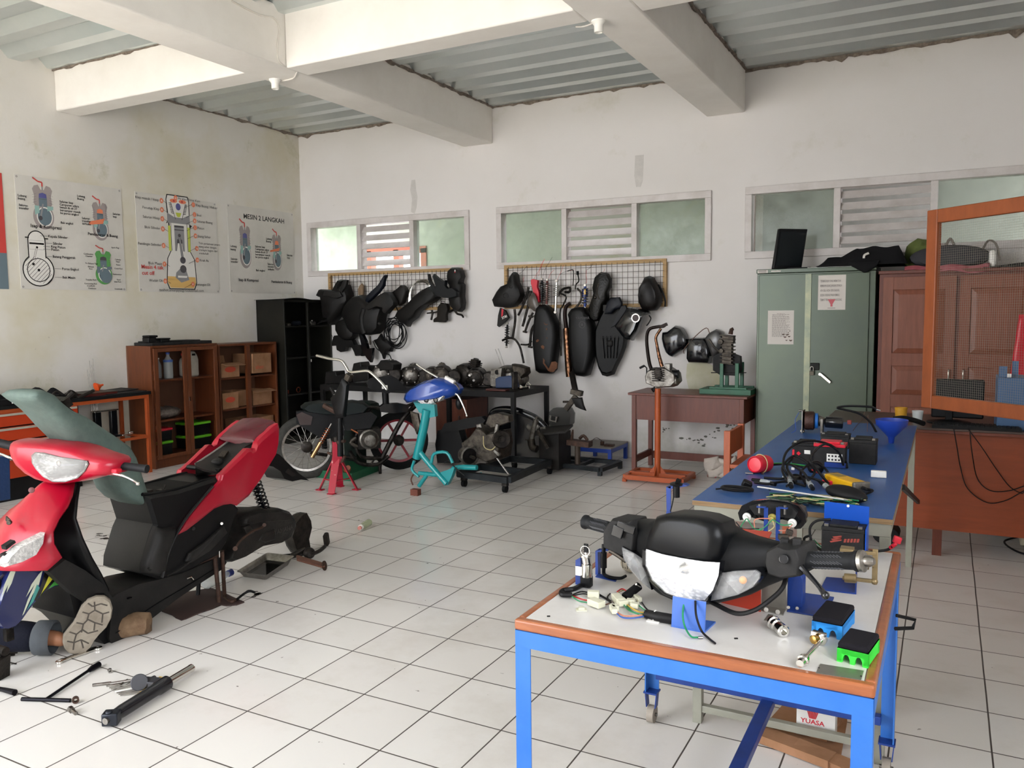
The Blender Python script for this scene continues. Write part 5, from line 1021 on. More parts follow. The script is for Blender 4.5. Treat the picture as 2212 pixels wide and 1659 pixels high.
t=thing('power_brick','small dark power brick behind the right battery','adapter',Zb(1865,950));MB(BLK).box(Zb(1868,958,.015),(.1,.05,.03),(0,0,.1)).build('brick_body',t,bevel=.004,smooth=0)
# jumper cable and mic-like plugs heap
t=thing('jumper_cables','heap of thick black cables with clear-ended plugs looping over the batteries','cables',Zb(1720,1030));yy=-4.15
for k,pts in enumerate(([(1705,1035,.01),(1692,1005,.06),(1700,975,.10),(1730,955,.13),(1765,953,.12),(1800,965,.09),(1825,995,.03),(1830,1010,.01)],[(1700,1040,.01),(1690,1010,.05),(1715,985,.08),(1745,1000,.06),(1760,1020,.03),(1740,1045,.01)],[(1712,1005,.05),(1735,1020,.05),(1748,1040,.02)],[(1790,1045,.01),(1765,1015,.06),(1750,990,.1),(1780,960,.12),(1810,975,.08),(1822,1005,.02)],[(1790,1048,.01),(1760,1035,.03),(1730,1030,.02),(1700,1050,.01)],[(1650,1032,.01),(1690,1034,.01),(1720,1026,.02),(1745,1040,.01)],[(1655,1005,.02),(1700,1003,.03),(1740,1010,.02)],[(1740,1045,.01),(1730,1020,.04),(1755,1000,.06),(1780,1010,.04),(1800,1040,.01)],[(1630,1042,.01),(1660,1045,.012),(1700,1040,.01),(1740,1050,.01)],[(1712,990,.07),(1700,1010,.05),(1720,1040,.02)])):
 MB(WIREB).tube([Zb(*q) for q in pts],.0048 if k!=6 else .004,8,sm=7).build('cable',t)
for a,b in(((1702,1020,.02),(1708,1045,.01)),((1738,1028,.02),(1752,1050,.01)),((1770,1040,.02),(1795,1058,.01)),((1625,1036,.012),(1665,1044,.012))):
 A,B=Zb(*a),Zb(*b);mb=MB(BLK);mb.tube([A,A+(B-A)*.5],[.006,.010],12);mb.m(CLRB);mb.tube([A+(B-A)*.5,B],.0105,12);mb.m(BLK);mb.tube([B,B+(B-A)*.25],.008,10);mb.build('plug',t)
MB(mat('bright_green_wire','#2f9f3c',.4)).tube([Zb(1660,1001,.02),Zb(1700,1001,.03),Zb(1745,1007,.02)],.0028,6,sm=5).build('green_wire',t)
MB(WIRER).tube([Zb(1745,1010,.01),Zb(1775,1025,.02),Zb(1800,1030,.01)],.0028,6,sm=5).build('red_wire',t)
for q in((1713,1012),(1694,1031)):MB(WHT).box(Zb(*q,.014),(.012,.01,.01)).build('cable_tie',t,smooth=0)
MB(ALUD).box(Zb(1730,1033,.014),(.055,.018,.012),(0,0,-.1)).build('switch_block',t,bevel=.002)
MB(BLK).ball(Zb(1762,1010,.02),(.032,.025,.028)).build('round_socket',t);MB(RED).box(Zb(1788,1042,.012),(.04,.016,.016),(0,0,-.3)).build('red_clip',t,bevel=.003)
# starter motor / wiper motor at the far end
t=thing('wiper_motor','starter motor with copper ring, blue band and steel plate at the far table end','motor',Zb(1760,940));yM=-3.15;P=lambda x,y:fy(x,y,yM)
A=P(1738,908);ax=V((1,.12,0));mb=MB(mat('copper_winding','#3d2720',.5,.4,bump=.4));mb.lathe([(.045,0),(.05,.006),(.05,.045),(.042,.05)],A,ax,24);mb.build('winding',t)
MB(mat('sky_blue_band','#1f5fa8',.4)).lathe([(.035,.05),(.041,.052),(.041,.066),(.034,.068)],A,ax,24).build('blue_band',t)
mb=MB(ALU);mb.lathe([(.02,.068),(.030,.072),(.024,.09),(.015,.1)],A,ax,18);mb.box(P(1776,915)+V((0,0,-.01)),(.014,.05,.075));mb.build('gear_case',t,bevel=.002)
MB(BLKG).lathe([(.018,.10),(.030,.105),(.031,.185),(.028,.19),(.008,.192)],A+V((0,0,.0)),(1,.12,-.04),24).build('motor_can',t)
mb=MB(STEEL);mb.box(A+V((-.006,0,-.005)),(.005,.09,.12));mb.cyl(A+V((-.03,0,.05)),A+V((-.005,0,.05)),.006,seg=10);mb.cyl(A+V((-.02,0,-.06)),A+V((0,0,-.06)),.012,seg=14);mb.build('mounting_plate',t,smooth=0,bevel=.001)
MB(mat('red_terminal','#7a2a24',.5)).box(P(1835,912),(.02,.02,.022)).build('terminal',t,bevel=.002);mb=MB(mat('blue_wire','',0));mb.tube([A+V((-.03,0,.04)),A+V((-.045,-.02,0)),A+V((-.04,-.03,-.05)),A+V((-.06,-.06,-.065))],.0016,6,sm=5);mb.build('wire',t)
t=thing('spark_plug_lead','thick black ignition lead with metal tip looping above the blue table','cable',Zb(1890,950));P=lambda x,y:fy(x,y,-3.0)
mb=MB(WIREB);mb.tube([P(1893,934),P(1880,912),P(1855,893),P(1815,883),P(1810,880),P(1835,877),P(1880,879),P(1893,884)],.006,8,sm=7);mb.m(CHR).cyl(P(1890,884),P(1902,887),.004);mb.build('lead_body',t)
mb=MB(mat('brown_wire','',0));mb.tube([P(1868,890),P(1862,905),P(1850,920),P(1840,935),P(1835,948)],.0014,6,sm=5);mb.tube([P(1875,896),P(1874,920),P(1872,945)],.0016,6,sm=4);mb.build('thin_wires',t)
t=thing('blue_funnel','large blue plastic funnel standing on its spout at the right edge of blue table','funnel',Zb(1925,955));c=Zb(1925,957)
MB(mat('funnel_blue','#223f9e',.35)).lathe([(.012,0),(.016,.03),(.024,.038),(.070,.088),(.074,.115),(.071,.115),(.066,.09),(.018,.04),(.009,.002)],c,(0,0,1),32).build('funnel_body',t)
t=thing('dark_hose','dark corrugated hose end at the far right end of the blue table','hose',Zb(1975,925));MB(RUB).tube([fy(1930,905,-2.8),fy(1950,903,-2.8),fy(1975,908,-2.75),fy(1995,915,-2.7)],.014,10,sm=5).build('hose_body',t)
# ---- under the tables
t=thing('cardboard_pile','flattened cardboard box on the floor under the blue table','cardboard',(6.6,-4.95,0));mb=MB(CARD)
A,B,C_,D_=fz(1640,1597),fz(1815,1645),fz(1830,1560),fz(1690,1530)
mb.prism([A,B,C_,D_],(0,0,.012));mb.box((A+B)/2+V((-.02,-.015,.018)),(.27,.07,.028),(0,0,-.28));mb.box((A+B)/2+V((.08,-.04,.02)),(.18,.06,.018),(.1,.05,-.26));mb.box(fz(1740,1570)+V((0,0,.02)),(.2,.16,.012),(.05,.03,-.2));mb.build('cardboard_body',t,smooth=0)
t=thing('battery_carton','white battery carton with red fan logo, on cardboard under the blue table','box',(6.67,-4.7,.03));ys=-4.905;a=fy(1721,1525,ys);b=fy(1803,1612,ys)
mb=MB(WHT);mb.bx(a.x,b.x,ys,ys+.06,.02,a.z);M=plane_y(a.x,ys,.0);text_into(mb,'YUASA',M@Matrix.Translation(((b.x-a.x)*.42,a.z*.56,0)),.022,RED,True,'CENTER',1.1,.001);mb.m(RED);q=V((a.x+(b.x-a.x)*.42,ys-.0012,a.z*.72))
for k in range(-3,4):mb.poly([q+V((k*.003-.0012,0,0)),q+V((k*.003+.0012,0,0)),q+V((k*.0055+.002,0,.026)),q+V((k*.0055-.002,0,.026))])
mb.build('carton_body',t,smooth=0)
t=thing('brown_board','brown cardboard panel standing behind the white battery carton','board',(6.8,-4.6,0));MB(CARD).bx(6.50,6.83,-4.62,-4.60,0,.2).build('board_body',t,smooth=0)
t=thing('wooden_chair','orange-brown wooden classroom chair half hidden behind the blue table','chair',(5.75,-2.2,0));CW=mat('chair_wood','#b8613c',.42,col2='#9f4f2f',scale=5,wood=(6,6,1))
# chair back facing left; posts at the traced spots
pA,pB=fz(1553,1150)+V((0,0,0)),fz(1585,1085);pA=V((5.735,-2.33,0));pB=V((5.735,-1.93,0))
zA=fy(1562,930,pA.y).z
for p in(pA,pB):mb=MB(CW);mb.bx(p.x-.02,p.x+.022,p.y-.02,p.y+.02,0,zA);mb.build('back_post',t,smooth=0,bevel=.003)
MB(CW).bx(pA.x-.012,pA.x+.012,pA.y+.02,pB.y-.02,zA-.17,zA-.01).build('back_panel',t,smooth=0,bevel=.003)
MB(CW).bx(pA.x+.022,pA.x+.40,pA.y-.02,pB.y+.02,.42,.445).build('seat',t,smooth=0,bevel=.003)
for p in(pA,pB):MB(CW).bx(p.x+.36,p.x+.40,p.y-.018,p.y+.018,0,.42).build('front_leg',t,smooth=0)
for p in(pA,pB):MB(CW).bx(p.x+.022,p.x+.36,p.y-.008,p.y+.008,.2,.23).build('stretcher',t,smooth=0)
t=thing('green_bucket','small bright green plastic cup on the floor behind the battery holder','cup',fz(1757,1165));MB(mat('bright_green_plastic','#2fae2f',.4)).lathe([(.05,0),(.06,.15),(.057,.15),(.046,.01)],(6.35,-3.5,0)).build('cup_body',t)
t.location=(6.35,-3.5,0)
for c_ in t.children:c_.matrix_parent_inverse=Matrix.Translation((-6.35,3.5,0))
t=thing('black_shoe','black rounded shoe-like object on the floor under the blue table, right side','shoe',fz(1913,1180));MB(BLK).puff([fz(1913,1178)+V((.075*math.cos(a),.0,.06+.055*math.sin(a))) for a in[k*math.pi/10 for k in range(20)]],(0,.2,0),((1,0),(1,.8),(.8,1))).build('shoe_body',t)
t=thing('paper_sack','crumpled white paper sack printed in red under the brown table','sack',(5.3,-.6,0));yS=-.62;P=lambda x,y:fy(x,y,yS)
def sk(u,v):
 a=P(1527+u*60,1028-v*38);return a+V((0,.03*math.sin(u*9+v*4)*v+.02*noise.noise(V((u*5,v*5,0))),-max(0,0)))
mb=MB(mat('white_sack','#c4bab0',.8,bump=.3));mb.grid(sk,14,10);mb.build('sack_body',t,solid=.05)
mb=MB(WHT);M=Matrix(((0,-1,0,P(1548,1025).x),(0,0,-1,yS-.055),(1,0,0,P(1548,1025).z),(0,0,0,1)))
M=Matrix(((0,1,0,P(1536,1025).x),(0,0,-1,yS-.036),(-1,0,0,P(1540,994).z),(0,0,0,1)))
mb=MB(RED);text_into(mb,'PAKAN',M@Matrix.Translation((.0,.03,0)),.05,RED,True);text_into(mb,'KOMPLIT',M@Matrix.Translation((.0,-.02,0)),.045,RED,True);mb.build('red_print',t,smooth=0)
# ================================================================ RED SCOOTER (front left)
XC,XN,XF=3.62,3.75,3.49
def sx(pts,X):return[fx(x,y,X) for x,y in pts]
SBLK=mat('scooter_black_plastic','#131314',.42,var=.25,bump=.04)
SGRY=mat('worn_black_plastic','#1b1b1b',.55,col2='#282624',scale=6,bump=.04)
t=thing('motor_scooter','red and black motor scooter under repair, no wheels, grey seat folded up','scooter',(XC,-5.0,0));SC=t
# rear body (black) with seat well
mb=MB(SBLK);body=[(312,1072),(330,1132),(322,1150),(312,1185),(303,1215),(302,1238),(345,1252),(395,1238),(440,1215),(470,1200),(488,1170),(505,1120),(515,1100),(506,1090),(480,1045),(474,1030),(440,1040),(380,1060)]
mb.puff(sx(body,XN),(-.26,0,0),((.93,-.07),(1,0.0),(1,1.0),(.93,1.07)));mb.build('rear_body',t,smooth=35)
mb=MB(SGRY);mb.puff(sx([(330,1135),(345,1140),(372,1135),(366,1165),(350,1200),(345,1245),(303,1236),(304,1212),(314,1180),(324,1150)],XN+.005),(.06,0,0),((1,0),(.98,.3),(.92,.58),(.78,.82),(.5,.97),(.2,1)));mb.build('front_console',t,smooth=80)
mb=MB(SGRY);rib=sx([(460,1050),(430,1085),(402,1120),(378,1160),(362,1200),(350,1248)],XN+.045);mb.tube(rib,.009,8,sm=5,flat=.6);mb.tube(sx([(470,1150),(440,1185),(400,1222),(360,1244)],XN+.035),.005,6,sm=5);mb.puff(sx([(405,1195),(440,1170),(480,1135),(488,1150),(450,1190),(410,1215),(398,1212)],XN+.02),(.018,0,0));mb.build('body_ribs',t)
mb=MB(INK);mb.puff(sx([(318,1228),(340,1214),(342,1220),(322,1234)],XN+.046),(.004,0,0),((1,0),(1,1)));mb.cyl(fx(418,1142,XN+.017),fx(418,1142,XN+.022),.009,seg=14);mb.build('slot',t,smooth=0)
mb=MB(STEEL);mb.cyl(fx(479,1131,XN+.03),fx(479,1131,XN+.045),.007,seg=10);mb.build('side_bolt',t)
# well under the seat: rim around a flat black sheet painting its shaded depth, then tank cover
rimN=sx([(308,1068),(330,1066),(380,1056),(440,1038),(474,1030)],XN-.01);rimF=[V((XF+.01,p.y,p.z)) for p in rimN]
mb=MB(SBLK)
mb.tube(rimN,.008,8,sm=4);mb.tube(rimF,.008,8,sm=4);mb.tube([rimN[0],rimF[0]],.009);mb.tube([rimN[-1]+V((0,.01,.03)),rimF[-1]+V((0,.01,.03))],.012);mb.build('well_rim',t)
mb=MB(mat('well_shade_black','#060606',.8));mb.prism([rimN[0]+V((0,0,-.0)),rimN[2],rimN[4],rimF[4],rimF[2],rimF[0]],(0,0,-.004));mb.build('well_shade_sheet',t,smooth=0)
mb=MB(ALUK);a=fx(350,1062,XN-.03);mb.box(a,(.05,.03,.02),(0,0,.2));mb.cyl(a,a+V((0,.02,.03)),.006);mb.box(fx(318,1062,XN-.04),(.05,.03,.02));mb.build('seat_latch',t,bevel=.002)
# tank cover rising to tail
cN=sx([(422,1010),(440,1018),(474,1024),(500,1000),(530,968),(545,960),(556,945)],XN-.02);
mb=MB(SGRY);top=[]
cF=sx([(422,1006),(435,998),(470,975),(495,957),(520,942),(530,940),(540,938)],XF+.02)
mb.rings([[p,p+V((0,0,.008)),(p+q)/2+V((0,0,.02)),q+V((0,0,.008)),q,(p+q)/2+V((0,0,-.05))] for p,q in zip(cN,cF)]);mb.build('tank_cover',t,smooth=60)
mb=MB(ALUD);mb.box(fx(483,982,XC+.03),(.035,.05,.014),(.5,0,.3));mb.m(SGRY).ball(fx(470,998,XC+.04),(.03,.035,.022));mb.build('tank_cap',t)
mb=MB(mat('grey_trim_edge','#8b827b',.5));mb.tube([cF[0]+V((0,0,.008)),cF[2]+V((0,0,.012)),cF[3]+V((0,0,.012))],.006,6);mb.box(cF[4]+V((0,0,.01)),(.03,.03,.012));mb.build('trim_strip',t)
# red side cover and far twin, tail top
side=[(380,1155),(388,1140),(405,1115),(430,1085),(455,1055),(470,1038),(473,1025),(480,1020),(505,995),(530,969),(537,968),(541,972),(548,968),(552,955),(560,945),(572,934),(585,922),(597,914),(600,925),(599,950),(594,975),(580,1000),(560,1035),(535,1070),(520,1082),(508,1092),(497,1088),(480,1090),(460,1098),(430,1122),(400,1145)]
P0=sx(side,XN+.015)
low={i for i,q in enumerate(side) if q[1]>0}
def sidecover(sign,name):
 m2=MB(REDP);base=[V((XC+sign*(p.x-XC),p.y,p.z)) for p in P0];nn=V((sign*.03,0,0));c=sum(base,V())/len(base)
 mid=[]
 for p in base:mid.append(p+nn*.8+V((0,(c.y-p.y)*.06,(c.z-p.z)*.14)))
 m2.rings([base,[p+nn*.35 for p in base],mid]);m2.rings([[p-nn*.6 for p in base],base],cap=False);return m2.build(name,t,smooth=35)
sidecover(1,'side_cover');sidecover(-1,'side_cover')
# crease and tail lamp
tN=sx([(552,955),(572,934),(597,914),(600,925)],XN+.01)
mb=MB(mat('dark_red_gloss','#4a0a18',.2,coat=.1));f=[V((2*XC-p.x,p.y,p.z)) for p in tN]
mb.rings([[p,p+V((-.03,0,.014)),(p+q)/2+V((0,0,.024)),q+V((.03,0,.014)),q,(p+q)/2-V((0,0,.02))] for p,q in zip(tN,f)]);mb.build('tail_cover',t,smooth=60)
mb=MB(mat('frosted_lens','#b9b3a8',.3,bump=.4));mb.puff(sx([(591,935),(597,925),(600,930),(600,952),(596,958),(588,955)],XN+.024),(.008,0,0),((1,0),(.9,1)));mb.build('rear_signal_lens',t)
mb=MB(BLKG);mb.box(fx(549,955,XC+.05),(.04,.05,.03));mb.m(WHT).box(fx(551,953,XC+.07),(.004,.025,.02));mb.build('seat_lock',t,bevel=.003)
# footboard
mb=MB(SGRY);prof=[(232,1300),(250,1285),(300,1262),(345,1252),(395,1238),(450,1214),(478,1200),(490,1215),(480,1230),(430,1262),(380,1296),(330,1335),(280,1372),(245,1398),(236,1380),(240,1330)]
PN=sx(prof,XN-.01);mb.rings([[V((XC-(p.x-XC),p.y,p.z)) for p in PN],[V((XC-(p.x-XC)*.9,p.y,p.z+.006)) for p in PN],[V((XC+(p.x-XC)*.9,p.y,p.z+.006)) for p in PN],PN]);mb.build('footboard',t,smooth=35)
mb=MB(SBLK);mb.tube(sx([(250,1368),(330,1310),(400,1268),(470,1225)],XN-.008),.005,6,sm=4,flat=.5);mb.puff([fx(x,y,XN-.06)+V((0,0,.05)) for x,y in[(288,1232),(320,1262),(370,1250)]],(0,0,.008)) if False else None
mb.cyl(fx(280,1293,XN)+V((0,0,.0)),fx(280,1293,XN)+V((0,0,.004)),.011,seg=12);mb.build('footboard_trim',t)
# leg shield: inner black and outer red
inner=[(168,1036),(162,1078),(160,1120),(174,1160),(195,1205),(218,1243),(232,1272),(243,1320),(244,1385),(236,1395),(215,1320),(180,1344),(160,1330),(150,1285),(138,1250),(100,1234),(136,1206),(118,1185),(112,1150),(125,1120),(150,1085)]
def bowl(nm,m_,near,ctr,xs_near,edge_t=.012,k=7):
 rows=[]
 for(nx,ny),(cx,cy),Xn in zip(near,ctr,xs_near):
  N_=fx(nx,ny,Xn);C_=fx(cx,cy,XC);row=[]
  for j in range(k*2+1):
   u=(j-k)/k;w=1-abs(u)**1.7
   base=V((XC+(Xn-XC)*u,N_.y,N_.z));row.append(base+(V((XC,C_.y,C_.z))-V((XC,N_.y,N_.z)))*w)
  rows.append(row)
 m2=MB(m_);g=[[m2.b.verts.new(p) for p in r] for r in rows]
 for i in range(len(g)-1):
  for j in range(2*k):m2.face([g[i][j],g[i+1][j],g[i+1][j+1],g[i][j+1]])
 return m2.build(nm,t,smooth=60,solid=edge_t)
bowl('front_shield',REDP,[(163,1040),(158,1068),(148,1092),(128,1118),(114,1148),(116,1176),(134,1205),(102,1231)],[(112,1032),(90,1046),(62,1075),(36,1108),(14,1148),(-4,1185),(-22,1212),(-28,1230)],[3.70,3.73,3.76,3.79,3.81,3.82,3.82,3.81])
bowl('inner_shield',SBLK,[(170,1034),(164,1080),(161,1120),(176,1164),(197,1208),(219,1245),(234,1275),(243,1322),(244,1388)],[(150,1036),(130,1070),(110,1105),(100,1150),(110,1195),(130,1235),(150,1270),(165,1310),(185,1345)],[3.70,3.73,3.76,3.79,3.79,3.77,3.75,3.73,3.71])
mb=MB(SGRY);mb.puff(sx([(136,1206),(180,1230),(222,1262),(240,1290),(242,1330),(228,1310),(190,1305),(150,1280),(100,1234)],3.74),(.012,0,0),((1,-2),(1,0),(.97,1)));mb.build('lower_side_panel',t,smooth=40)
mb=MB(SBLK);mb.puff(sx([(142,1250),(190,1275),(230,1300),(240,1392),(232,1398),(180,1346),(162,1335),(155,1300)],3.72),(-.30,0,0),((1,0),(1,1)));mb.build('underside_panel',t,smooth=30)
# front signal lens
mb=MB(SIGM);mb.puff(sx([(2,1218),(10,1205),(35,1180),(75,1160),(95,1150),(92,1170),(75,1198),(40,1216),(8,1225)],3.80),(.022,0,0),((1,-1),(1,.3),(.85,1)));mb.build('front_signal_lens',t,smooth=40)
mb=MB(ALUD);a,b=fx(18,1116,XC+.0)+V((.02,-.02,0)),fx(38,1124,XC+.06)+V((.0,-.03,0));mb.bar(a,b,.02,.006,up=(0,1,0));mb.cyl(b,b+V((.01,-.012,0)),.009);mb.build('shield_bracket',t,bevel=.002)
mb=MB(mat('brown_rubber','#5a2a2a',.5));c=fx(71,1057,XC+.055)+V((.012,-.012,0));mb.lathe([(.012,0),(.012,.004),(.004,.006)],c,(.6,-.8,.2),16);mb.build('shield_grommet',t)
mb=MB(INK);mb.puff(sx([(2,1178),(22,1165),(25,1170),(4,1186)],3.76),(.03,0,0),((1,0),(1,1)));mb.puff(sx([(0,1196),(12,1190),(10,1196),(0,1204)],3.76),(.03,0,0),((1,0),(1,1)));mb.build('shield_vent',t,smooth=0)
# mudguard with painted streaks
mg=[(0,1345),(8,1357),(18,1358),(34,1352),(48,1338),(62,1318),(80,1295),(100,1275),(120,1266),(143,1264),(146,1256),(138,1246),(110,1228),(75,1222),(36,1226),(20,1250),(6,1290),(-4,1325)]
XM=3.685;PN=sx(mg,XM);c=sum(PN,V())/len(PN)
mb=MB(mat('navy_gloss','#1b2350',.15,coat=.6));mb.rings([[V((2*XC-p.x,p.y,p.z)) for p in PN],[V((XC-.045,p.y,p.z))+(c-p)*-.03 for p in PN],[V((XC+.045,p.y,p.z))+(c-p)*-.03 for p in PN],PN])
g1={k:mat('streak_'+k,h,.2,coat=.5) for k,h in dict(white='#c7cdb8',teal='#3f8f88',yellow='#c6c23a',green='#3f8a3a',dark='#15120f',blue='#2a5a9a').items()}
lift=XM+.001
for k,pts in(('white',[(36,1226),(25,1260),(14,1280),(18,1262),(4,1290),(10,1262),(22,1235)]),('white',[(92,1232),(84,1262),(70,1285),(52,1325),(48,1330),(60,1295),(75,1262),(56,1290),(68,1262),(84,1240)]),('teal',[(80,1262),(66,1300),(58,1318),(72,1300),(86,1270)]),('dark',[(98,1232),(108,1236),(92,1275),(78,1298),(74,1296),(88,1265)]),('yellow',[(110,1234),(122,1240),(105,1262),(88,1284),(86,1290),(98,1262)]),('dark',[(122,1240),(126,1244),(104,1272),(92,1280),(108,1262)]),('green',[(126,1246),(146,1257),(142,1262),(118,1265),(104,1272)])):
 lift+=.0008;mb.m(g1[k]).prism(sx(pts,lift),(.0006,0,0))
mb.build('front_mudguard',t,smooth=45)
mb=MB(DKMET);a=fx(18,1360,XC+.04);mb.cyl(a,a+V((-.03,-.03,.3)),.014);mb.cyl(V((a.x-.08,a.y,a.z)),V((a.x-.11,a.y-.03,a.z+.3)),.014);mb.box(a+V((0,0,-.02)),(.025,.03,.05));mb.build('fork_legs',t)
mb=MB(ALUK);a=fx(4,1420,XC+.04);mb.cyl(a+V((-.1,0,.03)),a+V((.03,0,.03)),.018);mb.box(a+V((0,0,.0)),(.03,.03,.07));mb.build('axle_bracket',t,bevel=.003)
# ---- handlebar cowl
HP,hn2=screen_plane((XC,-5.58,0),(.22,-.97,0))
if hn2.dot(CAM-V((XC,-5.5,1)))<0:HP,hn2=screen_plane((XC,-5.58,0),(-.22,.97,0))
def TH(pts,off=0):return[HP(x,y,off) for x,y in pts]
mb=MB(REDP);ck=[(32,962),(34,955),(42,949),(75,950),(110,952),(150,956),(190,966),(225,980),(258,990),(265,998),(262,1014),(258,1022),(238,1026),(200,1036),(160,1042),(130,1044),(95,1034),(70,1020),(48,1000),(36,980)]
mb.puff(TH(ck),hn2*.075,((.93,-1.0),(1,-.6),(1,0),(.97,.45),(.86,.85),(.7,1)));mb.build('handlebar_cowl',t,smooth=60)
mb=MB(SGRY);mb.puff(TH([(60,949),(130,951),(180,959),(230,978),(200,968),(150,958),(100,954)],-.05),hn2*-.03,((1,0),(1,1)));mb.build('meter_panel',t)
hp=[(70,985),(78,978),(95,979),(130,988),(160,992),(185,996),(188,1003),(180,1018),(165,1032),(140,1040),(115,1040),(95,1030),(80,1014),(71,1000)]
P=TH(hp,.080);c=sum(P,V())/len(P)
mb=MB(BLKG);mb.rings([[c+(p-c)*1.04-hn2*.03 for p in P],[c+(p-c)*1.05 for p in P],P]);mb.build('headlight_rim',t,smooth=40)
ho=MB(REFL);ho.rings([P,[c+(p-c)*.7-hn2*.012 for p in P],[c+(p-c)*.3-hn2*.018 for p in P]]);ho=ho.build('headlight_reflector',t,smooth=25)
mb=MB(mat('bulb_shade','#6d6660',.3,.6));mb.lathe([(.013,0),(.013,.012),(.008,.016),(.002,.016)],HP(132,1000,.068),hn2,18);mb.build('bulb',ho)
mb=MB(LENS);mb.rings([P]+[[c+(p-c)*k+hn2*d for p in P] for k,d in((.98,.008),(.85,.02),(.5,.03),(.2,.032))]);mb.build('headlight_lens',t,smooth=60)
def grip2(a,b,r):
 mb=MB(GR);d=(b-a).normalized();L_=(b-a).length;mb.lathe([(r*.9,0),(r,.004),(r,L_*.9),(r*1.08,L_*.92),(r*1.08,L_)],a,d,20);o=mb.build('grip',t)
grip2(HP(260,1006,-.01),HP(318,1013,-.02),.0165);grip2(HP(36,966,-.02),HP(-22,952,-.03),.0185)
mb=MB(CHR);mb.tube([HP(222,1024,.02),HP(245,1024,.03),HP(265,1028,.035),HP(284,1036,.035),HP(297,1044,.03)],[.006,.007,.005,.0045],8,sm=6);mb.ball(HP(298,1045,.03),.0085);mb.build('brake_lever',t)
mb=MB(CHR);mb.tube([HP(46,1002,.02),HP(28,992,.03),HP(10,984,.03),HP(-6,978,.03)],[.007,.005],8,sm=6);mb.build('brake_lever',t)
mb=MB(RED);mb.box(HP(252,1017,.03),(.03,.03,.018));mb.build('lever_housing',t,bevel=.004)
# ---- seat folded up
seat=[(61,857),(66,847),(78,841),(95,843),(112,852),(128,866),(146,880),(165,886),(185,897),(210,915),(235,932),(262,948),(280,962),(292,985),(300,1010),(306,1035),(313,1060),(319,1080),(310,1088),(290,1089),(268,1078),(254,1062),(242,1035),(232,1010),(205,990),(175,975),(152,955),(130,930),(110,905),(90,885),(70,870)]
XS=XN-.01;SEAT=mat('grey_green_vinyl','#56665f',.62,col2='#4b5a54',scale=30,bump=.12,bscale=220)
up_=[(62,852),(70,843),(90,841),(112,850),(128,866),(150,883),(185,898),(215,918),(248,940),(278,962),(292,985),(303,1020),(311,1050),(320,1078)]
lo_=[(63,860),(68,869),(82,880),(95,892),(108,906),(124,925),(150,953),(176,975),(205,991),(234,1013),(242,1038),(254,1064),(272,1081),(300,1091)]
rings=[]
for q0_,q1_ in zip(up_,lo_):
 a,b=fx(*q0_,XS-.05),fx(*q1_,XS-.05);c=(a+b)/2;h=(a-b)/2;r_=[]
 for k in range(20):
  th=2*math.pi*k/20;ca,sa=math.cos(th),math.sin(th);r_.append(c+h*math.copysign(abs(sa)**.7,sa)+V((-.07+.12*math.copysign(abs(ca)**.55,ca),0,0)))
 rings.append(r_)
mb=MB(SEAT);c0_,c1_=sum(rings[0],V())/20,sum(rings[-1],V())/20
rings=[[c0_+(p-c0_)*.4 for p in rings[0]]]+rings+[[c1_+(p-c1_)*.75+V((0,.006,-.012)) for p in rings[-1]]]
mb.rings(rings);mb.build('seat',t,smooth=80)
mb=MB(ALUK);a=fx(122,862,XC+.02);mb.box(fx(128,872,XC),(.1,.05,.04),(.5,0,0));mb.cyl(fx(118,868,XC+.05),fx(112,852,XC+.05),.005);mb.tube([fx(110,855,XC+.05),fx(122,846,XC+.05),fx(134,852,XC+.05)],.005,sm=5);mb.cyl(fx(136,870,XC+.03),fx(157,848,XC+.04),.009);mb.puff(sx([(118,866),(135,872),(150,885),(162,890),(150,880),(140,866)],XC+.05),(-.08,0,0));mb.build('seat_hinge',t)
# ---- engine unit, shock, kick lever, rear mudguard
mb=MB(mat('oily_black_casing','#171615',.4,col2='#2a2724',scale=14,bump=.12));eng=[(488,1185),(500,1165),(513,1150),(514,1120),(522,1108),(545,1100),(575,1100),(600,1097),(618,1103),(630,1118),(633,1135),(622,1158),(600,1172),(575,1176),(555,1180),(535,1192),(512,1206),(490,1214),(478,1210)]
mb.puff(sx(eng,XN-.05),(.05,0,0),((1,-2.6),(1,0),(.97,.6),(.88,1)));mb.tube(sx([(520,1135),(560,1128),(625,1122)],XN),.004,6,sm=4);mb.puff(sx([(565,1150),(590,1142),(592,1165),(570,1172),(555,1168)],XN-.01),(.016,0,0));mb.puff(sx([(520,1140),(535,1132),(545,1150),(530,1158)],XN-.01),(.02,0,0));mb.build('engine_casing',t,smooth=45);mb=MB(mat('cast_letters','#35322f',.4));a=fx(592,1156,XN+.004);text_into(mb,'YAMAHA',plane_x(a.x,a.y,a.z),.036,MATS['cast_letters'],True);mb.build('cast_letters',t,smooth=0)
mb=MB(RUST);mb.tube(sx([(509,1184),(520,1168),(545,1148),(565,1140),(571,1132)],XN+.03),[.006,.007,.006],8,sm=5);mb.cyl(fx(508,1185,XN-.01),fx(508,1185,XN+.045),.012,seg=12);mb.cyl(fx(571,1134,XN+.01),fx(571,1134,XN+.05),.010,seg=10);mb.build('kick_lever',t)
mb=MB(BLKG);a,b=fx(548,1030,XC+.04),fx(572,1102,XC+.04);mb.coil(a,b,.028,9,.0052);mb.cyl(a+(a-b)*.25,b+(b-a)*.05,.010);mb.build('rear_shock',t)
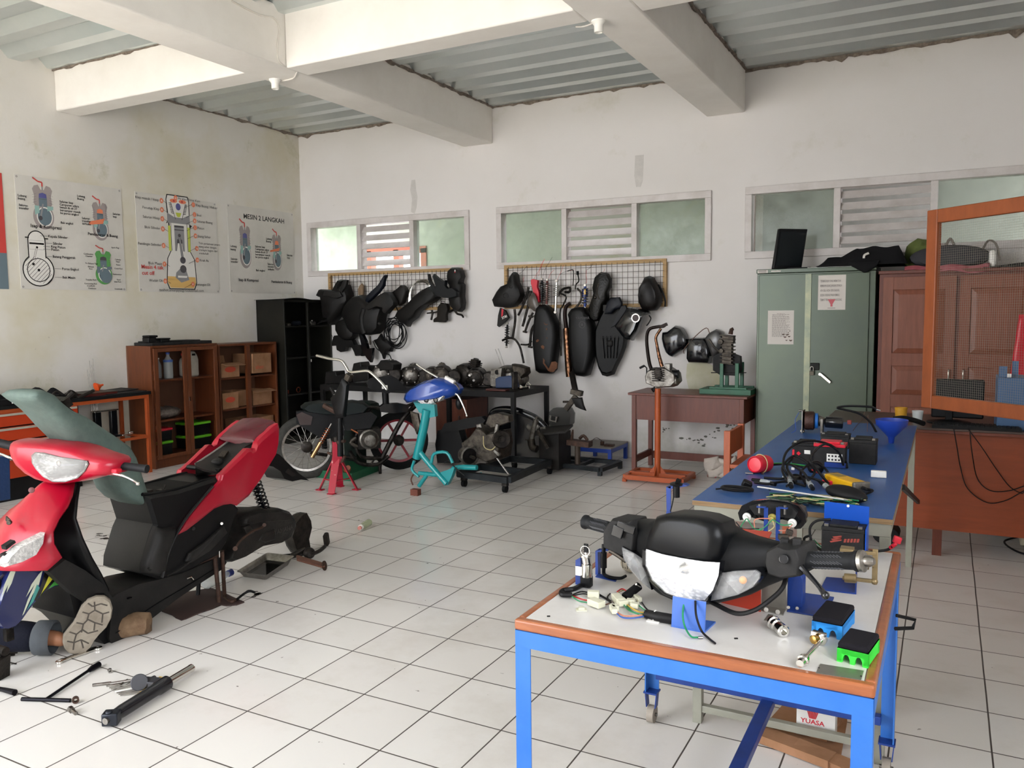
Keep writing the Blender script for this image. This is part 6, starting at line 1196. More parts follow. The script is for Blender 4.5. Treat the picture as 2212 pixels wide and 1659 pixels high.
mb=MB(SBLK);fl=[(568,1004),(588,976),(604,982),(622,1000),(645,1022),(668,1038),(650,1036),(632,1040),(615,1035),(606,1018),(590,1008)];mb.puff(sx(fl,XC+.06),(-.14,0,0),((1,0),(1,1)));mb.m(SGRY).puff(sx([(622,1012),(640,1026),(630,1030),(616,1020)],XC+.062),(.006,0,0),((1,0),(.9,1)));mb.build('rear_mudguard',t,smooth=30)
mb=MB(RUST);g0=fz(428,1288);g1_=fz(470,1306);
mb.bar(fx(418,1218,XN),fx(478,1196,XN),.02,.016);mb.cyl(fx(464,1204,XN),fz(474,1303),.011);mb.cyl(fx(480,1190,XN+.01),fz(485,1290,.0),.010);mb.tube([fz(485,1290,.01),fz(500,1300,.012),fz(512,1294,.012)],.007,sm=4);mb.m(BLK).tube([fz(510,1296,.012),fz(528,1282,.03),fz(540,1277,.04),fz(551,1280,.035)],.0065,sm=4);mb.cyl(fx(432,1225,XC-.05),fz(427,1287),.011);mb.build('centre_stand',t)
mb=MB(CHR);mb.tube([fx(403,1250,XN),fx(413,1246,XN),fx(418,1252,XN)],.004);mb.cyl(fx(474,1190,XN+.02),fx(474,1204,XN+.02),.003);mb.build('stand_spring',t)
# ================ floor things around the scooter
t=thing('wood_block','rough pale wooden log propped under the red scooter footboard','wood block',fz(300,1362));mb=MB(mat('rough_log','#8f755a',.85,col2='#5d4632',scale=12,bump=.6,bscale=20));A,B=V((3.56,-5.46,.045)),V((3.80,-5.265,.05))
d=(B-A).normalized();mb.lathe([(.03,0),(.045,.02),(.048,.1),(.052,.2),(.055,.25),(.05,.30),(.02,.31)],A,d,18)
for v in mb.b.verts:v.co+=V((noise.noise(v.co*18),noise.noise(v.co*18+V((5,0,0))),noise.noise(v.co*18+V((0,7,0)))))*.016
for v in mb.b.verts:v.co.z=max(.001,v.co.z)
mb.build('block_body',t,smooth=50)
def mat_mesh():
 m,N,L,b=node_mat('chevron_mat');b.inputs['Roughness'].default_value=.7;tc=N.new('ShaderNodeTexCoord');w=N.new('ShaderNodeTexWave');w.inputs['Scale'].default_value=55;w.inputs['Distortion'].default_value=2.0;L.new(tc.outputs['Object'],w.inputs['Vector'])
 r=N.new('ShaderNodeValToRGB');r.color_ramp.elements[0].color=lin('#241a18');r.color_ramp.elements[1].color=lin('#4a3531');L.new(w.outputs['Fac'],r.inputs[0]);L.new(r.outputs[0],b.inputs['Base Color']);return m
t=thing('rubber_mat','dark brown ribbed rubber foot mat lying flat under the scooter stand','mat',fz(430,1310));MT=mat_mesh()
mb=MB(MT);mb.prism([fz(x,y) for x,y in[(335,1308),(352,1300),(375,1290),(400,1281),(425,1277),(455,1272),(480,1280),(500,1290),(528,1302),(512,1308),(490,1310),(478,1308),(460,1316),(430,1326),(402,1338),(392,1341),(380,1336),(372,1330),(350,1322)]],(0,0,.006));mb.build('mat_body',t,smooth=0)
t=thing('oil_pan','shallow rectangular steel pan holding black oil beside the scooter engine','tray',fz(575,1235));c=(fz(503,1250)+fz(643,1215)+fz(575,1262)+fz(578,1207))/4;u=(fz(575,1262)-fz(643,1215));v_=(fz(578,1207)-fz(643,1215));u*=.93;v_*=.93
def pr(s,z,r=.12):
 out=[]
 for sx_,sy_ in((-1,-1),(1,-1),(1,1),(-1,1)):
  for a in(0,1,2):
   k_=[(1-r,1),(1-r*.3,1-r*.3),(1,1-r)];k_=k_ if sx_*sy_<0 else k_[::-1];q=k_[a];out.append(c+u*.5*s*sx_*q[0]+v_*.5*s*sy_*q[1]+V((0,0,z)))
 return out
mb=MB(STEEL);mb.rings([pr(.78,.001),pr(.94,.038),pr(1.0,.042),pr(1.0,.040),pr(.935,.037),pr(.77,.004)]);mb.build('pan_body',t,smooth=40)
MB(mat('black_oil','#050505',.03,spec=.8)).poly([p+V((0,0,0)) for p in pr(.80,.010)]);mb=MB(MATS['black_oil']);mb.poly(pr(.80,.010));mb.build('oil',t,smooth=0)
t=thing('plastic_bottle','empty clear bottle with blue cap lying behind the scooter stand','bottle',fz(470,1255));A,B=fz(442,1262,.032),fz(500,1236,.032);mb=MB(CLRB);L_=(B-A).length;mb.lathe([(.02,0),(.032,.01),(.032,L_*.55),(.02,L_*.8),(.014,L_*.86)],A,B-A,18);mb.build('bottle_body',t);MB(mat('navy_cap','#1d2a66',.4)).cyl(A+(B-A)*.86,B,.019,seg=16).build('bottle_cap',t)
t=thing('plastic_bottle','small greenish bottle with pink cap lying alone mid floor','bottle',fz(790,1135));A,B=fz(798,1128,.022),fz(776,1141,.022);L_=(B-A).length;mb=MB(mat('greenish_film','#a9b48c',.15,alpha=.55));mb.lathe([(.014,0),(.024,.006),(.024,L_*.6),(.016,L_*.8)],A,B-A,16);mb.build('bottle_body',t);mb=MB(WHT);mb.cyl(A+(B-A)*.8,A+(B-A)*.9,.018);mb.m(mat('pink_cap','#c98377',.5)).cyl(A+(B-A)*.9,B,.013);mb.build('bottle_cap',t)
# detached stand and footrest
t=thing('footrest_assembly','detached oily stand with brown steel arm and footrests lying behind the scooter','stand',fz(665,1190));P=lambda x,y,z:fz(x,y,z)
mb=MB(ALUK);mb.puff([fx(x,y,3.55) for x,y in[(632,1160),(640,1130),(655,1112),(663,1108),(672,1125),(674,1140),(668,1165),(672,1190),(650,1200),(640,1185)]],(-.1,0,0));mb.cyl(P(628,1200,.02),P(660,1185,.05),.012);mb.ball(P(668,1195,.04),.035);mb.tube([P(668,1200,.06),P(690,1190,.05),P(702,1180,.05)],.012,sm=3);mb.build('stand_bracket',t,smooth=45)
mb=MB(RUBW:=mat('rubber_brown','#2f2724',.7,bump=.3));mb.box(P(705,1165,.05),(.03,.05,.08),(.3,0,.4));mb.build('footrest_rubber',t,bevel=.01)
mb=MB(mat('brown_steel','#7d5442',.5,.3,col2='#5b3a2c',scale=15));a,b=P(641,1205,.10),P(700,1222,.03);mb.bar(a,b,.045,.012,up=(0,-.5,1));mb.build('steel_arm',t,bevel=.002)
mb=MB(RUST);mb.lathe([(.0,0),(.028,.0),(.028,.005),(.0,.006)],b,(1,.3,.2),18);mb.m(DKMET).cyl(P(585,1202,.012),P(648,1196,.015),.006);mb.cyl(P(630,1203,.01),P(660,1196,.02),.009);mb.cyl(P(622,1170,.015),P(632,1176,.05),.005);mb.build('foot_disc',t)
# tools on the floor
t=thing('t_wrench','black T-handle socket wrench lying on the front floor','wrench',fz(130,1480));mb=MB(mat('blued_steel','#1b1a22',.3,.6));h=.008
mb.cyl(fz(47,1510,h),fz(152,1513,h),.0075,seg=14);mb.build('handle',t);mb=MB(MATS['blued_steel']);mb.tube([fz(100,1510,h),fz(195,1446,h+.004)],.006,12);mb.build('shaft',t);mb=MB(MATS['blued_steel']);mb.tube([fz(193,1448,h+.004),fz(200,1443,h+.004),fz(214,1435,h+.004)],[.009,.0125,.0125],14);mb.build('socket',t)
t=thing('combination_wrench','chrome combination spanner lying beside the shoe','wrench',fz(170,1415));mb=MB(CHR);a,b=fz(128,1430,.006),fz(212,1400,.006);mb.bar(a,b,.014,.006);
for p,r in((a,.015),(b,.017)):mb.lathe([(r*.5,-.005),(r,-.005),(r,.005),(r*.5,.005),(r*.5,-.005)],p,(0,0,1),20,cap=False)
mb.build('spanner_body',t,bevel=.0015)
t=thing('combination_wrench','second thin spanner under the chrome spanner beside the shoe','wrench',fz(165,1418));mb=MB(STEEL);mb.bar(fz(136,1424,.004),fz(205,1398,.004),.009,.005);mb.ball(fz(134,1424,.006),(.008,.008,.005));mb.build('spanner_body',t)
t=thing('deep_socket','black socket extension end entering the frame at lower left','socket',fz(10,1490));mb=MB(MATS['blued_steel']);mb.tube([fz(-25,1484,.012),fz(8,1490,.012),fz(32,1496,.012)],[.008,.009,.012],14);mb.build('socket_body',t)
for i,(x,y,lab) in enumerate(((166,1511,'short round steel socket at the end of the T-wrench handle'),(240,1448,'small hexagon nut on a floor joint beside the T-wrench'))):
 t=thing(('socket_piece','hex_nut')[i],lab,('socket','nut')[i],fz(x,y));r=(.012,.009)[i];mb=MB((RUST,STEEL)[i]);mb.lathe([(r*.5,0),(r,0),(r,r*1.7),(r*.55,r*1.7),(r*.5,0)],fz(x,y,r)+V((-.008,0,0)),(.8,-.5,.1),(20,6)[i],cap=False);mb.build('body',t)
t=thing('steel_bolt','steel bolt with hexagon head lying in front of the T-wrench','bolt',fz(155,1535));mb=MB(STEEL);a,b=fz(151,1531,.011),fz(164,1541,.008);mb.cyl(a,a+(b-a)*.35,.012,seg=6);mb.cyl(a,b,.007);mb.build('bolt_body',t)
t=thing('oil_seal_tool','dark grey tape-measure-like tool with round housing beside the fork tube','tool',fz(300,1470));mb=MB(mat('grey_tool_plastic','#3b3b3f',.5));mb.cyl(fz(301,1474,.0),fz(301,1474,.035),.032,seg=24);mb.box(fz(318,1475,.016),(.10,.05,.03),(0,0,.3));mb.tube([fz(312,1475,.02),fz(335,1463,.02)],.010);mb.build('tool_body',t,bevel=.003)
t=thing('threaded_rod','threaded steel rods and screws lying left of the grey round tool','rods',fz(240,1480));
for a,b,r in(((200,1480),(240,1475),.006),((238,1477),(282,1470),.006),((230,1482),(262,1478),.004),((258,1480),(275,1468),.004)):MB(STEEL).tube([fz(*a,r),fz(*b,r)],r,8).build('rod',t)
t=thing('electrode_packet','yellow printed packet with thin steel electrodes sticking out under the fork tube','packet',fz(325,1482));mb=MB(mat('packet_yellow','#c9a53c',.6));mb.prism([fz(295,1503),fz(330,1498),fz(368,1468),(fz(345,1464))],(0,0,.006));mb.m(INK)
for i in range(9):mb.bar(fz(302+i*4.5,1492-i*2.2,.0068),fz(304+i*4.5,1488-i*2.2,.0068),.008,.0006)
mb.build('packet_body',t,smooth=0)
for i in range(7):MB(STEEL).cyl(fz(236+i*4,1486+i*2.7,.004),fz(300+i*3,1474+i*3.4,.006),.0022,seg=6).build('electrode',t)
MB(WHT).bar(fz(248,1494,.012),fz(338,1476,.012),.007,.004).build('white_rod',t,smooth=0)
t=thing('fork_tube','black front fork lower leg with chrome inner tube lying on the front floor','fork',fz(320,1500));A,B,E_=fz(236,1553,.028),fz(362,1474,.028),fz(414,1443,.02);FB=mat('fork_black','#101018',.25,coat=.4)
d=B-A;L_=d.length;mb=MB(FB);mb.lathe([(.016,0),(.022,.006),(.022,L_*.12),(.024,L_*.2),(.024,L_*.78),(.028,L_*.82),(.028,L_*.99),(.020,L_)],A,d,24);mb.build('lower_leg',t,smooth=40)
mb=MB(mat('cast_end','#2c2f36',.35,.5));mb.box(A+d.normalized()*.01,(.055,.045,.045),(0,0,.6));mb.cyl(A+V((0,0,.02)),A+V((0,0,.03)),.012);mb.build('axle_clamp',t,bevel=.008);mb=MB(CHR);mb.lathe([(.0155,0),(.0155,.001),(.0155,(E_-B).length*.9),(.0165,(E_-B).length*.93),(.0165,(E_-B).length),(.011,(E_-B).length)],B,E_-B,22);mb.build('inner_tube',t)
mb=MB(STEEL);mb.cyl(A-d.normalized()*.02,A,.012);mb.build('axle_hole',t)
for i,(x,y,r,lab) in enumerate(((222,1160,.05,'dark oily smudge on the tiles left of the scooter body'),(550,1283,.03,'scattered black oil drips on the tiles beside the oil pan'))):
 t=thing('oil_stain',lab,'stain',fz(x,y));mb=MB(mat('oil_stain','#3a332e',.5));random.seed(5+i)
 for k in range(12 if i==0 else 8):
  c=fz(x+random.gauss(0,9),y+random.gauss(0,3),.0006);rr=.004+.012*random.random()**2
  mb.poly([c+V((rr*(1+.5*random.random())*math.cos(a),rr*(1+.5*random.random())*math.sin(a),0)) for a in[j*.785 for j in range(8)]])
 mb.build('stain_body',t,smooth=0)
# ---- black forks pile at the lower left edge
t=thing('brake_caliper','oily brake caliper with bent hoses at the left edge of the floor','caliper',fz(5,1440));mb=MB(ALUK);mb.box(fz(-4,1440,.05),(.06,.06,.1),(.1,.2,.3));mb.cyl(fz(0,1412,.03),fz(38,1408,.02),.007);mb.cyl(fz(0,1418,.02),fz(32,1414,.01),.005);mb.tube([fz(4,1420,.03),fz(15,1428,.006),fz(24,1432,.01),fz(36,1434,.004)],.0035,6,sm=5);mb.build('caliper_body',t,bevel=.004)
# ================ PERSON sitting on the floor at left, one leg stretched out towards the scooter
t=thing('person','person in dark blue jeans with rolled cuffs, leg stretched along the floor, shoe sole showing','person',(3.1,-6.0,0))
hip=V((2.72,-6.22,.13));hip2=V((2.95,-6.42,.13));knee=V((3.22,-5.86,.095));ank=V((3.625,-5.60,.07))
def skin(name,pts,edges,m_,sub=2,parent=None):
 me=D.meshes.new(name);me.from_pydata([V(p[:3]) for p in pts],edges,[]);me.materials.append(m_);o=D.objects.new(name,me);COL.objects.link(o);md=o.modifiers.new('skin','SKIN');md.use_smooth_shade=True
 for i,p in enumerate(pts):me.skin_vertices[0].data[i].radius=(p[3],p[3] if len(p)<5 else p[4])
 me.skin_vertices[0].data[0].use_root=True;s=o.modifiers.new('sub','SUBSURF');s.levels=sub;s.render_levels=sub
 o.parent=parent or t;o.matrix_parent_inverse=Matrix.Translation(-V(t.get('_w')));o['_w']=(0,0,0);return o
SKIN=mat('skin','#9c6a4c',.5);JEAN=mat('dark_jeans','#12162a',.8,var=.25,bump=.25,bscale=90);SHRT=mat('dark_shirt','#23262e',.85,bump=.2)
h0=(hip+hip2)/2;head=h0+V((-.12,-.1,.78));nk=h0+V((-.08,-.06,.56));sh1=h0+V((.10,.10,.47));sh2=h0+V((-.22,-.22,.47))
pts=[(*h0,.12),(*(h0+V((-.04,-.03,.22))),.13),(*(h0+V((-.06,-.05,.42))),.13),(*nk,.055),(*(head-V((0,0,.06))),.07),(*head,.09),(*hip,.09),(*((hip+knee)/2),.075),(*knee,.058),(*((knee+ank)/2),.05),(*ank,.034),(*hip2,.09),(3.2,-6.55,.42,.065),(3.32,-6.45,.2,.05),(3.35,-6.40,.06,.035),(*sh1,.05),(*(sh1+V((.22,.12,-.16))),.04),(*(sh1+V((.42,.30,-.20))),.03),(*sh2,.05),(*(sh2+V((.22,-.05,-.2))),.04),(*(sh2+V((.45,.12,-.18))),.03),(3.67,-5.58,.05,.028)]
skin('body',pts,[(0,1),(1,2),(2,3),(3,4),(4,5),(0,6),(6,7),(7,8),(8,9),(9,10),(0,11),(11,12),(12,13),(13,14),(2,15),(15,16),(16,17),(2,18),(18,19),(19,20),(10,21)],SKIN)
for S_,end in((17,V((.06,.05,0))),(20,V((.06,.04,0)))):
 b=V(pts[S_][:3]);e_=end.normalized();sd=V((-e_.y,e_.x,0));mb=MB(SKIN);mb.ball(b+e_*.04,(.045,.04,.016),(0,0,math.atan2(e_.y,e_.x)))
 for k in range(4):
  r_=b+e_*.075+sd*(.028-.019*k);mb.tube([r_,r_+e_*(.035-.004*abs(k-1.5)),r_+e_*(.055-.006*abs(k-1.5))-V((0,0,.02))],[.009,.007],8,sm=3)
 mb.tube([b+e_*.03-sd*.03,b+e_*.06-sd*.055-V((0,0,.01))],[.010,.008],8);mb.build('hand',t)
mb=MB(mat('black_hair','#0c0b0b',.6));mb.ball(head+V((-.01,-.01,.025)),(.098,.098,.10));mb.build('hair',t)
mb=MB(SHRT);c0=h0
def ring_(c,rx,ry,n=16):return[V(c)+V((rx*math.cos(2*math.pi*i/n)*.72-ry*math.sin(2*math.pi*i/n)*.69,rx*math.cos(2*math.pi*i/n)*.69+ry*math.sin(2*math.pi*i/n)*.72,0)) for i in range(n)]
mb.rings([ring_(h0+V((0,0,.0)),.19,.15),ring_(h0+V((-.03,-.02,.2)),.18,.14),ring_(h0+V((-.06,-.05,.42)),.21,.14),ring_(h0+V((-.07,-.05,.52)),.14,.10),ring_(h0+V((-.08,-.06,.56)),.07,.07)]);mb.build('shirt',t)
skin('trousers',[(*h0,.13),(*hip,.11),(*((hip+knee)/2),.095),(*knee,.08),(*((knee+ank)/2+V((0,0,.01))),.074),(*(knee+(ank-knee)*.9),.066),(*hip2,.11),(3.2,-6.55,.42,.085),(3.32,-6.45,.2,.065)],[(0,1),(1,2),(2,3),(3,4),(4,5),(0,6),(6,7),(7,8)],JEAN)
for a_i,b_i,c_i in((15,16,17),(18,19,20)):skin('sleeve',[(*pts[a_i][:3],.062),(*pts[b_i][:3],.052),(*(V(pts[b_i][:3])*.25+V(pts[c_i][:3])*.75),.042)],[(0,1),(1,2)],SHRT)
d=(ank-knee).normalized();mb=MB(mat('denim_inside','#53575b',.85,bump=.2));mb.lathe([(.066,0),(.073,.005),(.074,.07),(.066,.075),(.062,.06),(.058,0)],knee+(ank-knee)*.83,d,24);mb.build('rolled_cuff',t,smooth=60)
# shoe: sole outline traced on a plane through the heel, sole faces the camera
SPn=V((.193,-.124,-.033)).normalized();SP,sn=screen_plane(V((3.70,-5.565,.0)),SPn)
sole=[(135,1385),(136,1372),(145,1360),(158,1345),(168,1325),(176,1308),(190,1294),(208,1287),(226,1287),(238,1295),(243,1312),(240,1332),(230,1352),(214,1368),(203,1382),(195,1396),(182,1408),(165,1412),(148,1408),(139,1398)]
P=[SP(x,y) for x,y in sole]
mb=MB(mat('worn_sole','#9a9182',.8,col2='#7a7062',scale=12,bump=.2));mb.puff(P,sn*.018,((.98,-1),(1,-.2),(1,.6),(.95,1)));
mb.m(mat('sole_groove','#4a443d',.9))
for a in([(150,1365),(165,1370),(178,1360),(190,1368),(212,1362)],[(165,1345),(180,1348),(190,1338),(205,1345),(222,1350)],[(178,1322),(192,1326),(205,1318),(222,1326),(236,1322)],[(190,1303),(200,1310),(218,1304),(232,1308)],[(145,1385),(160,1388),(175,1382),(192,1390)],[(180,1348),(176,1366)],[(205,1345),(203,1362)],[(192,1326),(188,1340)],[(222,1326),(220,1345)],[(205,1318),(204,1300)],[(160,1388),(158,1404)],[(175,1382),(180,1400)],[(165,1370),(160,1386)]):
 for q0_,q1_ in zip(a,a[1:]):mb.bar(SP(*q0_,.0178),SP(*q1_,.0178),.006,.002,up=tuple(sn))
mb.build('shoe_sole',t,smooth=35)
mb=MB(mat('dark_shoe_upper','#1c1a1a',.7));mb.puff(P,-sn*.085,((1,.1),(.98,.4),(.8,.8),(.45,1.0)));mb.build('shoe_upper',t,smooth=60)
# ================================================================ WALL RACKS AND HUNG PARTS
PINE=mat('pine_batten','#b39467',.6,col2='#9c7c50',scale=6,wood=(1,1,10));GRID=mat('dark_wire_grid','#4a4038',.5,.5)
def rack(label,x0,x1,z0,z1):
 t=thing('wire_grid_rack',label,'rack',((x0+x1)/2,-.03,z0));y=-.045
 mb=MB(PINE);w=.035
 for a in((x0,x0+w,z0,z1),(x1-w,x1,z0,z1),(x0+w,x1-w,z0,z0+w),(x0+w,x1-w,z1-w,z1)):mb.bx(a[0],a[1],y,-.002,a[2],a[3])
 mb.build('wooden_frame',t,smooth=0,bevel=.002);mb=MB(GRID);n=int((x1-x0)/.055)
 for i in range(1,n):mb.bar((x0+i*(x1-x0)/n,y-.003,z0+.02),(x0+i*(x1-x0)/n,y-.003,z1-.02),.004,.004)
 m_=int((z1-z0)/.055)
 for i in range(1,m_):mb.bar((x0+.02,y-.006,z0+i*(z1-z0)/m_),(x1-.02,y-.006,z0+i*(z1-z0)/m_),.004,.004)
 mb.build('wire_grid',t,smooth=0);return t
rack('wooden-framed wire grid rack under the left window, hung with black body panels',.43,2.31,1.50,1.955);rack('wooden-framed wire grid rack under the middle window, hung with shocks and saddles',2.83,4.60,1.50,1.96)
def Q(pts,ox,oy,s):return[(ox+a/s,oy+b/s) for a,b in pts]
QA=lambda pts:Q(pts,680,560,3.735);QB=lambda pts:Q(pts,1060,560,3.965);QC=lambda pts:Q(pts,1040,400,3.771)
HB1=mat('dusty_black_panel','#100f0f',.5,col2='#1d1b19',scale=9,bump=.1)
def Y_(pts,Y):return[fy(x,y,Y) for x,y in pts]
def hang(name,label,cat,pts,Y,d,m=HB1,part='panel',prof=((1,0),(1,.5),(.93,.85),(.72,1)),group=None):
 P=Y_(pts,Y);c=sum(P,V())/len(P);t=thing(name,label,cat,(c.x,Y,min(p.z for p in P)),group)
 mb=MB(m);mb.puff(P,(0,-d,0),prof);mb.build(part,t,smooth=45);return t
def wire_to(t,a,b,Y,m=WIREB,r=.0022,part='hanging_wire'):
 A,B=fy(*a,Y),fy(*b,Y-.0);MB(m).tube([A,(A+B)/2+V((.01,0,0)),B],r,6,sm=4).build(part,t)
flat=((1,0),(1,.8),(.96,1))
t=hang('body_panel','black curved inner fender hung at the far left of the left rack','panel',QA([(62,290),(85,243),(150,248),(200,250),(245,165),(275,168),(268,215),(290,205),(318,290),(322,330),(300,370),(270,410),(215,470),(170,530),(160,525),(185,490),(120,480),(110,400),(100,330),(95,300)]),-.07,.16)
mb=MB(SGRY);mb.puff(Y_(QA([(85,250),(150,255),(205,262),(225,300),(180,320),(110,300),(70,292)]),-.24),(0,-.02,0));mb.puff(Y_(QA([(240,170),(270,172),(262,220),(225,270),(205,250)]),-.22),(0,-.03,0));mb.build('flange',t)
hang('body_panel','dark floor panel trailing down-left over the black cabinet','panel',QA([(20,525),(60,490),(120,480),(180,490),(140,500),(70,510),(30,530)]),-.10,.05)
hang('air_box','blue-black elongated shroud pointing up on the left rack','panel',QA([(430,300),(470,260),(520,215),(545,185),(580,125),(592,128),(575,180),(572,215),(530,270),(480,320),(440,350),(420,340)]),-.24,.05,mat('blue_black_panel','#141a26',.45))
t=hang('body_panel','bulky black underseat bucket in the middle of the left rack','panel',QA([(330,330),(360,300),(420,290),(470,330),(520,370),(570,380),(600,400),(580,470),(570,560),(530,600),(460,610),(400,600),(350,595),(320,560),(300,500),(270,450),(290,380)]),-.08,.18)
mb=MB(SGRY);mb.tube(Y_(QA([(395,400),(375,480),(385,560),(400,600)]),-.26),.03,10,sm=5,flat=.6);mb.ball(fy(*QA([(520,520)])[0],-.26),.02);mb.build('bucket_rib',t)
hang('body_panel','dark round tank-like shell under the bucket on the left rack','panel',QA([(205,520),(240,490),(290,470),(340,500),(360,560),(350,620),(320,650),(270,650),(230,620),(205,570)]),-.08,.12)
t=hang('body_panel','black mud flap lowest left beneath the left rack','panel',QA([(165,660),(180,615),(230,610),(270,650),(330,650),(350,690),(400,690),(415,740),(405,780),(380,770),(360,780),(350,750),(330,710),(280,705),(270,740),(235,748),(205,730),(200,695),(162,698)]),-.06,.07,prof=flat)
wire_to(t,(713,718),(722,738),-.06)
t=hang('body_panel','long black pointed spike-like fender hanging lowest under the left rack','panel',QA([(375,600),(400,600),(430,660),(445,720),(483,715),(480,790),(468,832),(440,800),(410,750),(395,690)]),-.12,.05,BLKG,prof=flat)
mb=MB(ALUD);mb.cyl(fy(*QA([(445,620)])[0],-.13),fy(*QA([(447,690)])[0],-.13),.012);mb.build('metal_stay',t)
t=hang('body_panel','wide dark inner panel sweeping right on the left rack','panel',QA([(425,395),(470,350),(540,290),(590,262),(625,265),(650,300),(672,340),(670,370),(640,400),(605,440),(585,435),(590,400),(520,385),(450,415)]),-.20,.09,SGRY)
t=hang('body_panel','grey-brown side panel hanging by a wire at the centre of left rack','panel',QA([(635,270),(680,240),(715,208),(740,215),(762,255),(750,300),(735,350),(700,375),(680,360),(650,330)]),-.10,.07,mat('grey_brown_panel','#2a2624',.55));wire_to(t,(872,618),(888,592),-.09,GRID,.0014)
t=hang('tool_holster','small tan leather piece hanging on the left rack','leather piece',QA([(357,240),(372,210),(385,195),(400,215),(398,290),(392,305),(380,290),(360,290)]),-.06,.03,mat('tan_leather','#7d6750',.7),'leather');wire_to(t,QA([(385,195)])[0],QA([(350,168)])[0],-.06,GRID,.0014)
# coiled cables
t=thing('control_cables','hanging bundle of looped black control cables right of the black panels','cables',(1.5,-.06,1.2));random.seed(11)
for k in range(8):
 cx,cy,rx,ry=630+random.random()*40,560+random.random()*60,45+random.random()*45,85+random.random()*30;P=[QA([(cx+rx*math.cos(a),cy+ry*math.sin(a))])[0] for a in[i*math.pi/9 for i in range(19)]]
 MB(WIREB).tube([fy(x,y,-.06-.01*k) for x,y in P],.0055,6,sm=3).build('cable',t)
MB(WIREB).tube([fy(x,y,-.08) for x,y in QA([(655,380),(670,430),(640,470),(590,480)])],.006,6,sm=5).build('cable',t)
MB(WIREB).tube([fy(x,y,-.08) for x,y in QA([(470,660),(500,720),(560,760),(600,770),(620,810)])],.006,6,sm=5).build('cable',t)
hang('wiring_loom','tangled wiring loom hanging below the looped cables','wires',QA([(490,650),(520,640),(545,600),(560,640),(640,680),(645,700),(628,745),(600,740),(580,765),(570,805),(560,770),(540,740),(520,700)]),-.05,.06,part='loom')
t=thing('bent_tubes','nested chromed handle tubes hanging on the left rack','tubes',(1.55,-.1,1.6))
for k in range(4):MB(CHR if k%2 else STEEL).tube([fy(x+k*5/3.7,y-k*6/3.7+3,-.07-k*.008) for x,y in QA([(757,355),(758,280),(775,220),(820,180),(880,175),(915,200),(918,235)])],.006,8,sm=5).build('tube',t)
t=hang('air_duct','long black ribbed duct lying diagonally at the right of left rack','duct',QA([(680,460),(700,420),(740,390),(790,350),(840,295),(900,245),(960,215),(1000,260),(1030,300),(990,340),(930,370),(870,420),(840,470),(790,510),(775,545),(755,525),(720,515),(700,490)]),-.09,.12,part='duct_body')
for k,(x,y) in enumerate(((690,450),(702,470),(688,478),(712,500))):MB(HB1).box(fy(*QA([(x,y)])[0],-.13),(.04,.03,.012),(0,.6,0)).build('duct_lug',t,smooth=0)
hang('body_panel','bat-winged black front panel with upswept horns on the left rack','panel',QA([(925,118),(935,120),(945,170),(970,215),(1000,245),(985,190),(968,140),(975,120),(1010,150),(1055,180),(1072,170),(1068,215),(1090,240),(1130,235),(1165,262),(1165,300),(1110,315),(1050,310),(1010,300),(985,280),(950,215),(930,160)]),-.20,.05,mat('slate_black','#1a1c20',.45),prof=flat)
t=hang('tool_pouch','dark brown leather-like pouch dangling under the horned panel','pouch',QA([(1005,380),(1030,350),(1080,360),(1090,400),(1075,450),(1077,490),(1060,508),(970,508),(968,490),(1000,470)]),-.08,.05,mat('worn_brown','#2f2820',.7,col2='#1d1915',scale=14),'pouch_body');MB(CHR).tube([fy(x,y,-.12) for x,y in QA([(1015,355),(1025,340),(1050,345),(1040,370)])],.004,6,sm=4).build('buckle',t)
t=thing('brake_pedal','black brake pedal levers with a chrome tip hanging at the right of left rack','pedal',(1.95,-.1,1.4));mb=MB(DKMET);mb.tube([fy(x,y,-.09) for x,y in QA([(1085,425),(1125,410),(1150,440),(1185,450),(1200,470)])],[.014,.010],8,sm=5);mb.tube([fy(x,y,-.09) for x,y in QA([(905,435),(960,430),(1010,420),(1085,415)])],.008,8,sm=4);mb.tube([fy(x,y,-.09) for x,y in QA([(940,490),(950,440),(945,410)])],.012,8);mb.m(CHR).tube([fy(x,y,-.11) for x,y in QA([(890,360),(905,375),(920,385)])],.013,10);mb.build('pedal_body',t)
t=hang('crankcase_cover','tall figure-eight black engine cover at the right end of left rack','cover',QA([(1100,90),(1125,68),(1175,68),(1205,95),(1217,140),(1208,165),(1203,190),(1218,205),(1218,240),(1215,300),(1222,350),(1215,400),(1190,425),(1150,420),(1120,380),(1108,330),(1112,270),(1120,215),(1098,185),(1093,130)]),-.07,.10,part='cover_body');MB(WHT).box(fy(*QA([(1131,100)])[0],-.165),(.012,.004,.04)).build('sticker',t,smooth=0);MB(RED).box(fy(*QA([(1131,106)])[0],-.168),(.008,.003,.018)).build('sticker_mark',t,smooth=0)
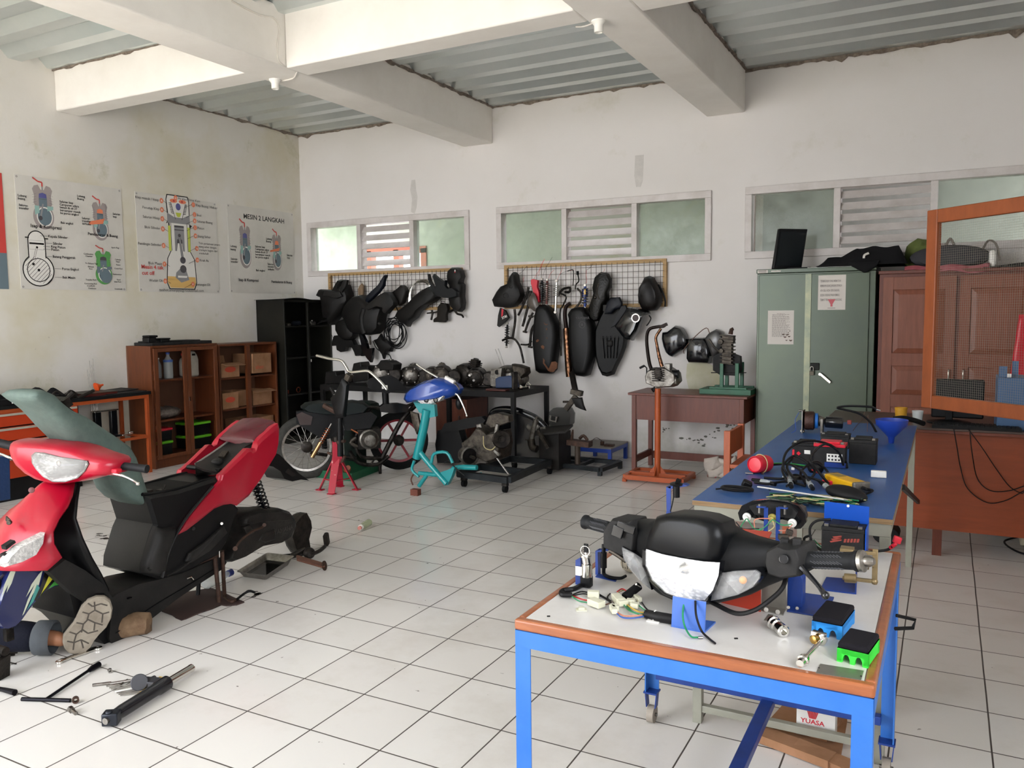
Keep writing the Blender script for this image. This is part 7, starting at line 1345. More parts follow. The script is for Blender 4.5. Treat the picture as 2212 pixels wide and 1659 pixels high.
# ---- right rack
t=hang('air_filter_box','black air filter box with two round marks, far left of the right rack','air box',QC([(112,940),(150,870),(185,825),(245,800),(262,740),(285,708),(308,730),(315,790),(345,850),(355,900),(330,950),(290,990),(240,1000),(170,995),(128,990)]),-.08,.11,part='box_body')
for x,y,r in((195,900,.035),(240,828,.018)):MB(SGRY).lathe([(r,0),(r,.005),(r*.7,.006),(r*.6,.002)],fy(*QC([(x,y)])[0],-.19),(0,-1,0),24).build('round_boss',t)
t=hang('license_bracket','black plastic shroud printed white letters under the air filter box','shroud',QC([(160,1000),(205,1020),(235,1080),(195,1120),(150,1155),(137,1145),(145,1060)]),-.06,.03,prof=flat,part='shroud_body');mb=MB(RED);mb.puff(Y_(QC([(165,1005),(180,1015),(175,1060),(162,1075)]),-.092),(0,-.002,0),((1,0),(1,1)));mb.m(WHT);P_=fy(*QC([(170,1092)])[0],-.093);text_into(mb,'STRI',Matrix(((.92,-.35,0,P_.x),(0,0,-1,P_.y),(.35,.92,0,P_.z),(0,0,0,1))),.035,WHT,True);mb.build('printed_letters',t,smooth=0)
def shock(label,a,b,Y,r,cm,bm,turns=8,low=None):
 A,B=fy(*QC([a])[0],Y),fy(*QC([b])[0],Y);t=thing('shock_absorber',label,'shock absorber',(B.x,Y,B.z));d=B-A
 mb=MB(bm);mb.cyl(A+d*.05,B-d*.05,r*.45);mb.build('damper_tube',t);mb=MB(cm);mb.coil(A+d*.14,A+d*(low or .85),r,turns,r*.17,6,12);mb.build('coil_spring',t)
 mb=MB(STEEL);
 for p in(A,B):mb.cyl(p+V((0,-.012,0)),p+V((0,.012,0)),r*.42,seg=12)
 mb.build('end_eye',t);return t
shock('black shock absorber left of the red bracket, high on the right rack',(495,765),(490,970),-.1,.024,BLKG,BLK,10)
shock('steel-coil shock with red cords, second from left on the right rack',(537,770),(530,980),-.1,.026,STEEL,mat('dark_red',''),9)
shock('white-coil chrome shock with long rod on the right rack',(613,780),(603,1035),-.1,.033,mat('white_spring','#a5a29b',.4),CHR,6,.5)
t=shock('short shock with dark blue reservoir and grey coil on the right rack',(845,815),(843,1000),-.1,.030,STEEL,BLUD,6)
MB(mat('navy_reservoir','#15235a',.35)).cyl(fy(*QC([(842,845)])[0],-.1),fy(*QC([(842,915)])[0],-.1),.030).build('reservoir',t);MB(mat('yellow_label','#c7a04a',.5)).box(fy(*QC([(843,870)])[0],-.131),(.018,.004,.05)).build('label_strip',t,bevel=.001)
shock('black rusty-ended shock hanging lowest left of the right rack',(212,1125),(203,1320),-.08,.024,BLKG,BLK,7)
t=hang('red_bracket','bright red notched plastic bracket on the right rack','bracket',QC([(415,770),(430,765),(470,775),(465,830),(480,870),(485,950),(465,960),(440,890),(430,850),(415,800)]),-.09,.04,RED,'bracket_body',flat);wire_to(t,(1152,604),(1176,560),-.08,WIRER,.0014)
hang('lamp_reflector','cracked triangular lamp lens with grey round centre on the right rack','lamp',QC([(382,960),(395,910),(430,875),(450,910),(475,1000),(470,1040),(430,1025),(385,985)]),-.15,.03,mat('dusty_lamp','#6a625a',.3,col2='#3a332e',scale=9),'lens',((1,0),(1,.5),(.6,1)))
t=thing('side_stand','dark steel side stand and linkage pieces hanging left of the torn saddle','stand',(3.15,-.08,1.15));
for pts,r in(([(385,830),(370,900),(330,1000),(300,1060)],.013),([(400,860),(385,960),(350,1100),(335,1150)],.014),([(420,1040),(385,1110),(355,1195)],.013),([(445,1120),(410,1180),(395,1310)],.015),([(320,1298),(380,1298),(410,1270)],.009),([(270,1010),(275,1100),(255,1240)],.014)):MB(DKMET).tube([fy(x,y,-.09) for x,y in QC(pts)],r,8,sm=3).build('stand_bar',t)
for x,y in((355,1195),(398,1318),(400,1070),(440,1070)):MB(DKMET).box(fy(*QC([(x,y)])[0],-.09),(.045,.03,.02),(0,.2,0)).build('stand_foot',t,bevel=.003)
t=thing('swing_arm_bar','black bent steel bar curving down to the workbench engines','bar',(3.1,-.12,.75));MB(DKMET).tube([fy(x,y,-.12) for x,y in QC([(170,1265),(220,1245),(270,1255),(310,1310),(330,1380),(345,1450)])],.012,8,sm=5).build('bar_body',t)
for k,pts in enumerate(([(625,900),(660,850),(720,835),(715,870),(680,870)],[(640,880),(690,910),(665,980),(640,1050),(650,1390)],[(700,700),(745,690),(750,740),(745,820)])):
 t=thing('gear_linkage',('black bent kick lever left of the exhaust pipe, upper','long black rod with bend hanging between torn saddle and exhaust','hooked thin steel rod above the exhaust pipe')[k],'lever',fy(*QC([pts[-1]])[0],-.1));MB(DKMET).tube([fy(x,y,-.1) for x,y in QC(pts)],(.013,.009,.005)[k],8,sm=4).build('rod',t)
t=thing('kick_starter','black kick starter lever with round rubber end at the top of right rack','lever',fy(*QC([(790,780)])[0],-.1));mb=MB(DKMET);mb.tube([fy(x,y,-.1) for x,y in QC([(785,725),(793,780),(770,810),(765,850)])],.007,8,sm=5);mb.m(RUB).cyl(fy(*QC([(783,700)])[0],-.1),fy(*QC([(785,730)])[0],-.1),.013);mb.build('lever_body',t)
EXH=mat('rusty_chrome_exhaust','#7d5a42',.25,.9,col2='#3a2418',scale=40,thr=.52,soft=.08)
t=thing('exhaust_pipe','long rusty chrome exhaust pipe hanging between the two saddles','exhaust',(3.6,-.1,.78));mb=MB(EXH);mb.tube([fy(x,y,-.1) for x,y in QC([(690,1165),(700,1300),(708,1450),(718,1560)])],[.030,.036,.036,.038],14,sm=3);mb.build('silencer',t);MB(mat('burnt_pipe','#2a1a16',.5,.5)).tube([fy(x,y,-.1) for x,y in QC([(725,960),(690,990),(680,1060),(692,1170)])],[.017,.022],10,sm=5).build('header_pipe',t);MB(ALUD).tube([fy(x,y,-.12) for x,y in QC([(780,840),(812,880),(805,950),(760,1005),(735,1030)])],.011,8,sm=6).build('bent_tube',t)
def saddle(label,pts,Y,d,m,under=None):
 P=Y_(QC(pts),Y);t=thing('scooter_saddle',label,'saddle',(sum(p.x for p in P)/len(P),Y,min(p.z for p in P)),'saddles hung on the back wall');n=len(P);c=sum(P,V())/n
 mb=MB(m);mb.rings([P]+[[V((c.x+(p.x-c.x)*k,Y-d*q,c.z+(p.z-c.z)*(1-(1-k)*.35))) for p in P] for k,q in((1.0,.4),(.96,.7),(.85,.92),(.6,1.0))]);mb.build('saddle_cover',t,smooth=60);return t,P
SAD=mat('black_vinyl','#151516',.45,bump=.1,bscale=150)
s1=[(478,990),(500,972),(545,975),(580,1000),(610,1060),(640,1130),(650,1220),(640,1330),(628,1420),(620,1500),(590,1532),(500,1530),(470,1510),(455,1400),(443,1280),(450,1150),(462,1050)]
t,P=saddle('torn black saddle with exposed brown foam patches, leftmost of the saddles on the wall',s1,-.06,.13,SAD)
TAN=mat('exposed_foam','#7a5238',.85,col2='#5d3a28',scale=20);tp=MB(TAN)
for pts in([(545,1500),(570,1440),(600,1435),(618,1450),(615,1490),(585,1522),(555,1520)],[(500,1400),(515,1420),(512,1445),(550,1495),(560,1515),(545,1515),(500,1450)],[(482,1310),(500,1300),(518,1315),(512,1340),(490,1330)],[(443,1265),(460,1252),(475,1262),(462,1278),(446,1280)],[(507,1112),(520,1130),(550,1135),(530,1142),(510,1130)],[(528,1160),(540,1170),(535,1185),(526,1175)],[(525,1238),(545,1245),(535,1252)]):tp.puff(Y_(QC(pts),-.186),(0,-.006,0),((1,-2),(1,0),(.8,1)))
tp.build('torn_patch',t,smooth=30)
s2=[(740,1030),(760,1005),(800,992),(850,992),(880,1010),(885,1040),(910,1060),(935,1150),(943,1240),(940,1340),(925,1430),(905,1500),(890,1545),(850,1557),(800,1550),(770,1510),(755,1420),(742,1300),(735,1180),(738,1080),(728,1050)]
t,P=saddle('smooth black saddle with a round embossed badge and lettering, middle of the three',s2,-.06,.13,SAD);mb=MB(mat('embossed','#2e2c2b',.5));p_=fy(*QC([(768,1092)])[0],-.190);text_into(mb,'YAMAHA',plane_y(p_.x,p_.y,p_.z),.036,MATS['embossed'],True);mb.lathe([(.034,0),(.034,.003),(.028,.003),(.028,0)],fy(*QC([(820,1137)])[0],-.188),(0,-1,0),24,cap=False);mb.lathe([(.014,0),(.013,.004)],fy(*QC([(820,1137)])[0],-.188),(0,-1,0),16);mb.build('embossed_badge',t,smooth=0)
s3=[(1010,1020),(1040,940),(1070,915),(1120,915),(1150,960),(1160,1050),(1180,1150),(1190,1260),(1180,1320),(1150,1400),(1110,1480),(1085,1540),(1040,1555),(1000,1545),(970,1490),(950,1400),(943,1280),(945,1180),(980,1080)]
UND=mat('saddle_underside','#141615',.5,bump=.15)
t=hang('scooter_saddle','black saddle hung underside out with ribbed plastic base, rightmost of the three','saddle',QC(s3),-.06,.09,UND,'saddle_base',((1,0),(1,.6),(.95,.8),(.93,1),(.9,.85)),'saddles hung on the back wall')
mb=MB(SGRY)
for k in range(5):mb.bar(fy(*QC([(985+k*32,1230)])[0],-.15),fy(*QC([(1000+k*24,1410)])[0],-.15),.008,.016,up=(0,1,0))
mb.bar(fy(*QC([(960,1240)])[0],-.152),fy(*QC([(1165,1235)])[0],-.152),.008,.016,up=(0,1,0));mb.ball(fy(*QC([(1045,1290)])[0],-.15),(.035,.02,.035));mb.box(fy(*QC([(1040,1000)])[0],-.15),(.12,.02,.06));mb.build('base_ribs',t,smooth=0)
hang('hose_guard','narrow dark grey blade leaning across the underside-out saddle','panel',QC([(1060,1160),(1085,1110),(1145,985),(1180,978),(1190,1010),(1150,1070),(1090,1145)]),-.20,.02,mat('blade_grey','#24262a',.5),prof=flat)
t=hang('fuel_tank','glossy black fuel tank with grey ring cap hung at a slant','fuel tank',QC([(1110,1150),(1150,1090),(1185,1040),(1215,990),(1290,1000),(1375,1030),(1380,1050),(1340,1060),(1310,1130),(1290,1190),(1255,1240),(1245,1265),(1195,1255),(1170,1230),(1140,1190)]),-.13,.13,BLKG,'tank_shell');mb=MB(STEEL);c=fy(*QC([(1257,1082)])[0],-.262);mb.lathe([(.042,0),(.042,.008),(.032,.008),(.032,0)],c,(0,-1,0),28,cap=False);mb.m(mat('tank_filler','#3a2a28',.5)).lathe([(.031,0),(.031,.004)],c,(0,-1,0),24);mb.build('filler_ring',t)
MB(WIREB).tube([fy(x,y,-.14) for x,y in QC([(1365,1060),(1380,1085),(1365,1120),(1345,1145)])],.006,8,sm=5).build('fuel_hose',t)
t=hang('crankcase_cover','black wavy engine cover hanging above the middle saddle','cover',QC([(920,830),(940,745),(985,708),(1040,720),(1065,770),(1062,830),(1040,870),(1042,930),(1000,985),(985,1060),(960,1105),(930,1110),(900,1080),(890,1000),(915,930),(930,880)]),-.09,.08,mat('oily_cover','#171512',.35,bump=.3),'cover_body')
mb=MB(ALUD);mb.tube([fy(x,y,-.17) for x,y in QC([(955,800),(940,870),(960,930)])],.006,8,sm=4);mb.ball(fy(*QC([(928,915)])[0],-.165),.018);mb.build('cover_ridge',t);wire_to(t,QC([(985,710)])[0],QC([(1000,680)])[0],-.09,WIRER,.0014)
t=hang('body_panel','dark tongue-like rubber boot with tongue at right of the middle rack panels','panel',QC([(1015,1010),(1030,960),(1060,918),(1130,912),(1152,960),(1150,1000),(1100,1010),(1060,1050),(1010,1050)]),-.17,.04,mat('blue_black_panel',''))
t=hang('headlight_shell','oval black helmet-like shell at the right end of the right rack','shell',QC([(1290,900),(1300,830),(1325,790),(1345,750),(1380,740),(1410,755),(1440,810),(1465,860),(1475,920),(1465,980),(1430,1020),(1375,1025),(1320,1010),(1295,960)]),-.09,.11,mat('brown_black','#191514',.45),'shell_body',((1,0),(1,.4),(.92,.75),(.7,1)))
MB(BLK).tube([fy(x,y,-.1) for x,y in QC([(1440,810),(1475,870),(1497,940),(1495,990)])],.009,8,sm=4).build('strap',t)
random.seed(4)
for i,(x,y,x2,y2) in enumerate(((310,720,375,660),(335,790,350,750),(460,740,510,600),(500,740,572,585),(620,780,665,650),(700,700,760,690),(860,690,915,640),(850,800,860,690),(540,760,590,690),(640,730,690,700))):
 t=thing('hanging_wire','thin red or black tie wire looped on the right rack grid','wire',fy(*QC([(x,y)])[0],-.07),'tie wires on the right rack');MB(WIRER if i%3 else WIREB).tube([fy(*QC([(x+(x2-x)*u+6*math.sin(u*5+i),y+(y2-y)*u)])[0],-.075) for u in(0,.3,.6,1)],.0016,6,sm=4).build('wire',t)
# covers on wall above the brown table
QD=lambda pts:Q(pts,1300,650,3.858)
t=hang('crankcase_cover','black square engine cover with green-edged gasket tied on the wall','cover',QD([(515,310),(520,260),(560,255),(625,205),(680,225),(715,280),(732,340),(715,390),(665,420),(600,465),(575,455),(550,430),(530,380)]),-.02,.10,BLKG,'cover_body')
MB(mat('green_gasket','#4f6a5a',.6)).tube([fy(x,y,-.025) for x,y in QD([(530,265),(508,300),(520,350),(535,400),(560,445)])],.009,6,sm=4).build('gasket',t)
t=hang('crankcase_cover','black square engine cover with two round bosses tied beside the aluminium cover','cover',QD([(735,315),(765,305),(860,305),(885,340),(915,400),(920,470),(905,520),(820,515),(735,512),(718,480),(722,400)]),-.02,.09,BLKG,'cover_body')
for x,y,r in((790,352,.018),(840,415,.020)):MB(mat('cover_boss','#2b2624',.5)).lathe([(r,0),(r,.006),(r*.6,.006),(r*.5,.001)],fy(*QD([(x,y)])[0],-.11),(0,-1,0),20).build('round_boss',t)
MB(mat('brown_wire','')).tube([fy(x,y,-.10) for x,y in QD([(685,440),(690,395),(780,295),(870,225),(900,275)])],.004,6,sm=3).build('tie_wire',t)
t=hang('crankcase_cover','grey aluminium engine cover with bright folded ridge behind the finned cylinder','cover',QD([(868,310),(905,265),(960,235),(1010,258),(1030,300),(1020,400),(960,470),(930,460),(905,390)]),-.03,.09,mat('grey_cast_cover','#5e5e5e',.3,.7),'cover_body');MB(ALU).tube([fy(x,y,-.125) for x,y in QD([(890,320),(940,390),(985,425)])],.010,8).build('cover_ridge',t)
# lamp holders, cable on the beams
def holder(label,p,d,ax=(0,0,-1)):
 t=thing('lamp_holder',label,'lamp holder',p);mb=MB(WHT);mb.lathe([(.045,0),(.045,.008),(.033,.022),(.028,.03),(.028,.07),(.024,.072),(.023,.06)],p,ax,24);mb.build('holder_body',t);return t
p=fz(594,172,3.245);holder('empty white lamp holder under the beam crossing, left',(p.x,p.y,3.246),0);p2=fz(1293,45,3.245);holder('empty white lamp holder under the right ceiling beam',(p2.x,p2.y,3.246),0)
CW_=mat('white_cable','#d6d0c8',.5);t=thing('surface_cable','white cable clipped along the beam crossing to the left lamp holder','cable',(p.x,p.y,3.24));xb=2.694
MB(CW_).tube([fx(500,2,xb),fx(560,32,xb),fx(590,38,xb),fx(603,60,xb),fx(600,95,xb),fx(601,128,xb),fx(615,142,xb),fx(640,150,xb)+V((0,0,0)),fz(640,160,3.24),fz(632,170,3.24),fz(605,176,3.24)],.006,6,sm=3).build('cable_run',t);MB(CW_).tube([fx(610,140,xb),fx(650,152,xb),fx(667,152,xb)],.005,6,sm=3).build('cable_run',t)
t=thing('surface_cable','short white cable stub at the right lamp holder','cable',(p2.x,p2.y,3.24));MB(CW_).tube([(p2.x-.02,p2.y,3.24),fz(1262,57,3.24),fz(1243,58,3.24)],.005,6,sm=3).build('cable_run',t)
# ================================================================ BACK OF THE ROOM: benches, engines, motorcycles
def Yp(pts,Y):return[fy(x,y,Y) for x,y in pts]
def casting(t,c,s,seed,m=ALUK,fins=True,m2=ALUD):
 """oily engine block: crankcase, side covers, finned barrel, flanges, bolts"""
 c=V(c);r=random.Random(seed);a=r.uniform(-.5,.5);Rm=Euler((0,0,a)).to_matrix();q=lambda x,y,z:c+Rm@V((x*s,y*s,z*s))
 mb=MB(m);mb.lathe([(.30*s,-.24*s),(.36*s,-.2*s),(.38*s,.0),(.36*s,.2*s),(.30*s,.24*s)],q(-.18,0,.38),Rm@V((0,1,.1)),14);mb.lathe([(.26*s,-.2*s),(.3*s,-.12*s),(.3*s,.15*s),(.22*s,.2*s)],q(.32,0,.32),Rm@V((0,1,0)),12);mb.box(q(.05,0,.3),(.7*s,.36*s,.42*s),Rm,taper=.85);mb.box(q(0,0,.06),(.8*s,.3*s,.12*s),Rm);mb.build('crankcase',t,bevel=.006)
 mb=MB(m2);mb.lathe([(.05*s,.30*s),(.2*s,.29*s),(.27*s,.24*s),(.28*s,.2*s)],q(-.18,0,.38),Rm@V((0,-1,0)),18)
 for k in range(6):th=k*1.05;mb.cyl(q(-.18+.31*math.cos(th),-.20,.38+.31*math.sin(th)),q(-.18+.31*math.cos(th),-.26,.38+.31*math.sin(th)),.03*s,seg=6)
 mb.build('side_cover',t,smooth=35)
 if fins:
  mb=MB(m2);tl=r.uniform(-.3,.3);d=Rm@V((tl,0,1)).normalized();b=q(.15,0,.5)
  for k in range(5):mb.box(b+d*s*(.05+.06*k),(.34*s,.32*s,.025*s),(0,math.atan2(d.x,d.z),a))
  mb.box(b+d*s*.2,(.24*s,.24*s,.36*s),(0,math.atan2(d.x,d.z),a));mb.cyl(b+d*s*.3,b+d*s*.42,.09*s);mb.build('finned_barrel',t,smooth=0)
 mb=MB(STEEL);
 for k in range(3):x,z=r.uniform(-.4,.5),r.uniform(.2,.6);mb.cyl(q(x,-.22,z),q(x+r.uniform(-.1,.1),-.34,z),.045*s,seg=10)
 mb.build('shaft_ends',t)
# --- black steel workbench with a row of engines
t=thing('workbench','long black steel workbench carrying a row of engines below the left rack','workbench',(2.2,-.5,0));BB_=mat('black_bench','#131211',.5,var=.3);yA,yB_,xa,xb_,zt=-.89,-.12,1.0,3.385,.705
MB(BB_).bx(xa,xb_,yA,yB_,zt-.012,zt).build('bench_top',t,smooth=0);mb=MB(BB_);mb.bx(xa,xb_,yA,yA+.04,zt-.055,zt-.012);mb.bx(xa,xb_,yB_-.04,yB_,zt-.055,zt-.012);mb.bx(xa,xa+.04,yA+.04,yB_-.04,zt-.055,zt-.012);mb.bx(xb_-.04,xb_,yA+.04,yB_-.04,zt-.055,zt-.012);mb.build('frame',t,smooth=0)
for x in(xa,2.62,xb_-.04):
 for y in(yA,yB_-.04):MB(BB_).bx(x,x+.04,y,y+.04,0,zt-.055).build('leg',t,smooth=0)
def on_bench(x,y=-.5):p=fy(x,838,-.5);return V((p.x,y,zt))
for i,(px,s,fins,m,m2,lab) in enumerate(((838,.26,True,ALUK,ALU,'crankcase with bright open gear face, leftmost engine on the black workbench'),(880,.22,True,ALUK,ALU,'engine with upright flange second from left on the black workbench'),(902,.24,False,ALUK,ALU,'engine with white-metal square face on the black workbench'),(935,.23,True,ALUK,ALUD,'engine behind the chrome handlebar end on the black workbench'),(968,.26,False,ALUK,ALUD,'dark round-cased engine at the middle of the black workbench'),(1008,.28,True,DKMET,ALUK,'largest oily black engine with top lug on the black workbench'),(1042,.24,False,DKMET,ALUK,'oily black engine left of the silver engine on the workbench'))):
 p=on_bench(px,-.42 if i%2 else-.52);t=thing('engine_block',lab,'engine',p);casting(t,p,s*1.12,20+i,m,fins,m2)
p=on_bench(1100,-.45);t=thing('engine_block','silver engine with two upright studs at the right end of the black workbench','engine',p);casting(t,p,.30,44,ALU,False,ALU);mb=MB(STEEL)
for a,b in(((1070,754),(1083,790)),((1076,753),(1089,788))):mb.cyl(fy(*a,-.45),fy(*b,-.45),.004)
mb.build('studs',t);mb=MB(ALU);mb.puff(Yp([(1060,818),(1063,797),(1086,795),(1084,815),(1080,835),(1062,834)],-.62),(0,-.02,0),((1,-3),(1,1)));mb.m(INK).cyl(fy(1074,804,-.638),fy(1074,804,-.645),.025);mb.m(ALUD).puff(Yp([(1112,785),(1128,787),(1145,793),(1147,805),(1135,818),(1128,805),(1118,812)],-.45),(0,-.1,0));mb.build('cylinder_head',t,bevel=.003)
p=on_bench(1095,-.72);t=thing('bench_vice','dark blue bench clamp on a red-brown base at the right of the workbench','vice',p);mb=MB(mat('vice_blue','#1c3358',.4));mb.puff(Yp([(1070,838),(1070,818),(1078,814),(1100,812),(1108,815),(1112,838)],-.80),(0,.1,0),((1,0),(1,1)));mb.m(DKMET).box(fy(1112,822,-.78),(.03,.08,.17));mb.m(mat('red_brown','#4a231d',.6)).box(fy(1075,842,-.83),(.22,.09,.02));mb.build('vice_body',t,bevel=.006)
for x,lab,pts in((720,'flat black box-like part with a tab at the far left end of the workbench',[(700,838),(703,803),(725,802),(726,810),(745,812),(748,838)]),(780,'black stepped plastic cover standing on the workbench behind the handlebar',[(760,800),(763,785),(778,782),(780,790),(795,791),(796,822),(762,826)]),(812,'black toothed cover leaning on the first workbench engine',[(805,800),(815,788),(822,778),(838,780),(850,787),(848,800),(825,800),(812,806)])):
 t=thing('plastic_cover',lab,'cover',on_bench(x,-.6));mb=MB(HB1);mb.puff(Yp(pts,-.62),(0,.16,0),((1,0),(1,1)));mb.build('cover_body',t,smooth=0,bevel=.008)
t=thing('glass_bulb','chrome lamp part lying at the right corner of the workbench','part',(3.25,-.7,zt));mb=MB(CHR);mb.lathe([(.01,0),(.03,.03),(.012,.05),(.014,.12)],fy(1120,838,-.62),(1,0,.1));mb.tube(Yp([(1135,835),(1140,826),(1146,832)],-.62),.006,6,sm=4);mb.build('part_body',t)
t=thing('wooden_cupboard','small dark brown cupboard under the black workbench','cupboard',(2.55,-.35,0));mb=MB(WOODD);mb.bx(2.30,2.68,-.60,-.17,0,.58);mb.bx(2.32,2.66,-.615,-.60,.04,.55);mb.build('cupboard_body',t,bevel=.004,smooth=0);MB(STEEL).box((2.6,-.622,.38),(.012,.012,.06)).build('handle',t)
# --- generic wheel
def wheel(t,c,ax,Rr,tw,tyre=RUB,rim=None,spokes=28,name='wheel',five=False):
 c=V(c);M=frame(c,ax);mb=MB(tyre);prof=[(Rr-tw*.9,-tw*.42),(Rr-tw*.35,-tw*.5),(Rr,-tw*.2),(Rr,tw*.2),(Rr-tw*.35,tw*.5),(Rr-tw*.9,tw*.42),(Rr-tw*.9,-tw*.42)]
 mb.rings([[M@V((r*math.cos(a),r*math.sin(a),z)) for a in[2*math.pi*k/40 for k in range(40)]] for r,z in prof],cap=False);o=mb.build(name,t,smooth=50);rm=rim or STEEL
 mb=MB(rm);ri=Rr-tw*.95;mb.rings([[M@V((r*math.cos(a),r*math.sin(a),z)) for a in[2*math.pi*k/40 for k in range(40)]] for r,z in((ri+.008,-tw*.36),(ri-.014,-tw*.3),(ri-.016,tw*.3),(ri+.008,tw*.36))],cap=False)
 if five:
  for k in range(6):a=k*math.pi/3;mb.bar(M@V((.04*math.cos(a),.04*math.sin(a),0)),M@V((ri*math.cos(a),ri*math.sin(a),0)),.035,.02)
 mb.m(ALUK).lathe([(.035,-.04),(.05,-.03),(.05,.03),(.035,.04)],c,ax,18);mb.build('rim',o)
 if not five:
  mb=MB(STEEL)
  for k in range(spokes):a=2*math.pi*k/spokes;b=a+(.5 if k%2 else-.5);mb.cyl(M@V((.045*math.cos(b),.045*math.sin(b),.025*(1 if k%4<2 else-1))),M@V((ri*math.cos(a),ri*math.sin(a),0)),.0018,seg=5)
  mb.build('spokes',o)
 return o
# --- black motorcycle
MD=V((.72,.69,0)).normalized();MP,mn=screen_plane((1.98,-2.20,0),(MD.y,-MD.x,0))
if mn.dot(CAM-V((2,-2,1)))<0:MP,mn=screen_plane((1.98,-2.20,0),(-MD.y,MD.x,0))
def MT_(pts,o=0):return[MP(x,y,o) for x,y in pts]
t=thing('motorcycle','stripped black motorcycle with spoked rear wheel, no front end, facing right','motorcycle',(2.2,-1.9,0))
wc=MP(663,972);wheel(t,(wc.x,wc.y,.285),mn,.285,.075,mat('dusty_tyre','#2a2a27',.8,col2='#403f3b',scale=12));
mb=MB(BLKG);st=[(650,882),(660,874),(690,869),(735,872),(765,868),(790,872),(800,880),(790,892),(750,898),(700,896),(660,890)];mb.puff(MT_(st,.1),mn*-.22,((.9,-.08),(1,.08),(1,.92),(.9,1.08)));mb.mats=[mat('dark_green_vinyl','#16211f',.5)];mb.build('seat',t,smooth=50)
mb=MB(BLK);mb.puff(MT_([(640,890),(680,885),(740,898),(745,940),(700,950),(662,928),(640,915)],.08),mn*-.16);mb.puff(MT_([(740,895),(800,890),(815,900),(800,925),(745,930)],.06),mn*-.12);mb.build('side_body',t,smooth=40)
mb=MB(mat('smoked_lamp','#2a1715',.2,coat=.5));mb.puff(MT_([(640,896),(652,890),(675,900),(672,918),(648,918)],.09),mn*-.18);mb.build('tail_lamp',t)
a,b=MP(716,915,.12),MP(674,988,.12);mb=MB(mat('copper_coil','#a8562f',.3,.6));mb.coil(a+(b-a)*.15,a+(b-a)*.55,.020,6,.004);mb.m(mat('gold_damper','#a4825a',.25,.9)).cyl(a+(b-a)*.55,b,.019);mb.m(STEEL).cyl(a,b,.007);mb.build('rear_shock',t)
mb=MB(DKMET);
for pts,r in(([(670,978),(720,985),(770,990)],.016),([(800,880),(770,940),(780,985),(830,990)],.018),([(905,868),(870,905),(845,950),(825,990)],.022),([(905,868),(850,885),(800,880),(740,885)],.016),([(755,975),(775,1000),(815,1003),(840,985)],.018),([(838,985),(822,1003),(822,1032)],.014),([(822,1031),(840,1028),(862,1032)],.006),([(815,985),(795,1010),(785,1030)],.008)):mb.tube(MT_(pts,.0),r,8,sm=4)
mb.build('frame',t);mb=MB(BLKG);mb.puff(MT_([(820,880),(830,873),(862,872),(885,876),(880,890),(850,893),(822,890)],.08),mn*-.16);mb.build('tank_cover',t,smooth=45)
c=MP(797,948,.05);mb=MB(ALU);mb.lathe([(.02,.12),(.05,.115),(.068,.09),(.075,.05),(.09,.04),(.092,0)],c,mn,22);mb.m(ALUK).box(c-mn*.06,(.2,.16,.18),(0,0,.8));mb.m(ALUD).tube(MT_([(770,945),(758,955),(775,965),(800,958)],.03),.02,8,sm=3);mb.build('engine',t,bevel=.004);mb=MB(mat('copper_pipe','#b06a48',.25,.9));mb.cyl(MP(758,927,.06),MP(776,937,.06),.009);mb.build('copper_pipe',t)
mb=MB(BLK);mb.puff(MT_([(792,826),(800,818),(822,815),(845,811),(858,818),(870,832),(878,838),(874,846),(855,842),(840,850),(815,846),(796,838)],.03),mn*-.1);mb.cyl(MP(832,845),MP(834,880),.03);mb.m(WHT).box(MP(831,836,.05),(.05,.02,.03),(0,0,.6));mb.build('handlebar_cowl',t,smooth=45)
t=thing('alloy_wheel','wheel with dark tyre and red alloy rim behind the black motorcycle','wheel',(2.5,-1.45,0));wc=fy(862,970,-1.5);wheel(t,(wc.x,-1.5,.275),(.55,-.83,0),.275,.08,RUB,mat('dark_red_rim','#7a1420',.35),five=True)
t=thing('jerrycan','dark green jerrycan with handle behind the motorcycle seat','jerrycan',(1.9,-1.3,.0));mb=MB(mat('dark_green_can','#142a22',.45));mb.puff(Yp([(760,872),(768,866),(790,867),(800,872),(806,890),(806,970),(758,970)],-1.6),(0,.16,0));mb.bx(1.9,2.05,-1.6,-1.45,0,.35);mb.build('can_body',t);MB(mat('handle_hole','')).tube(Yp([(770,871),(788,871)],-1.62),.008).build('handle_hole',t)
# jack stand with steering stem and chrome bar
t=thing('jack_stand','red painted tripod jack stand speckled with paint chips','jack stand',(2.55,-2.48,0));JR=mat('chipped_red','#a3142c',.4,col2='#c9a49a',scale=28,thr=.66,soft=.03);top=V((2.56,-2.48,.29));mb=MB(JR)
mb.lathe([(.055,0),(.048,.18)],top-V((0,0,.06)),(0,0,1),4)
for fx_,fy_ in((-.14,-.06),(.05,-.14),(.13,.08),(-.08,.12)):f=V((fx_,fy_,0));n=V((-fy_,fx_,0)).normalized()*.035;c0=V((top.x,top.y,0));mb.prism([c0+f*.1+V((0,0,.28))-n,c0+f*.1+V((0,0,.28))+n,c0+f+n*.8+V((0,0,.004)),c0+f-n*.8+V((0,0,.004))],f.normalized()*.01);mb.box(c0+f+V((0,0,.005)),(.06,.05,.008))
mb.bar(top+V((-.09,-.07,-.19)),top+V((.05,-.09,-.19)),.02,.006);mb.bar(top+V((.05,-.09,-.19)),top+V((.09,.06,-.19)),.02,.006);mb.build('stand_base',t,smooth=0,bevel=.002);MB(DKMET).cyl(top+V((0,0,.05)),top+V((0,0,.16)),.03).build('lift_post',t)
t=thing('steering_stem','black steering fork tube with bent chrome handlebar standing on the red jack stand','handlebar',top);P=lambda x,y:fy(x,y,top.y)
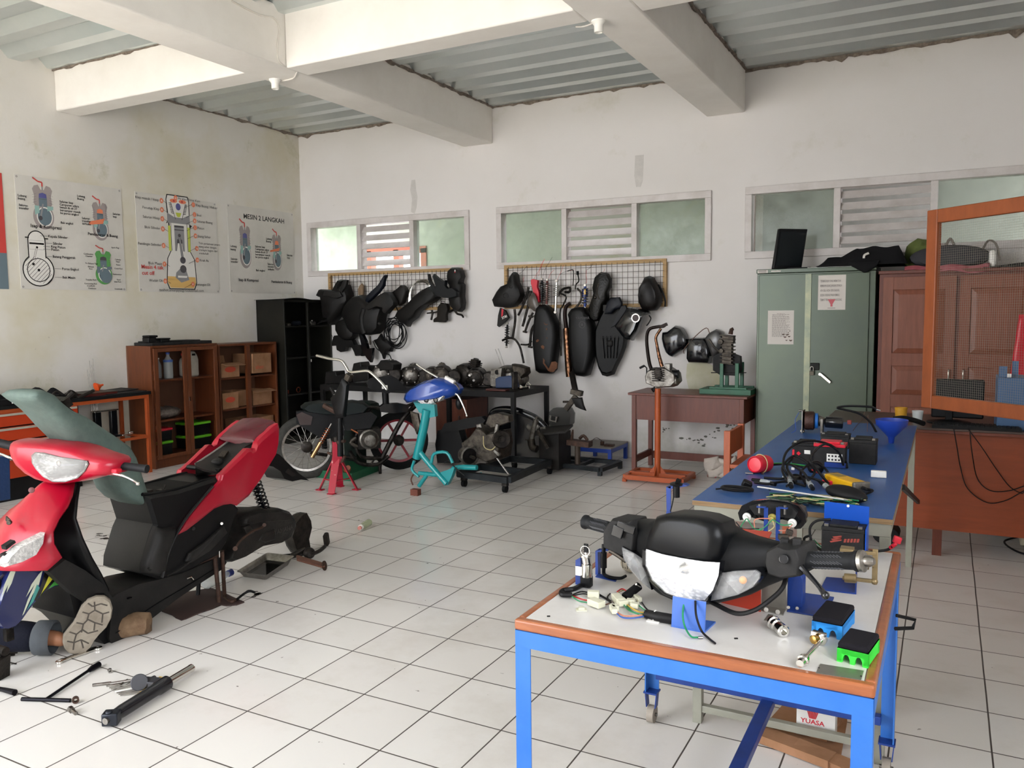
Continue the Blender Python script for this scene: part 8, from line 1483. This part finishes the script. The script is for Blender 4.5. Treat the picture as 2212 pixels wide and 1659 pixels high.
mb=MB(BLK);mb.tube([P(735,985),P(734,915),P(736,870),P(748,825)],[.028,.024,.03,.022],10);mb.puff([P(*q) for q in((718,860),(728,850),(745,815),(755,830),(748,900),(730,905),(724,880))],(0,-.04,0));mb.bar(P(722,850),P(714,838),.02,.02);mb.build('steering_tube',t);mb=MB(RUST);mb.tube([P(700,876),P(720,887),P(742,896)],.022,8,sm=3);mb.cyl(P(722,953),P(745,953),.014);mb.ball(P(733,955),.03);mb.tube([P(708,978),P(725,985),P(735,1000),P(745,985)],.012,8,sm=3);mb.build('rusty_clamp',t)
mb=MB(CHR);mb.tube([P(684,768),P(712,775),P(737,779),(P(748,793)),P(757,804),P(790,801),P(802,806),P(822,825),P(836,842)],.0115,12,sm=4);mb.build('handlebar',t);mb=MB(ALUD);mb.box(P(753,815),(.05,.05,.06),(0,.5,0));mb.cyl(P(738,826),P(752,822),.006);mb.build('stem_clamp',t,bevel=.006)
t=thing('green_block','dark green painted wooden base board lying behind the red jack stand','board',(2.3,-2.0,0));MB(GRN).prism([fz(681,1031),fz(760,1040),fz(818,1018),fz(745,1010)],(0,0,.07)).build('board_body',t,smooth=0,bevel=.003);MB(ORG).tube([fz(750,1015,.07),fz(752,1010,.16)],[.035,.02],12).build('orange_foot',t)
# --- teal frame with blue cowl
yT=-2.15;P=lambda x,y,Y=yT:fy(x,y,Y);t=thing('scooter_chassis','teal tubular scooter frame with blue headlight cowl, no wheels','frame',(3.2,yT,0));mb=MB(TEAL)
for pts,r,Y in(([(922,885),(914,930),(900,990)],.036,yT),([(908,978),(930,1005),(965,1045)],.024,yT),([(905,1022),(945,1026)],.018,yT),([(925,1022),(905,1050)],.018,yT),([(932,1000),(938,980),(965,978),(978,1000)],.013,yT),([(965,1045),(980,1012),(1030,1010)],.022,yT+.1),([(895,995),(890,1015),(905,1030)],.012,yT),([(1000,1008),(1010,1030),(1040,1025)],.02,yT+.35)):mb.tube([P(x,y,Y) for x,y in pts],r,10,sm=3)
mb.puff([P(*q) for q in((952,1020),(982,1010),(975,1030),(966,1048),(955,1040))],(0,.06,0));mb.puff([P(*q) for q in((892,868),(915,872),(938,874),(940,900),(925,903),(905,890))],(0,.06,0));mb.build('frame_tubes',t);MB(ALUD).puff(Yp([(888,888),(905,893),(911,925),(902,938),(893,915)],yT+.05),(0,-.02,0)).build('serrated_plate',t)
MB(mat('blue_gloss','#123f96',.2,coat=.4)).puff([P(*q,yT-.04) for q in((877,862),(880,850),(890,840),(910,828),(925,821),(945,816),(965,821),(985,832),(991,840),(985,852),(965,862),(930,868),(900,868),(884,870))],(0,-.10,0),((.95,-1),(1,-.2),(.98,.4),(.7,1))).build('headlight_cowl',t,smooth=60)
mb=MB(REFL);mb.puff([P(*q,yT-.09) for q in((900,862),(915,857),(945,855),(966,853),(955,865),(935,872),(912,872))],(0,-.03,0),((1,-1),(1,.4),(.9,1)));mb.m(INK)
for x in(921,941):mb.lathe([(.022,0),(.02,.006),(.012,.0)],P(x,864,yT-.12),(0,-1,0),16)
mb.build('twin_headlight',t,smooth=40)
MB(CHR).tube([P(900,787),P(922,802),P(946,816)],.008,10).build('handlebar_end',t);mb=MB(WHT);mb.bar(P(962,815,yT-.03),P(982,826,yT-.03),.03,.03);mb.m(ALU).bar(P(982,828,yT-.03),P(992,842,yT-.03),.02,.02);mb.build('switch_unit',t,bevel=.006);mb=MB(CHR);mb.tube([P(978,850,yT-.05),P(988,853,yT-.05),P(1000,875,yT-.05),P(1008,897,yT-.05)],[.009,.006],8,sm=4);mb.ball(P(1008,898,yT-.05),.009);mb.build('brake_lever',t);MB(BLK).ball(P(992,872),(.03,.03,.05)).build('brake_reservoir',t)
MB(WIREB).tube([P(960,1000),P(970,995),P(985,1012),P(1003,1028)],.005,6,sm=5).build('cable',t);MB(mat('brown_wire','')).tube([P(896,1020),P(888,1035),P(892,1048)],.006,6,sm=3).build('cable',t);MB(mat('rust_block','#6b3a2c',.7)).box(fz(898,1063,.025),(.07,.05,.05)).build('foot_block',t)
# --- engine on wheeled dolly
t=thing('engine_dolly','low dark steel dolly frame on castors under the hub engine','dolly',(3.6,-1.7,0));DS=mat('dolly_steel','#1c1f22',.5,col2='#2b2f32',scale=8);z=.11;mb=MB(DS)
C2,D2=V((3.86,-1.12,z)),V((3.45,-1.12,z));A,B=V((3.40,-1.93,z)),V((3.90,-1.98,z))
mb.bar(A,B,.05,.05);mb.bar(B,C2,.05,.05);mb.bar(A+V((0,.35,0)),B+V((-.05,.35,0)),.05,.05);mb.bar(A,A+V((0,.4,0)),.05,.05);mb.bar(C2,D2,.05,.05);mb.bar(D2,A+V((.05,.35,0)),.04,.05);mb.build('dolly_frame',t,smooth=0)
for p in(A+V((.04,.02,0)),B+V((-.04,.02,0)),C2,D2+V((0,.1,0))):
 mb=MB(RUB);mb.cyl((p.x-.014,p.y,.032),(p.x+.014,p.y,.032),.032,seg=16);mb.m(DKMET).box((p.x,p.y,.07),(.045,.04,.03));mb.build('castor',t)
t=thing('hub_engine','scooter engine with brake hub disc and round flywheel resting on the dolly','engine',(3.5,-1.65,.14));yE=-1.7;P=lambda x,y,Y=yE:fy(x,y,Y)
mb=MB(ALUD);mb.puff([P(*q) for q in((1000,955),(1020,940),(1035,920),(1045,922),(1060,935),(1085,930),(1090,960),(1085,990),(1060,1000),(1030,985),(1005,992))],(0,.16,0),((.9,-.4),(1,0),(1,1)));mb.m(ALUD).puff([P(*q) for q in((1048,915),(1055,897),(1075,892),(1098,898),(1100,912),(1080,920),(1060,925))],(0,.12,0));mb.m(ALU).bar(P(1036,915),P(1040,935),.05,.05);mb.bar(P(1075,915,yE-.05),P(1068,958,yE-.05),.03,.03);mb.bar(P(1068,972,yE-.05),P(1080,984,yE-.05),.03,.03);mb.build('casing',t,bevel=.006)
c=P(1014,985,yE-.1);mb=MB(ALU);mb.lathe([(.075,0),(.085,.01),(.085,.02),(.07,.022),(.065,.012)],c,(.75,-.6,0),28);mb.lathe([(.07,-.1),(.075,-.06),(.06,0)],c,(.75,-.6,0),20);mb.m(ALUD).cyl(c,c+V((.08,-.06,0)),.014);mb.build('brake_hub',t,smooth=35);MB(mat('hub_dark','#1e1a18',.5,.5)).lathe([(.066,.012),(.02,.016),(.018,.03)],c,(.75,-.6,0),24).build('hub_plate',t)
c=P(1083,948,yE-.06);mb=MB(DKMET);mb.lathe([(.075,0),(.08,.02),(.07,.03),(.03,.026),(.028,.032),(.015,.03)],c,(.6,-.8,0),26);mb.build('flywheel',t,smooth=35);MB(WIREY).tube([P(1044,942,yE-.12),P(1046,965,yE-.12),P(1060,972,yE-.12),P(1070,965,yE-.12)],.004,6,sm=5).build('wire',t);MB(STEEL).cyl(P(1072,988,yE-.05),P(1098,1024,yE-.05),.008).build('support_rod',t)
# --- black panels, tyre arcs and oddments under the bench
t=thing('plastic_panel_pile','pile of dark body panels and a long black footboard under the workbench','panels',(3.0,-1.2,0));mb=MB(BLK);mb.puff(Yp([(950,935),(960,915),(1000,905),(1040,900),(1048,908),(1040,920),(990,930)],-1.25),(0,.12,0));mb.puff(Yp([(945,930),(990,928),(1000,960),(990,1000),(945,1000),(940,960)],-1.2),(0,.15,0));mb.build('panel_body',t,smooth=40)
t=thing('scooter_floor_shell','large glossy black curved shell arching under the right end of the workbench','shell',(3.2,-.6,0));P=lambda x,y,Y=-.75:fy(x,y,Y)
mb=MB(BLKG);mb.tube([P(*q) for q in((1058,905),(1068,888),(1095,884),(1125,890),(1160,905),(1180,925))],[.03,.035,.03],10,sm=4);mb.puff([P(*q,-.55) for q in((1062,895),(1100,890),(1150,905),(1180,925),(1180,1000),(1062,1000))],(0,.12,0));mb.build('shell_body',t)
t=thing('fork_headstock','bright steel steering head with winged clamp standing on black box','fork',(3.7,-1.0,.3));yF=-1.15;P=lambda x,y,Y=yF:fy(x,y,Y);mb=MB(ALU);mb.tube([P(1160,900),P(1157,910)],.012,10);mb.tube([P(1158,908),P(1148,948)],.026,14);mb.bar(P(1141,925),P(1161,925),.02,.04);mb.ball(P(1141,922),(.018,.01,.025));mb.ball(P(1161,922),(.018,.01,.025));mb.cyl(P(1168,925),P(1178,925),.012);mb.build('steering_head',t);mb=MB(ALUD);mb.tube([P(1147,948),P(1150,965),P(1160,970)],.035,10,sm=3);mb.bar(P(1162,930),P(1185,968),.03,.03);mb.bar(P(1136,949),P(1146,952),.02,.01);mb.build('arm',t)
t=thing('metal_bin','dark grey-brown steel box standing on the floor under the steering head','bin',(3.72,-.95,0));mb=MB(mat('bin_steel','#1f1d1b',.55,col2='#2c2926',scale=6));P=lambda x,y,Y=-1.05:fy(x,y,Y);a,b=P(1165,1010),P(1207,1010);mb.bx(a.x,b.x,-1.05,-.78,.03,.36);mb.box(((a.x+b.x)/2-.02,-.93,.372),(.32,.34,.02),(.05,-.12,.2));mb.build('bin_body',t,smooth=0)
t=thing('frame_assembly','grey frame with boxy airbox and square port leaning towards the wall','frame',(3.95,-.7,.3));P=lambda x,y,Y=-.75:fy(x,y,Y);mb=MB(mat('airbox','#24231f',.4,coat=.15));mb.puff([P(*q) for q in((1186,890),(1195,882),(1225,882),(1232,895),(1230,918),(1220,928),(1190,928),(1185,910))],(0,.16,0));mb.m(ALU).puff([P(*q,-.76) for q in((1189,896),(1206,900),(1203,912),(1188,908))],(0,-.02,0),((1,-1),(1,1)));mb.m(INK).puff([P(*q,-.781) for q in((1191,898),(1200,900),(1199,909),(1190,907))],(0,-.004,0));mb.build('airbox',t)
mb=MB(ALUD);mb.bar(P(1215,930),P(1182,965),.09,.05,up=(0,1,0));mb.bar(P(1180,962),P(1210,975),.08,.06,up=(0,1,0));mb.bar(P(1186,926),P(1212,935),.02,.04);mb.bar(P(1222,885),P(1245,855),.05,.03,up=(0,1,0));mb.box(P(1246,848),(.11,.06,.05),(0,.2,0));mb.bar(P(1228,868),P(1216,868),.02,.02);mb.build('frame_arm',t,bevel=.004)
mb=MB(SGRY);mb.puff([P(*q) for q in((1236,860),(1258,858),(1262,875),(1267,887),(1255,883),(1245,878))],(0,-.03,0));mb.build('flap',t);MB(DKMET).bar(P(1235,805,-.3),P(1243,845,-.55),.05,.03,up=(0,1,0)).build('upper_tube',t)
# --- low blue table and second dolly
t=thing('low_table','low blue-framed table with grey top on the floor by the back wall','table',(4.1,-.3,0));zt_=.17;x0,x1,y0,y1=3.86,4.22,-.52,-.06
MB(mat('grey_board','#8b8680',.5,col2='#77726b',scale=5)).bx(x0,x1,y0,y1,zt_-.012,zt_).build('table_top',t,smooth=0);BL2=mat('low_blue','#1d3f9a',.4);mb=MB(BL2);mb.bx(x0,x1,y0,y0+.02,zt_-.05,zt_-.012);mb.bx(x1-.02,x1,y0+.02,y1,zt_-.05,zt_-.012);mb.build('apron',t,smooth=0)
for x in(x0,x1-.035):
 for y in(y0+.0,y1-.035):MB(BL2).bx(x+.001,x+.034,y+.001,y+.034,0,zt_-.05).build('leg',t,smooth=0)
t=thing('rusty_stub','small rusty motor with thin wire on the low blue table','part',(4.1,-.2,zt_));mb=MB(RUST);p_=fz(1301,962,zt_);mb.cyl(p_,p_+V((0,0,.04)),.02);mb.box(p_+V((.08,-.02,.01)),(.09,.06,.02));mb.tube([p_+V((0,0,.04)),p_+V((-.06,0,.07)),p_+V((-.12,0,.03))],.003,6,sm=4);mb.build('part_body',t)
t=thing('floor_stand','flat dark steel stand with upright tube holding a rusty bracket','stand',(4.05,-.8,0));mb=MB(DS);q=[fz(1215,1005),fz(1315,1034),fz(1345,1010),fz(1262,996)];q=[V((3.82,-.68,.06)),V((4.30,-1.02,.06)),V((4.38,-.60,.06)),V((3.95,-.42,.06))]
q=[V((3.78,-.92,.055)),V((4.30,-1.0,.055)),V((4.34,-.60,.055)),V((3.80,-.56,.055))]
for i in range(4):mb.bar(q[i],q[(i+1)%4],.05,.035)
mb.bar((q[0]+q[3])/2+V((.26,0,0)),(q[0]+q[3])/2,.04,.03);mb.bar((q[0]+q[1])/2,(q[2]+q[3])/2,.04,.03)
for p_ in q:mb.box(p_-V((0,0,.035)),(.035,.035,.04))
mb.build('stand_base',t,smooth=0);c=(q[0]+q[1])/2+V((.0,.06,0));mb=MB(mat('brown_post','#4a3f36',.5,.4));mb.cyl(c,c+V((0,0,.19)),.026);mb.build('post',t);mb=MB(RUST);mb.box(c+V((.02,0,.21)),(.22,.1,.05),(0,.05,0));mb.tube([c+V((-.06,0,.22)),c+V((-.05,0,.30)),c+V((-.045,0,.33))],[.018,.006],8);mb.tube([c+V((.02,0,.25)),c+V((.06,0,.28)),c+V((.1,0,.24))],.015,8,sm=3);mb.build('bracket',t,bevel=.004)
# --- brown table with engines
t=thing('wooden_table','brown wooden side table with deep apron in front of the back wall','table',(5.02,-.5,0));x0,x1,y0,y1,zt=4.52,5.51,-.79,-.29,.735
MB(BRN).bx(x0-.03,x1+.03,y0-.02,y1+.02,zt-.022,zt).build('table_top',t,smooth=0,bevel=.004);mb=MB(BRN);mb.bx(x0+.04,x1-.04,y0+.008,y0+.028,zt-.24,zt-.022);mb.bx(x0+.04,x1-.04,y1-.028,y1-.008,zt-.24,zt-.022);mb.bx(x0+.008,x0+.028,y0+.04,y1-.04,zt-.24,zt-.022);mb.bx(x1-.028,x1-.008,y0+.04,y1-.04,zt-.24,zt-.022);mb.build('apron',t,smooth=0)
for x in(x0,x1-.04):
 for y in(y0,y1-.04):MB(BRN).bx(x,x+.04,y,y+.04,0,zt-.022).build('leg',t,smooth=0,bevel=.003)
mb=MB(BRN);mb.bx(x0+.04,x1-.04,y1-.03,y1-.01,.07,.14);mb.bx(x0+.01,x0+.03,y0+.04,y1-.04,.10,.16);mb.bx(x1-.03,x1-.01,y0+.04,y1-.04,.10,.16);mb.build('stretcher',t,smooth=0)
t=thing('green_engine_stand','dark green wooden stand with four posts on the brown table','stand',(5.35,-.5,zt));mb=MB(GRN);a,b=fz(1517,848,zt),fz(1625,856,zt);mb.bx(5.10,5.54,-.68,-.40,zt,zt+.045);mb.bx(5.18,5.50,-.66,-.62,zt+.045,zt+.062);mb.bx(5.18,5.52,-.47,-.43,zt+.045,zt+.062)
for x in(5.27,5.40):
 for y in(-.64,-.45):mb.bx(x,x+.03,y-.014,y+.014,zt+.06,zt+.27)
mb.build('stand_body',t,smooth=0,bevel=.002)
t=thing('finned_cylinder','finned engine cylinder with carburettor ports on top of the green stand','engine',(5.36,-.55,zt+.27));P=lambda x,y,Y=-.6:fy(x,y,Y);mb=MB(ALUD);c0,c1=P(1572,785),P(1572,725)
for k in range(9):mb.box(c0+(c1-c0)*(k/8),(.115,.11,.009),(0,.08,0))
mb.box((c0+c1)/2,(.08,.08,(c1-c0).length),(0,0,0));mb.cyl(P(1560,738),P(1560,738)+V((0,-.07,0)),.022);mb.cyl(P(1562,757),P(1562,757)+V((0,-.07,0)),.018);mb.box(P(1580,733),(.05,.08,.05));mb.build('cylinder',t,bevel=.002);mb=MB(BLKM);mb.puff([P(*q) for q in((1540,770),(1560,760),(1585,765),(1598,770),(1600,800),(1590,812),(1555,810),(1540,800))],(0,.13,0));mb.cyl(P(1536,805),P(1612,805),.004);mb.build('crankcase',t);MB(RUST).tube([P(1578,722),P(1580,712),P(1584,710)],[.02,.014],8).build('intake_stub',t)
# --- orange engine stand
t=thing('engine_stand','orange steel post stand with flat base frame in front of the brown table','stand',(4.8,-.95,0));c=V((4.83,-1.0,0));hz=.80;SO=mat('stand_orange','#b5562a',.38,col2='#a04a24',scale=6);mb=MB(SO);mb.tube([c+V((0,0,.05)),c+V((-.0,0,hz))],.026,18)
for s_ in((1,0),(-1,0),(0,1),(0,-1)):mb.prism([c+V((s_[0]*.026,s_[1]*.026,.05)),c+V((s_[0]*.09,s_[1]*.09,.05)),c+V((s_[0]*.026,s_[1]*.026,.13))],V((s_[1],s_[0],0))*.005)
mb.build('post',t,smooth=40);mb=MB(SO);w,h=.25,.26;q=[c+V((-w,-h*.5,.04)),c+V((w,-h*.5,.04)),c+V((w,h*.9,.04)),c+V((-w,h*.9,.04))]
for i in range(4):mb.bar(q[i],q[(i+1)%4],.035,.04)
mb.bar(c+V((-w,0,.045)),c+V((w,0,.045)),.035,.05);mb.bar(c+V((-w,.1,.04)),c+V((w,.1,.04)),.03,.035)
for p_ in q:mb.box(p_-V((0,0,.025)),(.035,.035,.03))
mb.build('base_frame',t,smooth=0,bevel=.002)
t=thing('display_engine','silver motorcycle engine with curved exhaust pipe mounted on the orange stand','engine',c+V((0,0,hz)));yE=c.y;P=lambda x,y,Y=yE:fy(x,y,Y);mb=MB(ALU);mb.puff([P(*q) for q in((1394,812),(1400,800),(1415,795),(1440,792),(1462,806),(1465,825),(1455,836),(1420,838),(1396,828))],(0,.12,0),((.9,-.4),(1,0),(1,1),(.9,1.3)));mb.cyl(P(1447,822),P(1464,822),.045,seg=18);mb.box(P(1444,794),(.05,.07,.07));mb.build('crankcase',t,bevel=.005)
mb=MB(DKMET);mb.puff([P(*q,yE-.05) for q in((1413,800),(1418,793),(1428,796),(1432,812),(1426,822),(1416,818))],(0,-.02,0));
for k in range(7):mb.box(P(1424,795+k*4.5,yE-.03),(.10,.09,.008))
mb.build('finned_barrel',t,bevel=.002);mb=MB(BLK);mb.cyl(P(1452,808,yE),P(1466,808,yE),.035);mb.tube([P(1397,825),P(1397,795),P(1392,790)],.006,8);mb.cyl(P(1382,795),P(1392,790),.010);mb.tube([P(1410,838),P(1415,845)],.02);mb.build('kick_lever',t)
mb=MB(mat('dark_exhaust','#2b211c',.45,.6));mb.tube([P(1408,800),P(1402,780),P(1397,735),P(1402,712),P(1420,706),P(1432,705),P(1437,702)],[.016,.014,.014],10,sm=4);mb.box(P(1434,703),(.06,.03,.025),(0,-.4,0));mb.build('exhaust_loop',t);mb=MB(EXH);mb.tube([P(1430,792),P(1424,770),P(1419,745),P(1417,728),P(1428,710)],[.018,.013,.012],10,sm=4);mb.build('down_pipe',t)
# --- blue thing at the left edge
t=thing('blue_engine_part','dark blue painted castings and post at the left edge behind the scooter','casting',(1.6,-4.3,0));P=lambda x,y,X=1.7:fx(x,y,X);mb=MB(mat('casting_blue','#17335e',.5,bump=.2));mb.bar(P(4,1080),P(2,985),.06,.08);mb.build('post',t,bevel=.006);c=P(20,1065);c.z=.07;mb=MB(MATS['casting_blue']);mb.ball(c,(.10,.2,.07));mb.ball(c+V((0,.12,.05)),(.06,.09,.06));mb.cyl(c+V((0,.1,.06)),c+V((.08,.14,.1)),.03)
for v in mb.b.verts:v.co+=V((noise.noise(v.co*14),noise.noise(v.co*14+V((9,0,0))),noise.noise(v.co*14+V((0,9,0)))))*.03;v.co.z=max(.001,v.co.z)
mb.build('casting_body',t)
# ================================================================ marks on the walls, groups
def blot(label,pts,m,Y=-.0012,lay=None):
 t=thing('wall_stain',label,'stain',fy(*pts[0],Y));mb=MB(m)
 for q in(lay or[pts]):mb.poly(Yp(q,Y))
 mb.build('stain_body',t,smooth=0)
WS=mat('damp_grey','#c3bfbb',.8,col2='#d3cfca',scale=14,thr=.6);YS=mat('yellowed_plaster','#c3c0a2',.85,col2='#d0ccbb',scale=7,thr=.55)
blot('vertical grey damp streak on the back wall above the left window',[(889,389),(897,388),(899,410),(902,425),(900,448),(896,462),(888,458),(890,430),(886,410)],WS)
blot('faint grey vertical patch on the back wall above the middle window',[(1372,336),(1391,334),(1389,390),(1384,404),(1374,404),(1370,380)],WS)
blot('yellowed plaster patch on the back wall behind the green engine stand',[(1484,786),(1500,780),(1530,784),(1550,796),(1560,840),(1556,860),(1510,852),(1488,842),(1482,815)],YS)
random.seed(8);FL=[]
for cx,cy,n in((1572,925,16),(1500,955,10),(1528,950,8),(1225,930,5),(1440,930,5)):
 for _ in range(n):
  x,y,r=cx+random.gauss(0,13),cy+random.gauss(0,9),1+2.2*random.random();a0=random.random()
  FL.append([(x+r*(1+random.random())*math.cos(a0+a),y+r*.6*(1+random.random())*math.sin(a0+a)) for a in(0,.9,2,3,4.1,5.2)])
blot('dark flaking spots in the plaster below the brown table',FL[0],mat('flaked_plaster','#6d6a62',.9),-.0016,FL)
GR_=dict(wall_poster='posters on the left wall',cardboard_box='cardboard boxes in the open shelf cabinet',storage_box='storage boxes in the glazed cabinet',plastic_bottle='plastic bottles',scooter_battery='batteries on the tables',engine_block='engines on the black workbench',body_panel='body panels hung on the wall racks',crankcase_cover='engine covers hung on the wall',shock_absorber='shock absorbers on the right rack',whiteboard_eraser='erasers on the white table',paper_notice='notices on the green cupboard',wire_grid_rack='wall racks',metal_part='parts in the black steel cabinet',lamp_holder='lamp holders on the beams',plastic_cover='plastic covers on the black workbench',wall_stain='stains on the back wall',oil_stain='oil stains on the floor',combination_wrench='spanners beside the shoe',gear_linkage='rods and levers on the right rack')
for o in list(COL.objects):
 if o.parent is None and not o.get('group') and o.name.split('.')[0] in GR_:o['group']=GR_[o.name.split('.')[0]]
for o in COL.objects:
 if '_w' in o:del o['_w']
